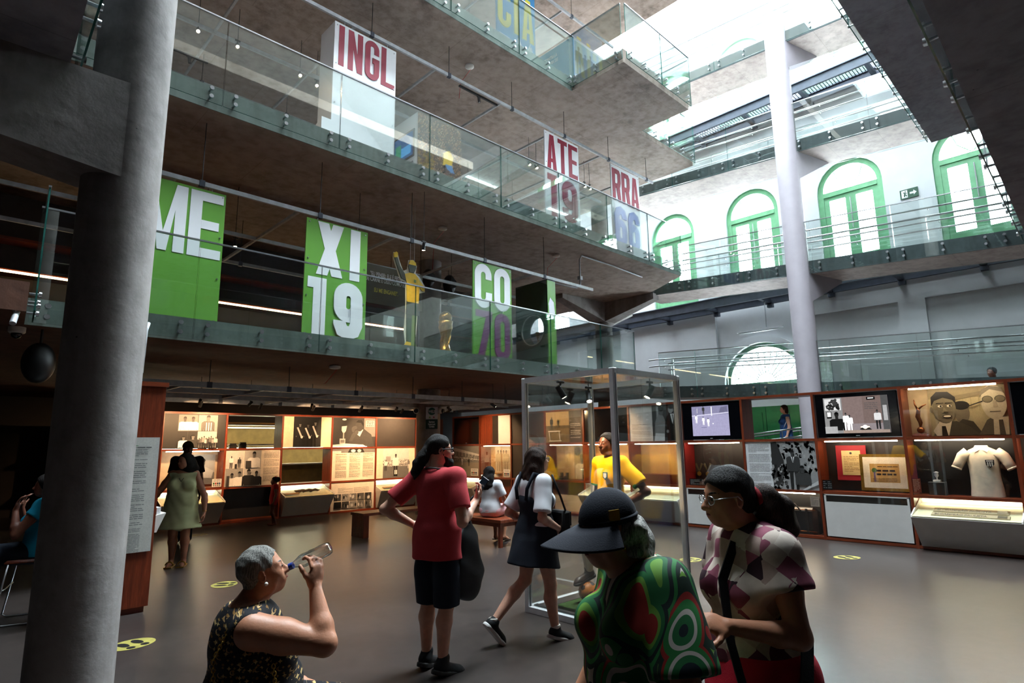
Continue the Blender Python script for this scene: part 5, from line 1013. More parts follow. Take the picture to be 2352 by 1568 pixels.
# ------------------------------------------------------------------ figures: smooth implicit surfaces turned into one continuous mesh
def V(*a): return np.array(a, dtype=np.float64)
def unit(v): v = np.asarray(v, float); return v / (np.linalg.norm(v) + 1e-12)
def frame(yaw=0.0, pitch=0.0, roll=0.0):
    """columns: forward, left, up; pitch > 0 looks up"""
    cy, sy, cp, sp, cr, sr = math.cos(yaw), math.sin(yaw), math.cos(pitch), math.sin(pitch), math.cos(roll), math.sin(roll)
    f = V(cy * cp, sy * cp, sp); l = V(-sy, cy, 0); u = np.cross(f, l); l2 = l * cr + u * sr; return np.stack([f, l2, np.cross(f, l2)], 1)
class SDF:
    def __init__(s): s.ops = []
    def cone(s, a, b, ra, rb, k=.02, sc=None, flat=0, op='u'):
        a, b = np.asarray(a, float), np.asarray(b, float); m = max(ra, rb) * (max(sc) if sc is not None else 1)
        s.ops.append((op, 'c', a, b, ra, rb, k, sc, flat, np.minimum(a, b) - m, np.maximum(a, b) + m)); return s
    def ell(s, c, r, k=.02, R=None, op='u', o=None):
        """c in frame (o, R) when o is given"""
        c = np.asarray(c, float); r = np.asarray(r if not np.isscalar(r) else (r, r, r), float)
        if o is not None: c = o + R @ c
        s.ops.append((op, 'e', c, r, R, None, k, None, 0, c - r.max(), c + r.max())); return s
    def chain(s, pts, rs, k=.02, **kw):
        for i in range(len(pts) - 1): s.cone(pts[i], pts[i + 1], rs[i], rs[i + 1], k, **kw)
        return s
    def cut(s, p, n): s.ops.append(('x', 'p', np.asarray(p, float), unit(n), None, None, 0, None, 0, None, None)); return s
    def copy(s): q = SDF(); q.ops = list(s.ops); return q
    def mesh(s, h=.008, inf=0.0, wr=0.0, wf=22.0, seed=0):
        lo = np.min([o[9] for o in s.ops if o[0] == 'u'], 0) - .03 - inf; hi = np.max([o[10] for o in s.ops if o[0] == 'u'], 0) + .03 + inf
        n = np.ceil((hi - lo) / h).astype(int) + 1
        ax = [lo[i] + h * np.arange(n[i]) for i in range(3)]; D = np.full(n, .25, np.float32)
        for op, ty, A, B, c, d_, k, sc, fl, bl, bh in s.ops:
            if ty == 'p':
                P = (ax[0][:, None, None] - A[0]) * B[0] + (ax[1][None, :, None] - A[1]) * B[1] + (ax[2][None, None, :] - A[2]) * B[2]
                D = np.maximum(D, (P - inf * 0).astype(np.float32)); continue
            mg = k + .04 + inf; i0 = np.clip(np.floor((bl - mg - lo) / h).astype(int), 0, n); i1 = np.clip(np.ceil((bh + mg - lo) / h).astype(int) + 1, 0, n)
            if np.any(i1 <= i0): continue
            X = ax[0][i0[0]:i1[0]][:, None, None]; Y = ax[1][i0[1]:i1[1]][None, :, None]; Z = ax[2][i0[2]:i1[2]][None, None, :]
            if ty == 'c':
                a, b = A, B; S_ = V(1, 1, 1) if sc is None else V(*sc)
                x, y, z = (X - a[0]) / S_[0], (Y - a[1]) / S_[1], (Z - a[2]) / S_[2]; ba = (b - a) / S_; L2 = ba @ ba + 1e-12
                tt = (x * ba[0] + y * ba[1] + z * ba[2]) / L2; t = np.clip(tt, 0, 1)
                dd = np.sqrt((x - ba[0] * t) ** 2 + (y - ba[1] * t) ** 2 + (z - ba[2] * t) ** 2) - (c + (d_ - c) * t)
                if sc is not None: dd = dd * min(S_)
                if fl & 1: dd = np.maximum(dd, (tt - 1) * math.sqrt(L2))
                if fl & 2: dd = np.maximum(dd, -tt * math.sqrt(L2))
            else:
                r, R = B, c; x, y, z = X - A[0], Y - A[1], Z - A[2]
                if R is not None: x, y, z = (x * R[0, 0] + y * R[1, 0] + z * R[2, 0], x * R[0, 1] + y * R[1, 1] + z * R[2, 1], x * R[0, 2] + y * R[1, 2] + z * R[2, 2])
                q = np.sqrt((x / r[0]) ** 2 + (y / r[1]) ** 2 + (z / r[2]) ** 2); q2 = np.sqrt((x / r[0] ** 2) ** 2 + (y / r[1] ** 2) ** 2 + (z / r[2] ** 2) ** 2) + 1e-9
                dd = np.where(q < .3, (q - 1) * r.min(), q * (q - 1) / q2)
            sub = D[i0[0]:i1[0], i0[1]:i1[1], i0[2]:i1[2]]; dd = dd.astype(np.float32); kk = max(k, 1e-4)
            if op == 'u': hh = np.clip(.5 + .5 * (sub - dd) / kk, 0, 1); r_ = sub * (1 - hh) + dd * hh - kk * hh * (1 - hh)
            else: hh = np.clip(.5 - .5 * (sub + dd) / kk, 0, 1); r_ = sub * (1 - hh) - dd * hh + kk * hh * (1 - hh)
            D[i0[0]:i1[0], i0[1]:i1[1], i0[2]:i1[2]] = r_
        if inf: D -= inf
        if wr:
            X, Y, Z = ax[0][:, None, None], ax[1][None, :, None], ax[2][None, None, :]; f = wf
            D += (wr * (np.sin(f * X + 1.3 * f * Z * .35 + seed + 2 * np.sin(f * .3 * Y)) * np.sin(f * .8 * Y + .45 * f * Z + seed * 2) + .6 * np.sin(f * .5 * (X + Y) - f * .9 * Z + seed))).astype(np.float32)
        D[0] = D[-1] = .1; D[:, 0] = D[:, -1] = .1; D[:, :, 0] = D[:, :, -1] = .1
        return surfnet(D, lo, h)
def surfnet(D, lo, h):
    s = D < 0; n = np.array(D.shape); c = n - 1
    acc = np.zeros(tuple(c) + (3,), np.float32); cnt = np.zeros(tuple(c), np.uint8)
    for axn in range(3):
        o1, o2 = [(1, 2), (0, 2), (0, 1)][axn]
        sl0 = [slice(None)] * 3; sl1 = [slice(None)] * 3; sl0[axn] = slice(0, -1); sl1[axn] = slice(1, None)
        v0, v1 = D[tuple(sl0)], D[tuple(sl1)]; m = s[tuple(sl0)] != s[tuple(sl1)]
        I = np.argwhere(m); t = (v0[m] / (v0[m] - v1[m])).astype(np.float32); P = I.astype(np.float32); P[:, axn] += t
        for a in (0, 1):
            for b in (0, 1):
                J = I.copy(); J[:, o1] -= a; J[:, o2] -= b; ok = np.all((J >= 0) & (J < c), 1)
                np.add.at(acc, tuple(J[ok].T), P[ok]); np.add.at(cnt, tuple(J[ok].T), 1)
    act = cnt > 0; idx = np.full(tuple(c), -1, np.int64); idx[act] = np.arange(act.sum()); verts = lo + h * (acc[act] / cnt[act][:, None])
    Q = []
    for axn in range(3):
        o1, o2 = [(1, 2), (2, 0), (0, 1)][axn]
        sl0 = [slice(None)] * 3; sl1 = [slice(None)] * 3; sl0[axn] = slice(0, -1); sl1[axn] = slice(1, None); m = s[tuple(sl0)] != s[tuple(sl1)]; I = np.argwhere(m); I = I[(I[:, o1] > 0) & (I[:, o2] > 0) & (I[:, o1] < c[o1]) & (I[:, o2] < c[o2])]
        ins = s[tuple(I.T)]; q = []
        for a, b in ((1, 1), (0, 1), (0, 0), (1, 0)): J = I.copy(); J[:, o1] -= a; J[:, o2] -= b; q.append(idx[tuple(J.T)])
        q = np.stack(q, 1); q[~ins] = q[~ins][:, ::-1]; Q.append(q)
    return verts, np.concatenate(Q)
def sdf_obj(name, sd, mat, parent, h=.008, inf=0.0, wr=0.0, wf=22.0, seed=0):
    v, f = sd.mesh(h, inf, wr, wf, seed); me = bpy.data.meshes.new(name); nv, nf = len(v), len(f)
    me.vertices.add(nv); me.vertices.foreach_set('co', v.astype(np.float32).ravel()); me.loops.add(nf * 4); me.loops.foreach_set('vertex_index', f.astype(np.int32).ravel()); me.polygons.add(nf); me.polygons.foreach_set('loop_start', np.arange(0, nf * 4, 4, dtype=np.int32)); me.polygons.foreach_set('use_smooth', np.ones(nf, bool)); me.update(calc_edges=True); me.validate()
    if mat: me.materials.append(mat)
    return link(name, me, parent)
def mat_skin(name, c, blush=.12):
    t = NT(name); n = t.noise(t.coord(), 18, 5, .6); n2 = t.noise(t.coord(), 90, 2); b = lin(c)
    col = t.ramp(n, [(.3, tuple(v * .85 for v in b)), (.7, (min(1, b[0] * 1.1), b[1] * 1.02, b[2] * .98))])
    return t.bsdf(col, .48, 0, n2, .05, .4, **{'Subsurface Weight': .06, 'Subsurface Radius': (.02, .008, .004), 'Subsurface Scale': .5})
def mat_hair(name, c1, c2, sc=(60, 60, 6), rough=.62):
    t = NT(name); n = t.noise(t.coord('Object', sc), 3.0, 4, .6, .6); return t.bsdf(t.ramp(n, [(.35, lin(c1)), (.65, lin(c2))]), rough, 0, n, .5, .18)
def mat_cloth(name, c, var=.07, rough=.85):
    t = NT(name); b = lin(c) if not isinstance(c, bpy.types.NodeSocket) else c; n = t.noise(t.coord(), 5, 4); w = t.noise(t.coord('Object'), 220, 2)
    return t.bsdf(t.ramp(n, [(.3, tuple(v * (1 - 2 * var) for v in b)), (.7, tuple(min(1, v * (1 + 2 * var)) for v in b))]), rough, 0, w, .12, .25)
SKL = mat_skin('skin_fair', 'c99c86'); SKT = mat_skin('skin_tan', 'b07a5e'); SKB = mat_skin('skin_brown', '6b4030'); SKD = mat_skin('skin_dark', '4a2c22')
H_BLK = mat_hair('hair_black', '0a0808', '1d1614'); H_BRN = mat_hair('hair_dark_brown', '150d0a', '3a241a'); H_GRY = mat_hair('hair_grey', '55534f', '98958f'); H_SIL = mat_hair('hair_silver', '4f4d4b', 'b0aca6'); H_TINY = mat_hair('hair_cropped_black', '0c0908', '1c1512', (90, 90, 90), .8)
M_EYEW = plain('eye_white', '9c9088', .4, 0, .02); M_IRIS = plain('eye_iris', '1c120c', .2, 0, .05); M_LIP = plain('lips', '8a4640', .45, 0, .06)

def head(sd, C, R, hh, female=False, chin=1.0, nose=1.0, jaw=1.0, smile=0.0):
    E = lambda c, r, k=.02, op='u', Rr=None: sd.ell(V(*c) * hh, V(*((r, r, r) if np.isscalar(r) else r)) * hh, k * hh * 4, R if Rr is None else R @ Rr, op, C) if Rr is None else sd.ell(C + R @ (V(*c) * hh), V(*r) * hh, k * hh * 4, R @ Rr, op)
    E((-.07, 0, .13), (.40, .325, .37), .03); E((.10, 0, -.14), (.25, .235 * jaw, .33), .035); E((.215, 0, -.385 * chin), (.10, .11 * jaw, .085), .03)
    for y in (-1, 1): E((.17, y * .15, -.10), (.13, .105, .12), .03); E((.0, y * .20 * jaw, -.28), (.16, .06, .14), .03)
    E((.27, 0, .085), (.075, .21, .05), .022); E((.30, 0, -.25), (.075, .13, .10), .025)
    for y in (-1, 1): E((.375, y * .125, .015), (.07, .085, .055), .014, 's')
    for y in (-1, 1): E((.285, y * .125, .01), (.07, .075, .07), .006)
    n = lambda x, y, z: C + R @ (V(x, y, z) * hh)
    sd.cone(n(.32, 0, .06), n(.40 + .035 * nose, 0, -.12), .030 * hh, .052 * hh * nose, .02 * hh * 3)
    for y in (-1, 1): E((.375, y * .052, -.135), (.05, .038, .035), .012)
    E((.352, 0, -.232), (.045, .095 + smile, .022), .010); E((.345, 0, -.275), (.042, .08 + smile, .024), .010); E((.385, 0, -.253), (.03, .08 + smile, .006), .004, 's')
    for y in (-1, 1):
        Rr = frame(0, 0, 0) @ frame(y * .35, .15, 0); E((-.05, y * .335, -.04), (.085, .032, .145), .010, 'u', Rr); E((-.035, y * .362, -.03), (.045, .02, .085), .008, 's', Rr)
def eyes(parent, C, R, hh, brow=None, lips=True, browm=None):
    for y in (-1, 1):
        q = MB(); p = C + R @ (V(.290, y * .125, .010) * hh); q.ball(tuple(p), .064 * hh, 12, 8); e = q.build('eye', M_EYEW, parent, True, False)
        p2 = C + R @ (V(.340, y * .128, .010) * hh); MB().ball(tuple(p2), .030 * hh, 10, 6).build('iris', M_IRIS, e, True, False)
        if browm: MB().tube([tuple(C + R @ (V(.345 - .09 * t * t, y * (.06 + .17 * t), .10 + .02 * math.sin(t * 3)) * hh)) for t in (0, .35, .7, 1)], [.016 * hh, .02 * hh, .016 * hh, .006 * hh], 6).build('eyebrow', browm, parent, True, False)
    if lips: MB().tube([tuple(C + R @ (V(.395 - .07 * t * t, .10 * t, -.25) * hh)) for t in (-1, -.5, 0, .5, 1)], [.006 * hh, .022 * hh, .026 * hh, .022 * hh, .006 * hh], 8).build('lips', M_LIP, parent, True, False)
def hand(sd, W_, d, n, side, curl=.5, sc=1.0, thumb=.5, spread=.12, point=None):
    """W_ wrist, d finger direction, n palm normal, side: +1 when the thumb lies along cross(d, n)"""
    d = unit(d); n = unit(np.asarray(n, float) - d * (np.asarray(n, float) @ d)); t = np.cross(d, n) * side; R = np.stack([d, t, n], 1); W_ = np.asarray(W_, float)
    sd.ell(W_ + d * .048 * sc, V(.052, .041, .017) * sc, .016, R); sd.ell(W_ + d * .03 * sc + t * .022 * sc + n * .006, V(.03, .02, .018) * sc, .012, R)
    for i, (o, l) in enumerate(((.030, .92), (.010, 1.0), (-.010, .95), (-.029, .78))):
        cu = curl if (point is None or i != point) else .05; p = W_ + (d * .086 + t * o) * sc; a = cu * .55; dr = unit(d + t * (o * spread * 10)); r = .0092 * sc
        for j, L in enumerate((.042, .027, .021)):
            dd = dr * math.cos(a) + n * math.sin(a); q = p + dd * L * l * sc; sd.cone(p, q, r, r * .92, .006); p = q; r *= .92; a += cu * .75
    p = W_ + (d * .022 + t * .030) * sc; dr = unit(d * (.55 + .2 * thumb) + t * (.8 - .5 * thumb) + n * .45 * thumb); r = .011 * sc
    for L in (.036, .028, .022): q = p + dr * L * sc; sd.cone(p, q, r, r * .92, .008); p = q; r *= .94; dr = unit(dr + d * .25 + n * .25 * thumb)
class Fig:
    """joints for an upright figure of height H facing +x (y to its left)"""
    def __init__(s, H=1.7, b=1.0, female=False, seated=False):
        s.H, s.b, s.f = H, b, female; k = H / 1.7; s.k = k; s.hh = .137 * H; z0 = 0.0
        s.hipz = .53 * H; s.shz = .815 * H; s.shw = (.105 if not female else .095) * H; s.headC = V(.02 * k, 0, H - .5 * s.hh); s.hR = frame()
        s.J = {}
        for n, y in (('L', 1), ('R', -1)):
            s.J['sh' + n] = V(-.01 * k, y * s.shw, s.shz); s.J['el' + n] = V(-.03 * k, y * (s.shw + .05 * k), .625 * H); s.J['wr' + n] = V(.05 * k, y * (s.shw + .06 * k), .475 * H)
            s.J['hip' + n] = V(0, y * .052 * H, s.hipz); s.J['kn' + n] = V(.02 * k, y * .05 * H, .285 * H); s.J['an' + n] = V(-.02 * k, y * .05 * H, .05 * H); s.J['toe' + n] = V(.16 * k, y * .06 * H, .02)
        s.sp = V(0, 0, 0)
    def torso(s, sd, belly=0.0, bust=None, k=.05):
        H, b, q = s.H, s.b, s.k; o = s.sp
        sd.ell(V(0, 0, .545 * H) + o, V(.112 * b, (.168 if s.f else .155) * b, .13) * q, k); sd.ell(V(.005 + belly * .4, 0, .63 * H) + o, V(.105 * b + belly, .135 * b + belly * .6, .15) * q, k)
        sd.ell(V(-.005, 0, .735 * H) + o, V(.112 * b, .155 * b, .185) * q, k); sd.cone(s.J['shL'], s.J['shR'], .052 * q * b ** .5, .052 * q * b ** .5, .05); sd.ell(V(-.01, 0, .80 * H) + o, V(.085 * b, .13, .07) * q, .05)
        if s.f if bust is None else bust:
            for y in (-1, 1): sd.ell(V(.085 * b, y * .075 * b, .715 * H) + o, V(.065, .068, .068) * q * b ** .5, .04)
        return sd
    def neck(s, sd, r=.052):
        c = s.headC + s.hR @ (V(-.14, 0, -.30) * s.hh); sd.cone(V(-.025, 0, .825 * s.H) + s.sp, c, r * 1.12 * s.k, r * s.k, .035); return sd
    def arm(s, sd, n, r=(.048, .040, .041, .027)):
        q, b = s.k, s.b ** .6; a, e, w = s.J['sh' + n], s.J['el' + n], s.J['wr' + n]; m = a + (e - a) * .45; f = e + (w - e) * .3
        sd.chain([a, m, e], [r[0] * q * b * 1.05, r[0] * q * b, r[1] * q * b * .95], .025); sd.chain([e, f, w], [r[1] * q * b * .95, r[2] * q * b, r[3] * q], .02); return sd
    def leg(s, sd, n, foot=True):
        q, b = s.k, s.b ** .6; h, k_, a, t = (s.J[x + n] for x in ('hip', 'kn', 'an', 'toe')); m = h + (k_ - h) * .35; back = unit(np.cross(np.cross(k_ - h, V(0, 1, 0)), a - k_) * 0 + V(-1, 0, 0))
        c = k_ + (a - k_) * .3 + V(-.018, 0, 0) * q
        sd.chain([h, m, k_], [.092 * q * b, .084 * q * b, .055 * q * b], .03); sd.chain([k_, c, a], [.054 * q * b, .057 * q * b, .034 * q * b ** .5], .025)
        if foot: sd.cone(a + V(0, 0, -.015), t * .5 + a * .5 + V(0, 0, -.02), .034 * q, .034 * q, .02); sd.cone(a * .4 + t * .6 + V(0, 0, -.012), t, .034 * q, .022 * q, .02); sd.ell(a + V(-.02, 0, -.035 * q), V(.035, .032, .03) * q, .02)
        return sd
def shoe(parent, a, t, mat, sole, k=1.0, name='shoe', toe_up=0.0, high=.06):
    """a ankle, t toe tip; closed trainer with a separate sole"""
    a, t = np.asarray(a, float), np.asarray(t, float); d = t - a; d = unit(d); up = unit(V(0, 0, 1) - d * d[2]); l = np.cross(up, d); R = np.stack([d, l, up], 1); L = .27 * k; heel = a - up * .045 * k - d * .055 * k
    sd = SDF(); sd.cone(heel + d * .04 * k + up * .02 * k, heel + d * .20 * k + up * .008 * k, .042 * k, .038 * k, .03); sd.ell(heel + d * .21 * k + up * .004 * k, V(.06, .043, .03) * k, .03, R); sd.cone(heel + d * .05 * k + up * .03 * k, a + up * high * .3, .042 * k, .042 * k, .03); sd.cut(heel - up * .012 * k, -up)
    o = sdf_obj(name, sd, mat, parent, .006)
    s2 = SDF(); s2.cone(heel + d * .03 * k - up * .012 * k, heel + d * .215 * k - up * .012 * k, .046 * k, .045 * k, .02); s2.ell(heel + d * .22 * k - up * .01 * k, V(.058, .046, .03) * k, .02, R); s2.cut(heel + up * .004 * k, up); s2.cut(heel - up * .026 * k, -up); sdf_obj('sole', s2, sole, o, .006); return o
def glasses(parent, C, R, hh, mat, lens=True, w=.15, rimless=False):
    g = MB(); n = lambda x, y, z: tuple(C + R @ (V(x, y, z) * hh)); rr_ = .008 * hh * (1 if rimless else 2.2)
    for y in (-1, 1):
        g.tube([n(.40 - .03 * abs(math.cos(a)), y * .145 + .105 * math.cos(a), .0 + .075 * math.sin(a)) for a in [2 * PI * i / 16 for i in range(16)]], rr_, 5, True); g.tube([n(.385, y * .25, .02), n(.30, y * .33, .03), n(-.02, y * .35, .03), n(-.09, y * .34, -.05)], rr_, 5)
    g.tube([n(.405, -.04, .01), n(.42, 0, .03), n(.405, .04, .01)], rr_, 5); o = g.build('glasses', mat, parent, True, False)
    for y in (-1, 1): q = MB(); q.add([n(.40 - .03 * abs(math.cos(a)), y * .145 + .1 * math.cos(a), .07 * math.sin(a)) for a in [2 * PI * i / 16 for i in range(16)]], [tuple(range(16))]); q.build('lens', M_CLEAR, o, False, False)
    return o
def person(loc, az, label, group=None, name='person', cat='person', z=0.0):
    return empty(name, (loc[0], loc[1], z), math.radians(az), label, cat, group)
# ------------------------------------------------------------------ patterned fabrics
def mat_stars():
    t = NT('star_and_moon_fabric'); v = t.coord('Object', (1, .65, 1)); col = lin('0c0b12')
    for sc, seed, c, kind in ((21, 0, 'b59a66', 's'), (17, 3.3, 'a8875a', 'm'), (30, 7.1, '8a6a3a', 's'), (19, 11.7, '7d5a2c', 'd')):
        vv = t.n('VectorMath', {0: v, 1: (seed, seed * .7, seed * .3)}, operation='ADD').outputs[0]
        vo = t.n('TexVoronoi', {'Vector': vv, 'Scale': sc, 'Randomness': .85}); loc = t.n('VectorMath', {0: vv, 1: vo.outputs['Position']}, operation='SUBTRACT').outputs[0]
        sp = t.n('SeparateXYZ', {0: loc}).outputs; x = t.math('ABSOLUTE', t.math('MULTIPLY', sp[0], sc)); z = t.math('ABSOLUTE', t.math('MULTIPLY', sp[2], sc))
        x2 = t.math('MULTIPLY', sp[0], sc); z2 = t.math('MULTIPLY', sp[2], sc)
        if kind == 's': m = t.math('LESS_THAN', t.math('ADD', t.math('POWER', x, .55), t.math('POWER', z, .55)), .47)
        elif kind == 'd': m = t.math('LESS_THAN', t.math('ADD', t.math('MULTIPLY', x, x), t.math('MULTIPLY', z, z)), .011)
        else:
            a = t.math('LESS_THAN', t.math('ADD', t.math('MULTIPLY', x, x), t.math('MULTIPLY', z, z)), .034); dx = t.math('ADD', x2, -.065); dz = t.math('ADD', z2, -.045)
            b = t.math('GREATER_THAN', t.math('ADD', t.math('MULTIPLY', dx, dx), t.math('MULTIPLY', dz, dz)), .03); m = t.math('MULTIPLY', a, b)
        col = t.mix(m, col, lin(c))
    return t.bsdf(col, .8, 0, t.noise(t.coord(), 200, 2), .1, .25)
def mat_swirl():
    t = NT('green_swirl_fabric'); v = t.coord('Object', (1, 1, .72), (.3, .5, 0)); n = t.n('TexNoise', {'Vector': v, 'Scale': 5.0, 'Detail': 0.0})
    vv = t.n('VectorMath', {0: v, 1: t.n('VectorMath', {0: n.outputs['Color'], 1: (.16, .16, .16)}, operation='MULTIPLY').outputs[0]}, operation='ADD').outputs[0]
    vo = t.n('TexVoronoi', {'Vector': vv, 'Scale': 7.0, 'Randomness': .8}); d = vo.outputs['Distance']; r = t.n('SeparateColor', {0: vo.outputs['Color']}).outputs[0]
    A = t.ramp(d, [(0, lin('84201a')), (.24, lin('5f8a34')), (.33, lin('1c5a30')), (.44, lin('0f1c1c')), (.54, lin('256b34')), (.64, lin('10241c')), (.74, lin('b5aca4'))], 'CONSTANT')
    B = t.ramp(d, [(0, lin('0f1a22')), (.18, lin('1f5f34')), (.32, lin('b5aca4')), (.40, lin('256b34')), (.52, lin('84201a')), (.60, lin('12261c')), (.72, lin('5f8a34'))], 'CONSTANT')
    return t.bsdf(t.mix(t.math('GREATER_THAN', r, .55), A, B), .75, 0, None, 0, .25)
def mat_plaid():
    t = NT('maroon_diamond_fabric'); v = t.coord('Object', (1, 1, 1), (0, .78, .3))
    vo = t.n('TexVoronoi', {'Vector': v, 'Scale': 17, 'Randomness': .25}, distance='CHEBYCHEV'); s = t.n('SeparateColor', {0: vo.outputs['Color']}).outputs[0]
    c = t.ramp(s, [(0, lin('c9b8ac')), (.24, lin('5a2036')), (.38, lin('a58c84')), (.5, lin('2e1822')), (.62, lin('d6c8bc')), (.76, lin('8a4a5c')), (.86, lin('b8a398'))], 'CONSTANT')
    n = t.noise(t.coord(), 30, 4); c = t.mix(.4, c, t.ramp(n, [(.3, (.6, .55, .55)), (.7, (1.1, 1.1, 1.1))]), 'MULTIPLY')
    return t.bsdf(c, .8, 0, None, 0, .25)
def mat_gingham():
    t = NT('pink_gingham'); ch = t.n('TexChecker', {'Vector': t.coord('Object', (1, 1, 1)), 'Scale': 90.0, 'Color1': lin('d99aa6') + (1,), 'Color2': lin('e6c3c8') + (1,)}); return t.bsdf(ch.outputs[0], .85)
C_STAR, C_SWIRL, C_PLAID, C_GING = mat_stars(), mat_swirl(), mat_plaid(), mat_gingham()
C_RED = mat_cloth('coral_red_cotton', 'b23a40'); C_NAVY = mat_cloth('navy_cotton', '121a26'); C_WHITE = mat_cloth('white_cotton_tee', 'd3d4da', .03); C_BLACKD = mat_cloth('black_denim', '151b26'); C_YEL = mat_cloth('pale_lime_smock', 'b9bd90', .05); C_JERS = mat_cloth('yellow_jersey', 'f2b705', .03); C_JGRN = mat_cloth('jersey_green_trim', '2f8a4c')
C_SKIRT = mat_cloth('scarlet_cotton', 'b0102a'); C_BLUE = mat_cloth('blue_cotton', '1f3f6b'); C_TURQ = mat_cloth('turquoise_cotton', '0f86a6'); C_DKT = mat_cloth('dark_tee', '2a1a18'); C_GIRL = mat_cloth('red_childs_top', 'a01c22'); C_CAP = mat_cloth('navy_cap', '10131f'); C_BAG = mat_cloth('black_nylon', '0c0c0f', .1, .5); C_SOCK = mat_cloth('white_sock', 'cfcac2', .03)
M_SHOE = mat_cloth('black_shoe_mesh', '0e1013', .1, .7); M_SOLEW = plain('white_rubber_sole', 'c9c8c6', .6); M_SOLEB = plain('black_rubber_sole', '0e0e10', .6); M_BOOT = plain('worn_boot_leather', '2a1c16', .45, 0, .2, 25)

def tee(F, sleeve=.6, hem=.50, neck=.845, belly=0.0, loose=.022, inf=.012, sleeves='LR', wide=1.0, sl_r=.062):
    H, q, b = F.H, F.k, F.b; sd = SDF(); F.torso(sd, belly); J = F.J
    sd.cone(V(0, 0, .58 * H) + F.sp, V(0, 0, (hem - .03) * H) + F.sp, .122 * b * q, .128 * b * q, .05, (1.0, 1.38 * wide, 1.0), 1)
    for n in sleeves:
        a, e = J['sh' + n], J['el' + n]; sd.cone(a, a + (e - a) * sleeve, .058 * q * b ** .6, sl_r * q * b ** .6, .04, None, 1)
    sd.cut(V(0, 0, hem * H) + F.sp, (0, 0, -1)); sd.ell(V(.012, 0, (neck + .032) * H) + F.sp, V(.082, .082, .062) * q * b ** .5, .015, op='s'); return sd
def skirt(F, z0, z1, r0, r1, sx=.8, off=0.0, fl=1):
    sd = SDF(); sd.cone(V(0, 0, z0), V(off, 0, z1), r0, r1, .03, (sx, 1, 1), fl); return sd
# ---- red-shirted man
P = person((2.97, 3.93), 15, 'man in a red T-shirt and dark shorts with ponytail and beard')
F = Fig(1.77, 1.0); J = F.J; F.hR = frame(math.radians(-38), .02); F.headC = V(.03, 0, 1.77 - .12)
J['elL'] = V(-.17, .40, 1.19); J['wrL'] = V(.02, .27, 1.06); J['elR'] = V(-.05, -.28, 1.11); J['wrR'] = V(.20, -.235, 1.25); J['anR'] = V(-.05, -.10, .085); J['knR'] = V(.0, -.10, .5); J['anL'] = V(.02, .11, .085); J['knL'] = V(.03, .10, .5)
sd = SDF(); F.torso(sd); F.neck(sd); head(sd, F.headC, F.hR, F.hh)
for n in 'LR': F.arm(sd, n); F.leg(sd, n, False)
hand(sd, J['wrL'], (.3, -.9, -.35), (.5, .0, -.6), 1, .3); hand(sd, J['wrR'], (.55, -.15, .75), (-.3, .9, .2), 1, .9)
sdf_obj('body', sd, SKL, P, .006); eyes(P, F.headC, F.hR, F.hh, browm=H_BLK)
sdf_obj('t_shirt', tee(F, .66, .475, .842, wide=1.06), C_RED, P, .007, .016, .0045, 20, 1)
sd = SDF()
for n in 'LR': sd.chain([J['hip' + n] + V(0, 0, .06), J['hip' + n] + (J['kn' + n] - J['hip' + n]) * .5], [.096, .102], .04); sd.cone(J['hip' + n] + (J['kn' + n] - J['hip' + n]) * .45, J['kn' + n] + V(0, 0, -.02), .106, .098, .03, None, 1)
sd.cut((0, 0, .885), (0, 0, 1)); sdf_obj('shorts', sd, C_NAVY, P, .008, .0, .004, 18, 2)
hd = SDF(); n_ = lambda x, y, z, F=F: F.headC + F.hR @ (V(x, y, z) * F.hh)
hd.ell(n_(-.08, 0, .15), V(.43, .35, .39) * F.hh, .01, F.hR); hd.cut(n_(.22, 0, .13), F.hR @ V(.9, 0, -.62)); hd.cut(n_(-.2, 0, -.22), F.hR @ V(.35, 0, -1)); hd.cone(n_(-.46, 0, -.02), n_(-.58, 0, -.22), .045, .05, .02); hd.chain([n_(-.58, 0, -.2), n_(-.72, .05, -.42), n_(-.80, .12, -.68), n_(-.82, .2, -.9)], [.045, .046, .036, .010], .02); sdf_obj('hair', hd, H_BLK, P, .006, 0, .003, 70, 3)
bd = SDF(); bd.ell(n_(.2, 0, -.40), V(.15, .16, .18) * F.hh, .02, F.hR); bd.cone(n_(.24, 0, -.45), n_(.26, 0, -.66), .055, .03, .03)
for y in (-1, 1): bd.cone(n_(.16, y * .19, -.34), n_(-.01, y * .26, -.06), .022, .010, .02)
bd.ell(n_(.37, 0, -.2), V(.035, .12, .028) * F.hh, .01, F.hR); sdf_obj('beard', bd, H_BLK, P, .005, 0, .002, 90, 4)
glasses(P, F.headC, F.hR, F.hh, M_BLACK); MB().tube([tuple(V(-.02 + .085 * math.cos(a), .085 * math.sin(a), 1.495 - .02 * math.cos(a))) for a in [2 * PI * i / 20 for i in range(20)]], .006, 6, True).build('necklace', M_BLACK, P, True, False)
MB().tube([tuple(n_(-.51, .15 * 0 + .045 / F.hh * 0 + .18 * math.cos(a), -.08 + .18 * math.sin(a))) for a in [2 * PI * i / 12 for i in range(12)]], .010, 6, True).build('hair_band', M_BLACK, P, True, False)
for n in 'LR': shoe(P, J['an' + n], J['an' + n] + V(.2, .02 if n == 'L' else -.05, -.06), M_SHOE, M_SOLEB, 1.1, high=.12)
def world(P, v): 
    c, s_ = math.cos(P.rotation_euler.z), math.sin(P.rotation_euler.z); return (P.location.x + v[0] * c - v[1] * s_, P.location.y + v[0] * s_ + v[1] * c, P.location.z + v[2])
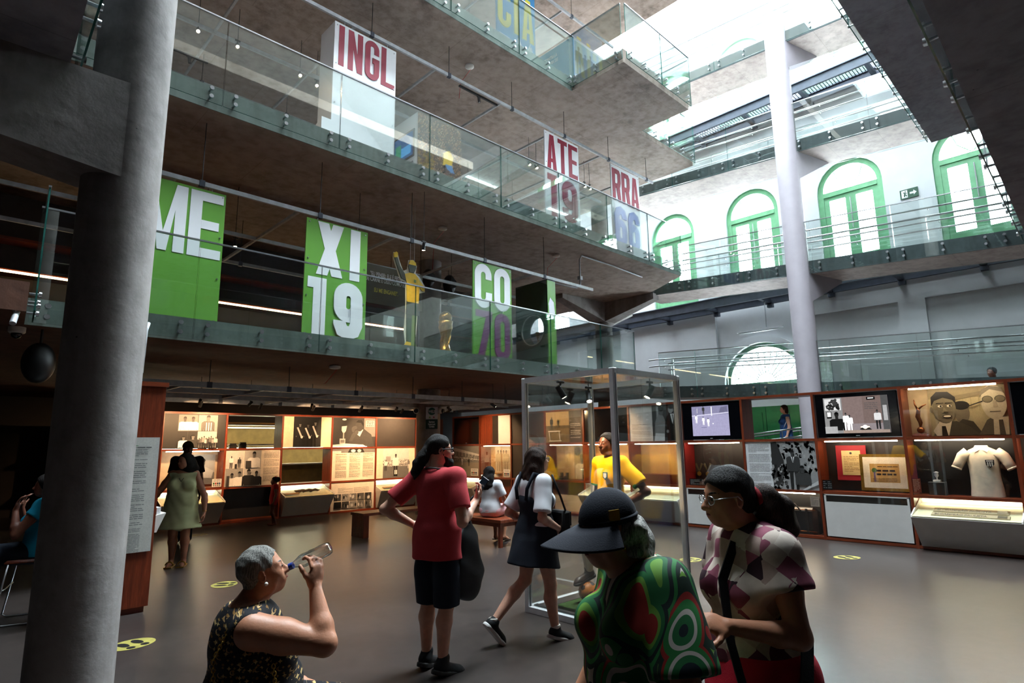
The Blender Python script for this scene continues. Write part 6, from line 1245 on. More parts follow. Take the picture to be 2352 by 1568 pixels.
ph = empty('mobile_phone', world(P, (.275, -.24, 1.36)), 0, 'dark mobile phone held up by the man in the red T-shirt', 'phone', None, None, (.5, .35, math.radians(15))); MB().bbox(-.005, .005, -.036, .036, -.07, .07, .003).build('case', M_BLACK, ph, world=False); MB().box(-.0062, -.005, -.032, .032, -.062, .062).build('screen', plain('phone_glass', '1c2630', .1), ph, world=False)
bg = empty('tote_bag', world(P, (.17, -.16, .52)), P.rotation_euler.z, 'limp black cloth bag hanging from the red-shirted man', 'bag'); sd = SDF(); sd.chain([V(0, 0, .62), V(.01, 0, .40), V(.03, 0, .16), V(.03, 0, .08)], [.03, .10, .155, .12], .05, sc=(1, .42, 1)); sdf_obj('body', sd, C_BAG, bg, .008, 0, .006, 24, 6)
for y in (-.03, .03): MB().tube([(0, y, .55), (.01, y * .8, .68), (.03, y * .3 - .06, .76)], .01, 6).build('handle', C_BAG, bg, True, False)
# ---- walking woman in black pinafore
P = person((4.02, 3.86), -12, 'woman in a white T-shirt and black pinafore dress walking past the glass case')
F = Fig(1.66, 1.0, True); J = F.J; F.hR = frame(math.radians(-6), .12); F.headC = V(.045, 0, 1.66 - .114)
J['knR'] = V(.09, -.085, .47); J['anR'] = V(.13, -.09, .085); J['knL'] = V(-.07, .075, .50); J['anL'] = V(-.40, .08, .19); J['elR'] = V(-.09, -.235, 1.06); J['wrR'] = V(.13, -.17, .95); J['elL'] = V(-.13, .24, 1.07); J['wrL'] = V(.08, .2, .97)
sd = SDF(); F.torso(sd); F.neck(sd, .047); head(sd, F.headC, F.hR, F.hh, True)
for n in 'LR': F.arm(sd, n, (.048, .040, .040, .025)); F.leg(sd, n, False)
hand(sd, J['wrR'], (.7, .35, -.4), (.2, .9, .3), 1, .5); hand(sd, J['wrL'], (.8, -.3, -.3), (.2, -.9, .2), -1, .5); sdf_obj('body', sd, SKL, P, .006); eyes(P, F.headC, F.hR, F.hh, browm=H_BRN)
sdf_obj('t_shirt', tee(F, .80, .60, .842, sl_r=.068), C_WHITE, P, .007, .014, .004, 26, 5)
sd = SDF(); H = F.H; sd.ell(V(0, 0, .62 * H), V(.128, .165, .17), .04); sd.ell(V(.012, 0, .71 * H), V(.148, .182, .12), .05); sd.cone(V(0, 0, .60 * H), V(0, 0, .52 * H), .135, .19, .06, (.85, 1, 1)); sd.cone(V(0, 0, .54 * H), V(-.03, 0, .385 * H), .185, .245, .05, (.95, .95, 1), 1); sd.cut((0, 0, .765 * H), (-.25, 0, 1)); sdf_obj('pinafore_dress', sd, C_BLACKD, P, .008, .006, .005, 17, 6)
for y in (-1, 1): MB().tube([(-.145, y * .07, 1.2), (-.145, y * .09, 1.30), (-.08, y * .105, 1.43), (.03, y * .10, 1.41), (.115, y * .09, 1.30), (.13, y * .08, 1.2)], .016, 8).build('shoulder_strap', C_BLACKD, P, True, False)
hd = SDF(); n_ = lambda x, y, z, F=F: F.headC + F.hR @ (V(x, y, z) * F.hh)
hd.ell(n_(-.08, 0, .14), V(.45, .37, .41) * F.hh, .01, F.hR); hd.cut(n_(.24, 0, .12), F.hR @ V(1, 0, -.45)); hd.cut(n_(0, 0, -.5), F.hR @ V(0, 0, -1)); hd.chain([n_(-.26, 0, .05), n_(-.36, 0, -.4), n_(-.45, -.03, -.8), n_(-.52, -.05, -1.25), n_(-.5, -.05, -1.6)], [.082, .088, .085, .07, .02], .04, sc=(.75, 1.15, 1)); hd.cone(n_(-.10, -.30, .1), n_(-.22, -.30, -.75), .04, .035, .03); sdf_obj('hair', hd, H_BRN, P, .006, 0, .004, 60, 8)
glasses(P, F.headC, F.hR, F.hh, plain('tortoise_frame', '2a1a12', .3)); shoe(P, J['anR'], J['anR'] + V(.2, -.01, -.062), M_SHOE, M_SOLEW); shoe(P, J['anL'], J['anL'] + V(.13, .0, -.145), M_SHOE, M_SOLEW)
for n, d in (('R', V(0, 0, .05)), ('L', V(-.0, 0, .04))): sd = SDF(); sd.cone(J['an' + n] + V(0, 0, -.02), J['an' + n] + d, .043, .042, .01, None, 1); sdf_obj('sock', sd, C_SOCK, P, .006)
bg = empty('crossbody_bag', world(P, (.19, -.10, .90)), P.rotation_euler.z, 'small black shoulder bag held by the woman in the pinafore', 'bag'); MB().bbox(-.045, .05, -.12, .1, 0, .20, .02).build('body', C_BAG, bg, SM, False); MB().bbox(.045, .06, -.11, .09, .07, .19, .005).build('flap', M_BLACK, bg, world=False); MB().tube([(0, -.1, .2), (-.07, -.12, .34), (-.14, -.1, .52)], .01, 6).build('strap', C_BAG, bg, True, False)
# ---- older woman drinking
P = person((1.13, 2.87), -22, 'grey-haired seated woman in a star-patterned dress drinking from a bottle', z=-.37)
F = Fig(1.62, 1.38, True); J = F.J; F.hR = frame(.0, .26); F.headC = V(.045, 0, 1.50); F.hh = .222
J['shR'] = V(.0, -.185, 1.30); J['elR'] = V(.30, -.24, 1.225); J['wrR'] = V(.262, -.135, 1.435); J['elL'] = V(.02, .27, 1.02); J['wrL'] = V(.24, .17, .95)
for n, y in (('L', 1), ('R', -1)): J['kn' + n] = V(.42, y * .13, .80); J['an' + n] = V(.40, y * .12, .45); J['toe' + n] = V(.62, y * .13, .40)
sd = SDF(); F.torso(sd, .05); F.neck(sd, .062); head(sd, F.headC, F.hR, F.hh, True, 1.0, 1.15, 1.1)
F.arm(sd, 'R', (.060, .047, .042, .028)); F.arm(sd, 'L', (.060, .047, .042, .028)); F.leg(sd, 'L'); F.leg(sd, 'R')
bA, bB = V(.150, -.03, 1.512), V(.330, -.105, 1.60); bd_ = unit(bB - bA); hn = unit(np.cross(bd_, V(0, 0, 1)))
gm = bA + (bB - bA) * .58; hand(sd, J['wrR'], (.05, .15, 1), (-.5, .75, .1), 1, .95, 1.0, .8); hand(sd, J['wrL'], (.9, -.2, -.3), (0, -.2, -1), 1, .4)
sdf_obj('body', sd, SKT, P, .0055); eyes(P, F.headC, F.hR, F.hh, browm=H_GRY)
sd = SDF(); F.torso(sd, .06); sd.ell(V(.0, 0, .56 * F.H), V(.19, .25, .16), .06)
for y in (-1, 1): sd.cone(V(0, y * .1, .87), V(.46, y * .12, .80), .135, .10, .06, None, 1)
sd.cut((0, 0, .838 * F.H), (-.12, 0, 1)); sd.ell(V(.03, -.30, 1.29), V(.14, .12, .15), .015, op='s'); sd.ell(V(.03, .30, 1.29), V(.14, .12, .15), .015, op='s'); sdf_obj('dress', sd, C_STAR, P, .007, .016, .003, 18, 3)
hd = SDF(); n_ = lambda x, y, z, F=F: F.headC + F.hR @ (V(x, y, z) * F.hh); hd.ell(n_(-.09, 0, .14), V(.43, .355, .40) * F.hh, .01, F.hR); hd.ell(n_(-.25, 0, -.22), V(.17, .24, .2) * F.hh, .03, F.hR); hd.cut(n_(.20, 0, .17), F.hR @ V(.9, 0, -.55)); hd.ell(n_(.10, -.34, -.1), V(.17, .12, .17) * F.hh, .01, F.hR, 's'); hd.ell(n_(.10, .34, -.1), V(.17, .12, .17) * F.hh, .01, F.hR, 's'); sdf_obj('hair', hd, H_GRY, P, .005, 0, .003, 90, 2)
for y in (-1, 1): MB().ball(tuple(n_(.0, y * .36, -.20)), .009, 10, 7).build('pearl_earring', plain('pearl', 'e6e2dc', .2), P, True, False)
ch = [V(.035, -.15, 1.365), V(-.07, -.17, 1.33), V(-.13, -.185, 1.2), V(-.12, -.20, 1.05), V(-.10, -.23, .9), V(-.07, -.25, .75)]
for a_, nm in ((V(0, 0, 0), 0), (V(.17, -.03, -.02), 1)):
    q = MB(); pts = ch if nm == 0 else [V(.10, -.21, 1.16), V(.12, -.22, 1.02), V(.14, -.225, .9), V(.17, -.23, .76)]
    for i in range(len(pts) - 1):
        L = np.linalg.norm(pts[i + 1] - pts[i]); m = int(L / .014)
        for j in range(m):
            c = pts[i] + (pts[i + 1] - pts[i]) * (j + .5) / m; d = unit(pts[i + 1] - pts[i]); u = V(0, 1, 0) if (i * 50 + j) % 2 else unit(np.cross(d, V(0, 1, 0))); q.tube([tuple(c + d * .0105 * math.cos(a) + u * .007 * math.sin(a)) for a in [2 * PI * k / 8 for k in range(8)]], .0026, 5, True)
    q.build('bag_chain', M_GOLD, P, True, False)
bo = empty('water_bottle', world(P, bA), 0, 'clear plastic water bottle tilted to the drinking woman\'s mouth', 'bottle'); u_, w_2 = basis_from(bd_); Rz = math.radians(-22)
def botp(rl):   # rotate figure-local direction to world
    c, s_ = math.cos(Rz), math.sin(Rz); return Vector((rl[0] * c - rl[1] * s_, rl[0] * s_ + rl[1] * c, rl[2]))
q = MB(); prof = [(.011, 0), (.012, .018), (.016, .03), (.028, .06), (.031, .075), (.0295, .1), (.031, .115), (.0295, .135), (.031, .155), (.030, .19), (.026, .205), (.018, .207)]; dw = botp(bd_); uu, ww = basis_from(dw); vs = []
for r_, z_ in prof:
    for k in range(16): a = 2 * PI * k / 16; vs.append(tuple(dw * z_ + (uu * math.cos(a) + ww * math.sin(a)) * r_))
q.add(vs, [(i * 16 + k, i * 16 + (k + 1) % 16, (i + 1) * 16 + (k + 1) % 16, (i + 1) * 16 + k) for i in range(len(prof) - 1) for k in range(16)] + [tuple(range(len(vs) - 16, len(vs)))]); q.build('bottle_body', mat_glass('thin_plastic', (.90, .93, .96), .75, .10), bo, True, False)
MB().cyl(tuple(dw * .003), tuple(dw * .022), .0155, n=16).build('neck_ring', plain('blue_cap_ring', '1c3f9c', .35), bo, SM, False)
# a stool carries her
st = empty('stool', world(P, (-.02, 0, .37)), 0, 'round stool under the drinking woman', 'stool'); MB().lathe([(.2, .36), (.22, .38), (.22, .42), (.2, .43)], (0, 0, 0), 24).build('seat', M_WOOD, st, SM, False)
for k in range(4): MB().cyl((.15 * math.cos(k * PI / 2 + .7), .15 * math.sin(k * PI / 2 + .7), .37), (.19 * math.cos(k * PI / 2 + .7), .19 * math.sin(k * PI / 2 + .7), 0), .016, n=8).build('leg', M_STEEL, st, True, False)
# ---- lady in the navy cap
P = person((1.745, 1.20), 152, 'older lady in a navy peaked cap and a green swirl-patterned shirt')
F = Fig(1.53, 1.22, True); J = F.J; F.hh = .215; F.hR = frame(.03, -.16); F.headC = V(.115, 0, 1.395)
J['elL'] = V(.0, .255, .98); J['wrL'] = V(.16, .22, .80); J['elR'] = V(.0, -.25, .98); J['wrR'] = V(.16, -.22, .80)
sd = SDF(); F.torso(sd, .04); F.neck(sd, .055); sd.cone(V(-.0, 0, 1.2), F.headC + V(-.03, 0, -.08), .06, .055, .03); head(sd, F.headC, F.hR, F.hh, True, 1.0, 1.1, 1.1)
for n in 'LR': F.arm(sd, n, (.052, .042, .042, .027)); F.leg(sd, n)
hand(sd, J['wrL'], (.5, 0, -.8), (0, -1, 0), -1, .6); hand(sd, J['wrR'], (.5, 0, -.8), (0, 1, 0), 1, .6); sdf_obj('body', sd, SKT, P, .006); eyes(P, F.headC, F.hR, F.hh, browm=H_GRY)
sdf_obj('shirt', tee(F, .80, .44, .83, .04, wide=1.0, sl_r=.085), C_SWIRL, P, .007, .020, .005, 16, 1)
sd = SDF()
for n in 'LR': sd.chain([J['hip' + n] + V(0, 0, .05), J['kn' + n], J['an' + n]], [.125, .09, .07], .04)
sdf_obj('trousers', sd, C_NAVY, P, .01, .008, .003, 20)
hd = SDF(); n_ = lambda x, y, z, F=F: F.headC + F.hR @ (V(x, y, z) * F.hh)
for x, y, z, r in ((-.30, .20, -.0, .22), (-.38, 0, -.02, .26), (-.30, -.20, -.0, .22), (-.46, .12, -.28, .17), (-.46, -.12, -.28, .17), (-.5, 0, -.38, .14), (-.16, .32, -.08, .12), (-.16, -.32, -.08, .12), (-.44, .24, -.40, .15), (-.58, .05, -.2, .16), (-.28, .3, -.3, .12), (-.28, -.3, -.3, .12)): hd.ell(n_(x, y, z), V(r, r, r * .9) * F.hh, .025, F.hR)
hd.cut(n_(0, 0, .26), F.hR @ V(0, 0, 1)); sdf_obj('hair', hd, H_SIL, P, .005, 0, .006, 65, 2)
cp = empty('peaked_cap', world(P, F.headC), P.rotation_euler.z, 'navy cap with a long peak on the lady in the green shirt', 'cap'); R = F.hR; m_ = lambda x, y, z: R @ (V(x, y, z) * F.hh)
sd = SDF(); sd.ell(m_(-.07, 0, .20), V(.475, .405, .435) * F.hh, .02, R); sd.cut(m_(0, 0, .15), R @ V(.10, 0, -1)); sdf_obj('crown', sd, C_CAP, cp, .006, 0, .003, 30, 3)
q = MB(); NB = 24; vs = []
for i in range(NB + 1):
    a = -1.45 + 2.9 * i / NB
    for r_, dz in ((.0, 0), (.36, -.05), (.70, -.13), (.74, -.14)):
        x = (.43 + r_ * .95) * math.cos(a) - .06; y = (.39 + r_ * .38) * math.sin(a); k_ = math.cos(a)
        vs.append(tuple(m_(x if r_ else .44 * math.cos(a) - .06, y if r_ else .39 * math.sin(a), .21 + dz * (1 + 1.4 * math.sin(a) ** 2) * 1.0 - .05 * k_)))
q.add(vs, [(i * 4 + j, (i + 1) * 4 + j, (i + 1) * 4 + j + 1, i * 4 + j + 1) for i in range(NB) for j in range(3)]); o = q.build('peak', C_CAP, cp, True, False); md = o.modifiers.new('thick', 'SOLIDIFY'); md.thickness = .006
MB().prism([(-.018, -.016), (.018, -.018), (.02, .014), (-.016, .018)], lambda u, v, d: tuple(m_(.02, .415, .30) + V(u, 0, v) + V(0, d, 0)), -.003, .004).build('gold_badge', M_GOLD, cp, world=False)
b_ = MB(); b_.tube([tuple(m_(-.07 + .445 * math.cos(a), .40 * math.sin(a), .205)) for a in [2 * PI * i / 28 for i in range(28)]], .007, 6, True); b_.build('band', C_CAP, cp, True, False)
for y in (1,): MB().ball(tuple(n_(-.06, .36, -.2)), .008, 10, 7).build('earring', M_GOLD, P, True, False)
# ---- woman in maroon blouse
P = person((2.29, 1.07), 146, 'dark-haired woman with ponytail, maroon patterned blouse and red trousers')
F = Fig(1.60, 1.06, True); J = F.J; F.hR = frame(.02, -.10); F.headC = V(.085, 0, 1.475)
J['shL'] = V(-.01, .155, 1.29); J['elL'] = V(-.02, .225, 1.03); J['wrL'] = V(.225, .20, 1.075); J['elR'] = V(.0, -.24, 1.0); J['wrR'] = V(.16, -.22, .80)
sd = SDF(); F.torso(sd, .01); F.neck(sd, .05); sd.cone(V(0, 0, 1.3), F.headC + V(-.03, 0, -.08), .052, .05, .03); head(sd, F.headC, F.hR, F.hh, True, .96, 1.15, 1.05)
for n in 'LR': F.arm(sd, n, (.048, .041, .040, .026)); F.leg(sd, n)
hand(sd, J['wrL'], (1, .0, .22), (.15, -.55, -.6), 1, .35, 1.0, .3); hand(sd, J['wrR'], (.5, 0, -.8), (0, 1, 0), 1, .6); sdf_obj('body', sd, SKT, P, .006); eyes(P, F.headC, F.hR, F.hh, browm=H_BLK)
sdf_obj('blouse', tee(F, .40, .575, .84, .01, wide=1.04, sl_r=.076), C_PLAID, P, .007, .022, .006, 15, 4)
sd = SDF(); sd.cone(V(0, 0, .62 * F.H), V(0, 0, .50 * F.H), .145, .205, .05, (.85, 1, 1))
for n in 'LR': sd.chain([J['hip' + n], J['kn' + n], J['an' + n]], [.15, .135, .13], .05)
sd.cut((0, 0, .60 * F.H), (0, 0, 1)); sdf_obj('wide_trousers', sd, C_SKIRT, P, .009, .01, .006, 20, 9)
hd = SDF(); n_ = lambda x, y, z, F=F: F.headC + F.hR @ (V(x, y, z) * F.hh)
hd.ell(n_(-.08, 0, .15), V(.435, .355, .395) * F.hh, .01, F.hR); hd.ell(n_(-.2, 0, -.12), V(.28, .30, .3) * F.hh, .03, F.hR); hd.cut(n_(.21, 0, .16), F.hR @ V(.9, 0, -.6)); hd.ell(n_(.08, .36, -.08), V(.16, .12, .2) * F.hh, .01, F.hR, 's'); hd.ell(n_(.08, -.36, -.08), V(.16, .12, .2) * F.hh, .01, F.hR, 's'); sdf_obj('hair', hd, H_BLK, P, .005, 0, .003, 70, 1)
pt = SDF(); pt.chain([n_(-.48, 0, -.12), n_(-.66, .02, -.14), n_(-.82, .04, -.34), n_(-.90, .05, -.62), n_(-.84, .05, -.86)], [.03, .056, .068, .060, .02], .03); sdf_obj('ponytail', pt, H_BRN, P, .005, 0, .005, 60, 5)
MB().tube([tuple(n_(-.53, .19 * math.cos(a), -.12 + .19 * math.sin(a))) for a in [2 * PI * i / 14 for i in range(14)]], .013, 7, True).build('red_hair_tie', mat_cloth('hair_tie_red', '8a1620'), P, True, False)
glasses(P, F.headC, F.hR, F.hh, M_STEEL, True, .15, True)
bg = empty('shoulder_bag', world(P, (.04, .26, .60)), P.rotation_euler.z, 'black shoulder bag with a wide strap worn over the maroon blouse', 'bag'); MB().bbox(-.02, .26, -.06, .05, .0, .25, .03).build('body', C_BAG, bg, SM, False); MB().bbox(-.01, .25, .045, .062, .10, .24, .008).build('flap', M_BLACK, bg, world=False); MB().bbox(.06, .10, .062, .07, .09, .16, .003).build('buckle', M_STEEL, bg, world=False)
q = MB(); sp_ = [V(-.14, .0, .30), V(-.20, -.10, .48), V(-.175, -.20, .66), V(-.10, -.28, .735)]
q2 = [V(.0, -.0, .22), V(-.10, -.02, .36), V(-.175, -.08, .52)]
def strap(pts, w, nm): 
    m = MB(); vs = []
    for p_ in pts: vs += [tuple(p_ + V(-w, 0, -w * .4)), tuple(p_ + V(w, 0, w * .4)), tuple(p_ + V(w, .006, w * .4)), tuple(p_ + V(-w, .006, -w * .4))]
    n4 = len(pts); m.add(vs, [(i * 4 + j, i * 4 + (j + 1) % 4, (i + 1) * 4 + (j + 1) % 4, (i + 1) * 4 + j) for i in range(n4 - 1) for j in range(4)]); m.build(nm, C_BAG, bg, False, False)
strap([V(.02, .02, .2), V(-.06, -.02, .30), V(-.13, -.10, .40), V(-.165, -.22, .54)], .022, 'strap'); strap([V(.16, .0, .22), V(.17, -.08, .42), V(.14, -.16, .60), V(.06, -.20, .72)], .016, 'strap')
# ---- woman in pale lime dress
P = person((2.83, 10.04), -118, 'woman in a sleeveless pale lime dress with long dark hair near the text board')
F = Fig(1.62, 1.26, True); J = F.J; F.hR = frame(math.radians(-40), -.05); F.headC = V(.03, 0, 1.51)
J['elR'] = V(.05, -.33, 1.03); J['wrR'] = V(.18, -.42, 1.20); J['elL'] = V(-.02, .30, 1.0); J['wrL'] = V(.06, .33, .76)
sd = SDF(); F.torso(sd, .03); F.neck(sd, .05); head(sd, F.headC, F.hR, F.hh, True)
for n in 'LR': F.arm(sd, n); F.leg(sd, n)
hand(sd, J['wrR'], (.3, -.2, .9), (.7, .2, 0), 1, .6); hand(sd, J['wrL'], (.1, 0, -1), (0, -1, 0), -1, .6); sdf_obj('body', sd, SKT, P, .009); eyes(P, F.headC, F.hR, F.hh)
sd = SDF(); F.torso(sd, .035); sd.cone(V(0, 0, .60 * F.H), V(0, 0, .44 * F.H), .17, .205, .06, (.92, 1.05, 1)); sd.cone(V(0, 0, .46 * F.H), V(0, 0, .345 * F.H), .195, .265, .03, (.92, 1.05, 1), 1); sd.cut((0, 0, .825 * F.H), (.1, 0, 1))
for y in (-1, 1): sd.ell(V(0, y * .27, 1.31), V(.14, .10, .13), .015, op='s')
sdf_obj('dress', sd, C_YEL, P, .009, .014, .005, 34, 4)
hd = SDF(); n_ = lambda x, y, z, F=F: F.headC + F.hR @ (V(x, y, z) * F.hh); hd.ell(n_(-.08, 0, .14), V(.46, .38, .42) * F.hh, .01, F.hR); hd.cut(n_(.14, 0, .16), F.hR @ V(1, 0, -.5)); hd.chain([n_(-.25, 0, 0), n_(-.34, .1, -.5), n_(-.34, .15, -.95)], [.10, .11, .06], .03, sc=(.8, 1.1, 1)); sdf_obj('hair', hd, H_BLK, P, .008, 0, .004, 50)
MB().tube([(.13, -.03, 1.27), (.14, 0, 1.22), (.13, .03, 1.27)], .006, 6).build('sunglasses', M_BLACK, P, True, False)
for n in 'LR': MB().hexa([tuple(J['an' + n] + V(x, y, z)) for x, y, z in ((-.07, -.045, -.078), (.2, -.05, -.078), (.2, .05, -.078), (-.07, .045, -.078), (-.07, -.045, -.058), (.2, -.05, -.062), (.2, .05, -.062), (-.07, .045, -.058))]).tube([tuple(J['an' + n] + V(.1, .05 * math.cos(a), -.05 + .045 * math.sin(a))) for a in [PI * i / 8 for i in range(9)]], .01, 6).build('sandal', M_GOLD, P, False, False)
MB().tube([tuple(J['wrL'] + V(.03 * math.cos(a), .03 * math.sin(a), .02)) for a in [2 * PI * i / 12 for i in range(12)]], .005, 6, True).build('bracelet', M_GOLD, P, True, False)
# ---- man in cap behind her
P = person((3.52, 12.35), -112, 'dark-clothed man in an olive cap standing behind the woman in the lime dress')
F = Fig(1.82, 1.05); J = F.J; F.hR = frame(.35, -.05); sd = SDF(); F.torso(sd); F.neck(sd); head(sd, F.headC, F.hR, F.hh)
for n in 'LR': F.arm(sd, n); F.leg(sd, n); hand(sd, J['wr' + n], (.2, 0, -1), (0, -1 if n == 'L' else 1, 0), -1 if n == 'L' else 1, .6)
sdf_obj('body', sd, SKD, P, .011); sdf_obj('t_shirt', tee(F, .6, .47), C_DKT, P, .011, .016, .004); sd = SDF()
for n in 'LR': sd.chain([J['hip' + n] + V(0, 0, .06), J['kn' + n], J['an' + n]], [.115, .09, .075], .04)
sdf_obj('trousers', sd, C_NAVY, P, .012, .004); eyes(P, F.headC, F.hR, F.hh)
cp = empty('cloth_cap', world(P, F.headC), P.rotation_euler.z, 'olive cap on the man behind the lime dress', 'cap'); sd = SDF(); sd.ell(F.hR @ V(-.015, 0, .045), V(.45, .38, .42) * F.hh, .02, F.hR); sd.cut(V(0, 0, .03), (0, 0, -1)); sdf_obj('crown', sd, mat_cloth('olive_cap', '5a5a38'), cp, .008); sd = SDF(); sd.ell(F.hR @ V(.13, 0, .04), V(.07, .075, .012), .01, F.hR); sdf_obj('peak', sd, MATS.get('x') or bpy.data.materials['olive_cap'], cp, .006)
# ---- small girl in red
P = person((5.72, 13.60), 165, 'small girl in a red top and shorts standing by the low black niche')
F = Fig(1.05, 1.0); F.hh = .175; F.headC = V(.015, 0, .965); F.hR = frame(.2, 0); J = F.J; J['knL'] = V(.05, .05, .30); J['anL'] = V(-.05, .05, .055); sd = SDF(); F.torso(sd); F.neck(sd); head(sd, F.headC, F.hR, F.hh)
for n in 'LR': F.arm(sd, n); F.leg(sd, n); hand(sd, J['wr' + n], (.2, 0, -1), (0, -1 if n == 'L' else 1, 0), -1 if n == 'L' else 1, .5, .65)
sdf_obj('body', sd, SKB, P, .008); sdf_obj('top', tee(F, .25, .52, .83), C_GIRL, P, .009, .01); sd = SDF(); sd.ell(V(0, 0, .55), V(.10, .12, .08), .03)
for n in 'LR': sd.cone(J['hip' + n], J['hip' + n] * .6 + J['kn' + n] * .4, .07, .07, .03, None, 1)
sdf_obj('shorts', sd, C_GIRL, P, .009, .006); hd = SDF(); hd.ell(F.headC + F.hR @ V(-.012, 0, .02), V(.46, .38, .42) * F.hh, .01, F.hR); hd.cut(F.headC + F.hR @ V(.03, 0, .02), F.hR @ V(1, 0, -.5)); hd.ell(F.headC + F.hR @ V(-.085, 0, .03), .055, .02); sdf_obj('hair', hd, H_BLK, P, .007, 0, .003, 60); MB().ball(tuple(F.headC + F.hR @ V(-.03, 0, .085)), .03, 10, 6, 1, 1.4, .6).build('hair_bow', C_GIRL, P, True, False); eyes(P, F.headC, F.hR, F.hh)
# ---- woman seated on the bench
P = person((7.24, 8.05), 22, 'woman in a white shirt and pink checked shorts sitting on the bench', z=-.31)
F = Fig(1.62, 1.0, True); J = F.J; F.hR = frame(-.15, -.05)
for n, y in (('L', 1), ('R', -1)): J['kn' + n] = V(.42, y * .1, .88); J['an' + n] = V(.28, y * .08 - .05, .42); J['toe' + n] = V(.44, y * .09 - .05, .34); J['el' + n] = V(.06, y * .24, 1.07); J['wr' + n] = V(.26, y * .16, .98)
sd = SDF(); F.torso(sd); F.neck(sd, .047); head(sd, F.headC, F.hR, F.hh, True)
for n in 'LR': F.arm(sd, n); F.leg(sd, n); hand(sd, J['wr' + n], (.9, 0, -.2), (0, 0, -1), 1 if n == 'L' else -1, .4)
sdf_obj('body', sd, SKT, P, .009); sdf_obj('shirt', tee(F, .7, .53, .842), C_WHITE, P, .009, .02, .005, 22, 7); sd = SDF(); sd.ell(V(0, 0, .545 * F.H), V(.14, .19, .12), .04)
for n in 'LR': sd.cone(J['hip' + n], J['hip' + n] * .35 + J['kn' + n] * .65, .105, .095, .04, None, 1)
sd.cut((0, 0, .60 * F.H), (0, 0, 1)); sdf_obj('shorts', sd, C_GING, P, .009, .006); hd = SDF(); n_ = lambda x, y, z, F=F: F.headC + F.hR @ (V(x, y, z) * F.hh); hd.ell(n_(-.08, 0, .14), V(.45, .37, .41) * F.hh, .01, F.hR); hd.cut(n_(.24, 0, .12), F.hR @ V(1, 0, -.45)); hd.chain([n_(-.26, 0, .05), n_(-.36, 0, -.5), n_(-.42, 0, -1.0), n_(-.46, 0, -1.35)], [.085, .09, .085, .03], .04, sc=(.7, 1.2, 1)); sdf_obj('hair', hd, H_BLK, P, .008, 0, .003, 60); eyes(P, F.headC, F.hR, F.hh)
for n in 'LR': MB().hexa([tuple(J['an' + n] + V(x, y, z)) for x, y, z in ((-.06, -.04, -.075), (.2, -.045, -.105), (.2, .045, -.105), (-.06, .04, -.075), (-.06, -.04, -.06), (.2, -.045, -.09), (.2, .045, -.09), (-.06, .04, -.06))]).build('sandal', M_BOOT, P, False, False)
# ---- people on the lower ramp and at the far left
P = person((17.6, 6.9), 128, 'woman in a blue sleeveless dress seen through the open cell of the display wall', z=1.06)
F = Fig(1.66, 1.05, True); J = F.J; sd = SDF(); F.torso(sd); F.neck(sd); head(sd, F.headC, F.hR, F.hh, True)
for n in 'LR': F.arm(sd, n); F.leg(sd, n); hand(sd, J['wr' + n], (.2, 0, -1), (0, -1 if n == 'L' else 1, 0), -1 if n == 'L' else 1, .6)
sdf_obj('body', sd, SKL, P, .01); sd = SDF(); F.torso(sd, .01); sd.cone(V(0, 0, .6 * F.H), V(0, 0, .3 * F.H), .15, .22, .05, (.9, 1, 1), 1); sd.cut((0, 0, .83 * F.H), (0, 0, 1)); sdf_obj('dress', sd, C_BLUE, P, .01, .014, .004); hd = SDF(); hd.ell(F.headC + V(-.02, 0, .03), V(.47, .4, .43) * F.hh, .01); hd.ell(F.headC + V(-.06, 0, -.06), V(.07, .09, .09), .03); hd.cut(F.headC + V(.05, 0, .03), V(1, 0, -.5)); sdf_obj('hair', hd, H_BRN, P, .008, 0, .003, 50); MB().tube([(.1, .12, 1.0), (.02, .19, 1.2), (-.08, .1, 1.40), (-.12, 0, 1.3)], .012, 6).build('bag_strap', C_WHITE, P, True, False); eyes(P, F.headC, F.hR, F.hh)
P = person((17.6, 2.1), 150, 'dark-haired man whose head shows above the display wall at the right', z=1.60)
F = Fig(1.72, 1.0); J = F.J; sd = SDF(); F.torso(sd); F.neck(sd); head(sd, F.headC, F.hR, F.hh)
for n in 'LR': F.arm(sd, n); F.leg(sd, n)
sdf_obj('body', sd, SKB, P, .011); sdf_obj('t_shirt', tee(F, .6, .47), C_NAVY, P, .012, .016); hd = SDF(); hd.ell(F.headC + V(-.02, 0, .035), V(.45, .37, .41) * F.hh, .01); hd.cut(F.headC + V(.04, 0, .03), V(1, 0, -.6)); hd.cut(F.headC + V(0, 0, -.05), V(0, 0, -1)); sdf_obj('hair', hd, H_BLK, P, .009, 0, .002, 60); eyes(P, F.headC, F.hR, F.hh)
P = person((.97, 8.12), 165, 'person in a turquoise top sitting in the dark behind the left pillar', z=-.22)
F = Fig(1.66, 1.1, True); J = F.J
for n, y in (('L', 1), ('R', -1)): J['kn' + n] = V(.42, y * .1, .87); J['an' + n] = V(.40, y * .1, .42); J['toe' + n] = V(.56, y * .1, .38); J['el' + n] = V(.18, y * .24, 1.08); J['wr' + n] = V(.22, y * .14, 1.32)
sd = SDF(); F.torso(sd); F.neck(sd); head(sd, F.headC, F.hR, F.hh)
for n in 'LR': F.arm(sd, n); F.leg(sd, n); hand(sd, J['wr' + n], (-.2, 0, 1), (-.8, 0, 0), 1, .6)
sdf_obj('body', sd, SKB, P, .011); sdf_obj('top', tee(F, .35, .52), C_TURQ, P, .011, .016, .004); sd = SDF(); sd.ell(V(0, 0, .54 * F.H), V(.15, .19, .12), .04)
for n in 'LR': sd.chain([J['hip' + n], J['kn' + n], J['an' + n]], [.11, .09, .075], .04)
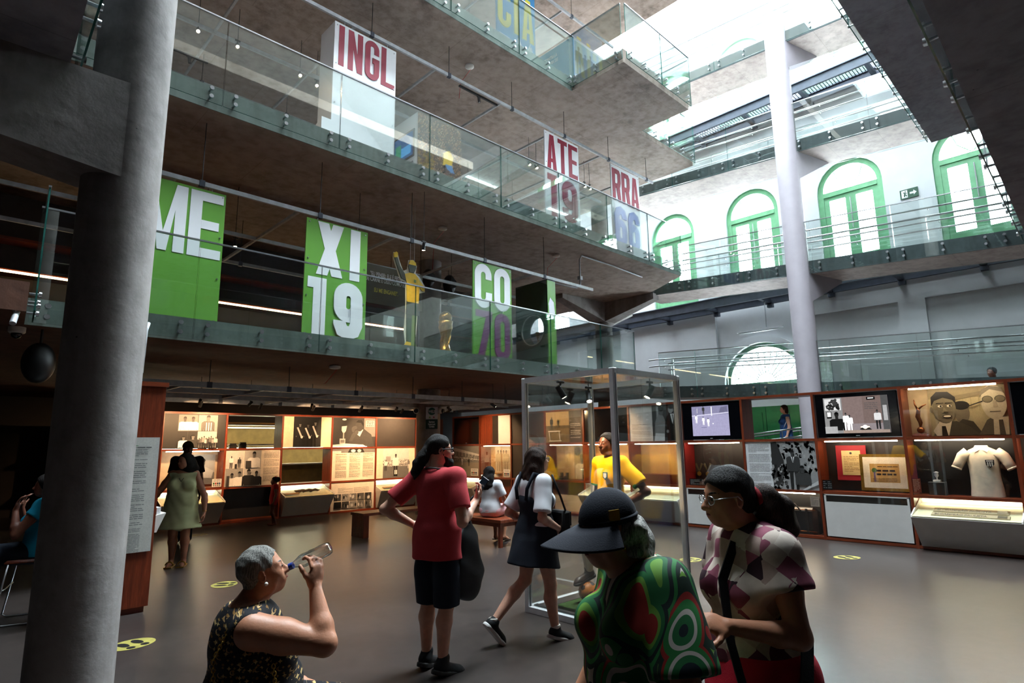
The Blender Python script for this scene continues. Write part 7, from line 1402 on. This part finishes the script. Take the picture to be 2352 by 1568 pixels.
sdf_obj('trousers', sd, C_NAVY, P, .012, .004); hd = SDF(); hd.ell(F.headC + V(-.02, 0, .03), V(.47, .4, .43) * F.hh, .01); hd.cut(F.headC + V(.05, 0, .03), V(1, 0, -.5)); sdf_obj('hair', hd, H_BLK, P, .01)
# ------------------------------------------------------------------ glass case with the wax footballer
VX0, VX1, VY0, VY1, VH = 4.62, 5.76, 3.38, 4.56, 2.40
vc = empty('glass_display_case', ((VX0 + VX1) / 2, (VY0 + VY1) / 2, 0), 0, 'tall aluminium-framed glass case around the wax footballer', 'showcase'); t_ = .056
for x in (VX0, VX1):
    for y in (VY0, VY1):
        MB().bbox(x - t_ / 2, x + t_ / 2, y - t_ / 2, y + t_ / 2, 0, VH, .006).build('post', M_ALU, vc)
        for s in (-1, 1): MB().box(x - .004, x + .004, y + s * t_ / 2 - .003, y + s * t_ / 2 + .003, .05, VH - .05).build('slot', M_DKSTEEL, vc)
for z in (.03, VH - t_ / 2):
    for y in (VY0, VY1): MB().box(VX0 + t_ / 2, VX1 - t_ / 2, y - t_ / 2, y + t_ / 2, z - t_ / 2, z + t_ / 2).build('rail', M_ALU, vc); 
    for x in (VX0, VX1): MB().box(x - t_ / 2, x + t_ / 2, VY0 + t_ / 2, VY1 - t_ / 2, z - t_ / 2, z + t_ / 2).build('rail', M_ALU, vc)
for y in (VY0, VY1): MB().box(VX0 + .02, VX1 - .02, y - .004, y + .004, .05, VH - .04).build('glass_pane', M_CLEAR, vc)
for x in (VX0, VX1): MB().box(x - .004, x + .004, VY0 + .02, VY1 - .02, .05, VH - .04).build('glass_pane', M_CLEAR, vc)
MB().box(VX0 + .02, VX1 - .02, VY0 + .02, VY1 - .02, VH - .03, VH - .024).build('glass_top', M_CLEAR, vc)
def mat_turf():
    t = NT('artificial_turf'); n = t.noise(t.geo((1, 1, .3)), 160, 3); return t.bsdf(t.ramp(n, [(.35, lin('1f3016')), (.65, lin('4a6a2c'))]), .9, 0, n, 1.0, .2)
tf = empty('turf_base', (5.2, 3.97, 0), 0, 'square of artificial turf on the floor of the glass case', 'turf'); MB().bbox(4.84, 5.55, 3.60, 4.36, 0.0, .065, .01).build('turf_block', mat_turf(), tf)
MB().box(VX0 + .03, VX0 + .08, VY0 + .05, VY1 - .05, .055, .075).build('floor_cable_channel', M_BLACK, vc)
spot((4.80, 4.20, VH - .16), (5.28, 4.0, 1.45), 'black spotlight inside the glass case at the left', True, 60, 75, 'case spotlights'); spot((5.62, 3.62, VH - .16), (5.2, 4.0, 1.2), 'small spotlight inside the glass case at the right', True, 24, 75, 'case spotlights', color=(1, .86, .68)); spot((5.55, 4.42, VH - .16), (5.2, 4.0, 1.2), 'bright spotlight at the rear corner of the glass case', True, 24, 75, 'case spotlights', color=(1, .86, .68))
# football under the boot: panels on a sphere
def football(c, r, parent):
    ph = (1 + 5 ** .5) / 2; ico = [Vector(v).normalized() for v in [(0, a, b * ph) for a in (-1, 1) for b in (-1, 1)] + [(a, b * ph, 0) for a in (-1, 1) for b in (-1, 1)] + [(b * ph, 0, a) for a in (-1, 1) for b in (-1, 1)]]
    MB().ball(c, r, 36, 22).build('leather', plain('orange_leather', 'b5722e', .45, 0, .12, 25), parent, True)
    for v in ico:
        nb = sorted(ico, key=lambda q: (q - v).length)[1:6]; u, w = basis_from(v); pts = sorted([(v * 2 + q).normalized() for q in nb], key=lambda p: math.atan2((p - v).dot(w), (p - v).dot(u)))
        ctr = v * r * 1.012; vs = [ctr]; m = 4
        for lay in (0.55, 1.0):
            for i in range(5):
                for k in range(2): p = pts[i].lerp(pts[(i + 1) % 5], k / 2); vs.append(v.lerp(p, .80 * lay).normalized() * r * (1.012 if lay < 1 else 1.004))
        fs = [(0, 1 + i, 1 + (i + 1) % 10) for i in range(10)] + [(1 + i, 11 + i, 11 + (i + 1) % 10, 1 + (i + 1) % 10) for i in range(10)]
        q = MB(); q.add([tuple(Vector(c) + p) for p in vs], fs); q.build('black_pentagon', plain('black_leather', '16120f', .5, 0, .1), parent, True)
fb = empty('football', (5.12, 4.17, .065), 0, 'old orange and black football under the wax figure\'s boot', 'ball'); football((5.12, 4.17, .17), .105, fb)
P = empty('wax_footballer', (5.33, 3.99, .065), math.radians(168), 'wax figure of a smiling footballer in a yellow jersey with one boot on the ball', 'statue')
F = Fig(1.735, 1.0); J = F.J; F.hR = frame(.06, .06); F.headC = V(.03, 0, 1.735 - .119)
J['elR'] = V(-.05, -.27, 1.10); J['wrR'] = V(.06, -.25, .86); J['elL'] = V(-.12, .42, 1.13); J['wrL'] = V(.03, .24, 1.0)
J['knR'] = V(.26, -.13, .60); J['anR'] = V(.20, -.17, .292); J['toeR'] = V(.36, -.17, .22); J['anL'] = V(-.03, .10, .08); J['knL'] = V(-.01, .10, .48)
sd = SDF(); F.torso(sd); F.neck(sd, .058); head(sd, F.headC, F.hR, F.hh, False, 1.0, 1.25, 1.05, .03)
for n in 'LR': F.arm(sd, n); F.leg(sd, n, False)
hand(sd, J['wrR'], (.15, .05, -1), (0, 1, 0), 1, .5); hand(sd, J['wrL'], (.3, -.9, -.2), (.2, 0, -1), 1, .4); sdf_obj('body', sd, mat_skin('wax_brown', '6a3e2a'), P, .006); eyes(P, F.headC, F.hR, F.hh, browm=H_TINY)
n_ = lambda x, y, z, F=F: F.headC + F.hR @ (V(x, y, z) * F.hh); MB().tube([tuple(n_(.398 - .07 * t * t, .09 * t, -.257 + .02 * t * t)) for t in (-1, -.5, 0, .5, 1)], [.004 * F.hh, .018 * F.hh, .02 * F.hh, .018 * F.hh, .004 * F.hh], 8).build('teeth', M_EYEW, P, True, False)
hd = SDF(); hd.ell(n_(-.08, 0, .16), V(.43, .345, .385) * F.hh, .01, F.hR); hd.cut(n_(.19, 0, .17), F.hR @ V(.85, 0, -.6)); hd.cut(n_(-.2, 0, -.12), F.hR @ V(.2, 0, -1)); sdf_obj('hair', hd, H_TINY, P, .005, 0, .002, 120, 2)
C_JERS2 = mat_cloth('jersey_yellow', 'f0b400', .03); C_TRIM = mat_cloth('jersey_trim_green', '2f8a4c')
def tee0(F, sleeve, hem, neck, inf):
    pass
sd = SDF(); F.torso(sd); H = F.H; sd.cone(V(0, 0, .58 * H), V(0, 0, .44 * H), .122, .128, .05, (1, 1.26, 1), 1)
for n in 'LR': a, e = J['sh' + n], J['el' + n]; sd.cone(a, a + (e - a) * .70, .062, .066, .04, None, 1)
sd.cut((0, 0, .455 * H), (0, 0, -1)); sd.cut((0, 0, .848 * H), (.2, 0, 1)); sdf_obj('jersey', sd, C_JERS2, P, .007, .016, .004, 22, 2)
for n in 'LR':
    a, e = J['sh' + n], J['el' + n]; s2 = SDF(); s2.cone(a + (e - a) * .66, a + (e - a) * .74, .0805, .0815, .01, None, 3); sdf_obj('cuff', s2, C_TRIM, P, .006)
MB().tube([tuple(V(.0 + .072 * math.cos(a), .082 * math.sin(a), 1.478 - .03 * math.cos(a))) for a in [2 * PI * i / 24 for i in range(24)]], .012, 8, True).build('collar', C_TRIM, P, True, False)
cb = MB().prism([(0, -.045), (.036, -.02), (.036, .035), (-.036, .035), (-.036, -.02)], lambda u, v, d: (d, .085 + u, 1.29 + v), .138, .146).build('crest', plain('crest_green', '1c4a34', .5), P, world=False); MB().prism([(0, -.03), (.024, -.012), (.024, .024), (-.024, .024), (-.024, -.012)], lambda u, v, d: (d, .085 + u, 1.29 + v), .145, .149).build('crest_shield', M_OFFW, cb, world=False)
sd = SDF()
for n in 'LR': sd.cone(J['hip' + n] + V(0, 0, .05), J['hip' + n] * .45 + J['kn' + n] * .55, .112, .115, .04, None, 1)
sdf_obj('shorts', sd, mat_cloth('royal_blue_shorts', '1f3f9c'), P, .008)
for n in 'LR': s2 = SDF(); s2.chain([J['kn' + n] * .85 + J['an' + n] * .15, J['kn' + n] * .6 + J['an' + n] * .4 + V(-.015, 0, 0), J['an' + n]], [.058, .064, .042], .02); sdf_obj('sock', s2, mat_cloth('cream_sock', 'd9cdb8', .03), P, .006); shoe(P, J['an' + n], J['an' + n] + V(.2, -.0, -.055), M_BOOT, M_SOLEB, 1.0, 'boot', high=.14)
# ------------------------------------------------------------------ furniture and fittings
def bench(label, x0, x1, y0, y1, along):
    rt = empty('wooden_bench', ((x0 + x1) / 2, (y0 + y1) / 2, 0), 0, label, 'bench', 'wooden benches'); m = M_WOODX if along == 'x' else M_WOODY
    n = 5
    for i in range(n):
        if along == 'x': w = (y1 - y0) / n; MB().bbox(x0, x1, y0 + i * w + .002, y0 + (i + 1) * w - .002, .40, .45, .004).build('plank', m, rt)
        else: w = (x1 - x0) / n; MB().bbox(x0 + i * w + .002, x0 + (i + 1) * w - .002, y0, y1, .40, .45, .004).build('plank', m, rt)
    if along == 'x':
        for a in (x0 + .02, x1 - .14):
            for i in range(6): w = (y1 - y0 - .04) / 6; MB().bbox(a, a + .12, y0 + .02 + i * w, y0 + .02 + (i + 1) * w - .004, 0, .40, .003).build('stave', M_WOOD, rt)
    else:
        MB().box(x0 + .03, x1 - .03, y0 + .06, y1 - .06, .33, .40).build('apron', m, rt)
        for xx in (x0 + .02, x1 - .08):
            for yy in (y0 + .03, y1 - .09): MB().bbox(xx, xx + .06, yy, yy + .06, 0, .40, .004).build('leg', M_WOOD, rt)
bench('long wooden bench with slatted ends in front of the left display wall', 6.05, 7.75, 10.30, 10.78, 'x'); bench('wooden bench on which the woman in white sits', 7.02, 7.52, 7.55, 9.3, 'y')
# wooden panel with text board beside the pillar
k = empty('text_totem', (1.45, 7.6, 0), 0, 'tall reddish wooden totem beside the left pillar', 'totem'); MB().box(1.05, 1.87, 7.52, 7.80, 0.06, 2.38).build('body', M_WOOD, k); MB().box(1.03, 1.89, 7.50, 7.82, 2.38, 2.43).build('top_board', M_WOODX, k); MB().box(1.08, 1.84, 7.55, 7.78, 0, .06).build('plinth', M_WOODX, k)
def credits(w, h):
    p = Pic(w, h, lin('c4c4be'), .006); p.ell(w * .62, h * .955, .012, .012, G(30), 10); p.poly([(w * .58, h * .935), (w * .72, h * .93), (w * .74, h * .925), (w * .58, h * .928)], lin('3f8a4a')); p.text(w * .60, h * .915, w * .3, 1, .022, G(60), .4)
    y = h * .89
    for n_ in (4, 1, 3, 4, 3, 2, 4, 4, 3, 2): p.text(w * .40, y, w * .13, n_, .02, G(50), .4); p.text(w * .58, y, w * .28, n_, .02, G(110), .35); y -= n_ * .02 + .022
    p.text(w * .58, y, w * .26, 17, .0145, G(105), .35); return p
panel('credits_sheet', credits(.74, 1.20), (1.475, 7.505, .62), 0, 'white credits sheet with small print on the wooden totem', 'sheet')
lf = empty('leaflet_rack', (1.88, 7.66, .86), 0, 'white leaflet holder on the side of the wooden totem', 'holder'); MB().hexa([(1.88, 7.55, .80), (1.90, 7.55, .80), (1.90, 7.75, .80), (1.88, 7.75, .80), (1.88, 7.55, .98), (1.98, 7.55, 1.0), (1.98, 7.75, 1.0), (1.88, 7.75, .98)]).build('pocket', M_OFFW, lf); MB().box(1.89, 1.93, 7.57, 7.73, .86, 1.06).build('leaflets', PW, lf)
# wire chair at the far left
c = empty('wire_chair', (.94, 8.10, 0), math.radians(165), 'chrome wire-legged chair half hidden by the left pillar', 'chair'); MB().bbox(-.22, .22, -.21, .21, .585, .615, .02).build('seat', M_WOOD, c, SM, False)
for y in (-.22, .22): MB().tube([(-.20, y, .58), (-.26, y, .03), (-.24, y, .01), (.22, y, .01), (.26, y, .03), (.18, y, .58)], .009, 8).build('leg_frame', M_STEEL, c, True, False)
for x, z in ((-.22, .34), (.20, .34)): MB().cyl((x, -.22, z), (x, .22, z), .007, n=8).build('stretcher', M_STEEL, c, True, False)
MB().tube([(-.22, -.2, .6), (-.27, -.2, .9), (-.27, .2, .9), (-.22, .2, .6)], .010, 8).build('back_frame', M_STEEL, c, True, False)
# floor stickers
def sticker(x, y, rz, label):
    rt = empty('floor_sticker', (x, y, .001), rz, label, 'sticker', 'yellow floor stickers'); q = MB(); q.lathe([(.19, 0), (.19, .002)], (0, 0, 0), 28, 1, .8); q.build('disc', plain('sticker_yellow', '948a44', .5, 0, .1, 12), rt, world=False)
    for s in (-1, 1): q = MB(); q.lathe([(.055, 0), (.055, .0015)], (s * .06, .03, .002), 12, .7, 1.4); q.lathe([(.035, 0), (.035, .0015)], (s * .06, -.09, .002), 12); q.build('footprint', M_BLACK, rt, world=False)
sticker(1.49, 6.38, .3, 'yellow footprint sticker on the floor beside the left pillar'); sticker(2.89, 8.24, 1.0, 'yellow footprint sticker behind the drinking woman'); sticker(9.85, 3.16, -.6, 'yellow footprint sticker in front of the right display wall'); sticker(4.1, 13.3, .4, 'yellow footprint sticker by the showcase of the left wall'); sticker(8.2, 4.75, .2, 'yellow footprint sticker beyond the glass case')
# signs
s = empty('wifi_sign', (9.12, 12.33, 2.12), math.radians(-44), 'wifi sign on the column reading Santos Internet Gratis', 'sign'); MB().box(-.15, .15, 0, .015, .24, .55).build('upper_plate', PW, s, world=False); MB().box(-.15, .15, -.002, .015, 0, .24).build('lower_plate', plain('sign_dark_green', '14352a', .5), s, world=False)
q = MB(); q.lathe([(.095, 0), (.095, .003)], (0, 0, 0), 24); o = q.build('wifi_disc', plain('wifi_teal', '1c5a4c', .5), s, world=False); o.location = (0, -.004, .44); o.rotation_euler = (PI / 2, 0, 0)
MB().bbox(-.005, .10, -.012, -.008, .40, .475, .001).build('wifi_pill', PW, s, world=False); ftext(s, 'Wi', .085, (-.085, -.009, .41), PW, .8, .03); ftext(s, 'Fi', .085, (.02, -.014, .41), MATS['sign_dark_green'], .8, .03); ftext(s, 'Santos\nInternet\nGrátis', .07, (0, -.004, .155), PW, .8, .025, 'CENTER', lh=.85)
for x, c_ in ((-.05, '8ab04a'), (.05, 'b04a6a')): MB().bbox(x - .02, x + .02, -.004, 0, .27, .31, .003).build('logo', plain('logo_' + c_, c_, .5), s, world=False)
def exit_sign(loc, rz, label, k=1.0):
    e = empty('exit_sign', loc, rz, label, 'sign', 'emergency exit signs'); MB().box(-.24 * k, .24 * k, 0, .02, 0, .30 * k).build('plate', plain('exit_green', '10442c', .5), e, world=False)
    MB().prism([(.02, .12), (.12, .12), (.12, .07), (.20, .15), (.12, .23), (.12, .18), (.02, .18)], lambda u, v, d: (u * k, d, v * k), -.001, -.004).build('arrow', PW, e, world=False)
    q = MB(); H_ = lambda u, v, d: (u * k, d, v * k); q.prism([(-.20, .03), (-.04, .03), (-.04, .27), (-.20, .27)], H_, -.001, -.003); q.build('white_field', PW, e, world=False)
    q = MB()
    for p_ in ([(-.14, .06), (-.11, .06), (-.10, .14), (-.08, .2), (-.11, .21), (-.14, .13)], [(-.11, .12), (-.07, .06), (-.05, .08), (-.09, .15)], [(-.16, .19), (-.10, .17), (-.10, .2), (-.15, .215)], [(-.10, .18), (-.06, .15), (-.055, .17), (-.09, .205)], [(-.105, .22), (-.075, .22), (-.075, .25), (-.105, .25)]): q.prism(p_, H_, -.004, -.0055)
    q.build('running_figure', MATS['exit_green'], e, world=False)
exit_sign((20.97, 3.85, 9.05), -PI / 2, 'green exit sign on the white wall between two arched windows', 1.0); exit_sign((-.1, 12.0, 1.95), .0, 'small exit sign in the dark at the far left', .75)
# round red wall sign, dark corner
r_ = empty('round_red_sign', (-.12, 12.02, 1.30), 0, 'large round red sign in the dark at the left edge', 'sign'); q = MB(); q.lathe([(.62, 0), (.62, .03)], (0, 0, 0), 40); o = q.build('disc', plain('sign_red', 'a01a14', .5), r_, world=False); o.rotation_euler = (PI / 2, 0, 0)
pp = MB()
for i, (u, v, w) in enumerate(((.05, .25, .2), (.02, .12, .28), (.05, -.02, .2), (.02, -.28, .25), (.33, .1, .16), (.33, -.05, .12))): pp.box(u, u + w, -.035, -.031, v, v + .035)
pp.build('print', M_OFFW, r_, world=False); MB().cyl((0, .03, 0), (0, .15, 0), .03, n=8).build('mount', M_BLACK, r_, world=False)
struct('wall_corner', MB().box(-6, .55, 12.1, 12.2, 0, 3.15), M_DKWALL, 'dark partition at the far left')
wl = empty('wall_lamp', (.08, 12.05, 2.08), 0, 'dim white box lamp on the dark partition', 'lamp'); MB().box(-.15, .35, 11.98, 12.1, 2.08, 2.22).build('box', M_OFFW, wl); MB().box(-.13, .33, 12.0, 12.08, 2.07, 2.08).build('glow', emit('dim_wall_glow', (1, .65, .35), 3.0), wl)
# cameras, detectors, speakers, conduit
def dome(loc, label): d = empty('dome_camera', loc, 0, label, 'camera', 'dome cameras'); MB().lathe([(.085, 0), (.085, -.06), (.07, -.075)], loc, 20).build('housing', M_OFFW, d, SM); MB().ball((loc[0], loc[1], loc[2] - .085), .055, 14, 9).build('dome', plain('glossy_black', '07080c', .12), d, True)
dome((.62, 9.1, 3.15), 'white dome camera under the first balcony at the left'); 
bc = empty('bullet_camera', (.30, 8.2, 3.05), 0, 'small white camera on a bracket at the left end of the first balcony', 'camera'); MB().cyl((.50, 7.96, 3.0), (.53, 8.08, 3.16), .03, n=12).build('body', M_GALV, bc, SM); MB().cyl((.50, 8.02, 3.15), (.55, 8.10, 3.15), .015, n=8).build('arm', M_GALV, bc)
for i, s_ in enumerate((-1, 1)):
    l = (9.23 + s_ * .24, 12.63 - s_ * .18, 2.60); d = empty('pole_camera', l, 0, ('white turret camera on the left of the wifi column', 'white turret camera on the right of the wifi column')[i], 'camera', 'column cameras'); MB().ball(l, .085, 14, 9).build('shell', M_OFFW, d, True); MB().cyl(l, (l[0] - .1 if s_ < 0 else l[0] + .05, l[1] - .1, l[2] - .02), .06, .05, 14).build('lens', M_BLACK, d, SM)
def det(x, y, z, zb, label): d = empty('smoke_detector', (x, y, z), 0, label, 'detector', 'ceiling detectors'); MB().lathe([(.05, .0), (.10, -.015), (.10, -.05), (.06, -.065)], (x, y, z), 18).build('housing', M_OFFW, d, SM); MB().tube([(x + .07, y, z - .02), (x + .04, y + .05, z - .1), (x - .02, y + .3, z - .3), (x - .02, y + .35, zb)], .006, 6).build('red_cable', plain('red_wire', '9c1c14', .5), d, True)
det(8.0, 9.50, 10.3, 9.62, 'white detector with a red wire under the third slab'); det(7.95, 10.4, 6.63, 5.7, 'white detector with a red wire under the second slab'); det(5.15, 9.9, 3.15, 2.85, 'white detector under the first balcony'); det(11.4, 10.0, 6.63, 5.7, 'white detector by the end of the green box')
for i, (x, y, z) in enumerate(((9.05, 12.45, 6.05), (9.72, 12.4, 6.0))):
    sp = empty('loudspeaker', (x, y, z), 0, ('black loudspeaker on the left of the upper column', 'black loudspeaker on the right of the upper column')[i], 'speaker', 'column loudspeakers'); q = MB(); q.ball((x, y, z), .22, 18, 12, .8, .8, 1.25); q.build('shell', M_BLACK, sp, True); MB().cyl((x, y - .17, z), (x, y - .185, z), .12, n=18).build('grille', plain('speaker_grille', '1a1a1c', .7), sp)
sp = empty('loudspeaker', (.76, 9.1, 2.6), 0, 'large black loudspeaker hanging beside the left pillar', 'speaker'); q = MB(); q.ball((.86, 9.1, 2.74), .19, 18, 12, .9, .9, 1.3); q.build('shell', M_BLACK, sp, True); MB().cyl((.86, 9.1, 2.9), (.86, 9.1, 3.15), .015, n=8).build('hanger', M_BLACK, sp)
MB()
cd = empty('conduit', (13, 10, 6.5), 0, 'bent grey conduit under the second slab near the green box', 'conduit'); MB().tube([(10.6, 9.5, 5.62), (11.6, 9.5, 5.66), (11.75, 9.5, 5.75), (11.75, 9.5, 6.45), (11.85, 9.5, 6.58), (13.2, 9.5, 6.58), (14.8, 9.6, 6.58)], .02, 8).build('pipe', M_GALV, cd, True); MB().bbox(11.7, 11.8, 9.45, 9.55, 5.9, 6.0, .005).build('box', M_GALV, cd)
pc = empty('pillar_conduit', (1.19, 5.53, 2.3), 0, 'thin grey conduit fixed to the right side of the left pillar', 'conduit'); MB().tube([(1.185, 5.53, 2.30), (1.19, 5.53, 2.65), (1.21, 5.56, 2.72)], .014, 8).build('pipe', M_GALV, pc, True)
# lower ramp seen through the open cell
def lowramp():
    ya, za, yb, zb = 9.2, .82, -6, 2.42
    struct('ramp_deck', MB().hexa([(17, yb, zb - .3), (18.4, yb, zb - .3), (18.4, ya, za - .3), (17, ya, za - .3), (17, yb, zb), (18.4, yb, zb), (18.4, ya, za), (17, ya, za)]), M_CONL, 'lower ramp behind the display wall')
    for xx, nm in ((17.05, 'near'), (18.35, 'far')):
        h_ = empty('handrail', (xx, ya, za), 0, 'steel handrails on the %s side of the lower ramp' % nm, 'handrail', 'lower ramp handrails')
        for hh in (.92, .7): MB().tube([(xx, ya, za + hh), (xx, yb, zb + hh)], .02, 8).build('rail', M_STEEL, h_, True)
        for i in range(8): y = ya - .5 - i * 1.9; z = za + (zb - za) * (y - ya) / (yb - ya); MB().cyl((xx, y, z), (xx, y, z + .92), .015, n=8).build('post', M_STEEL, h_)
lowramp()
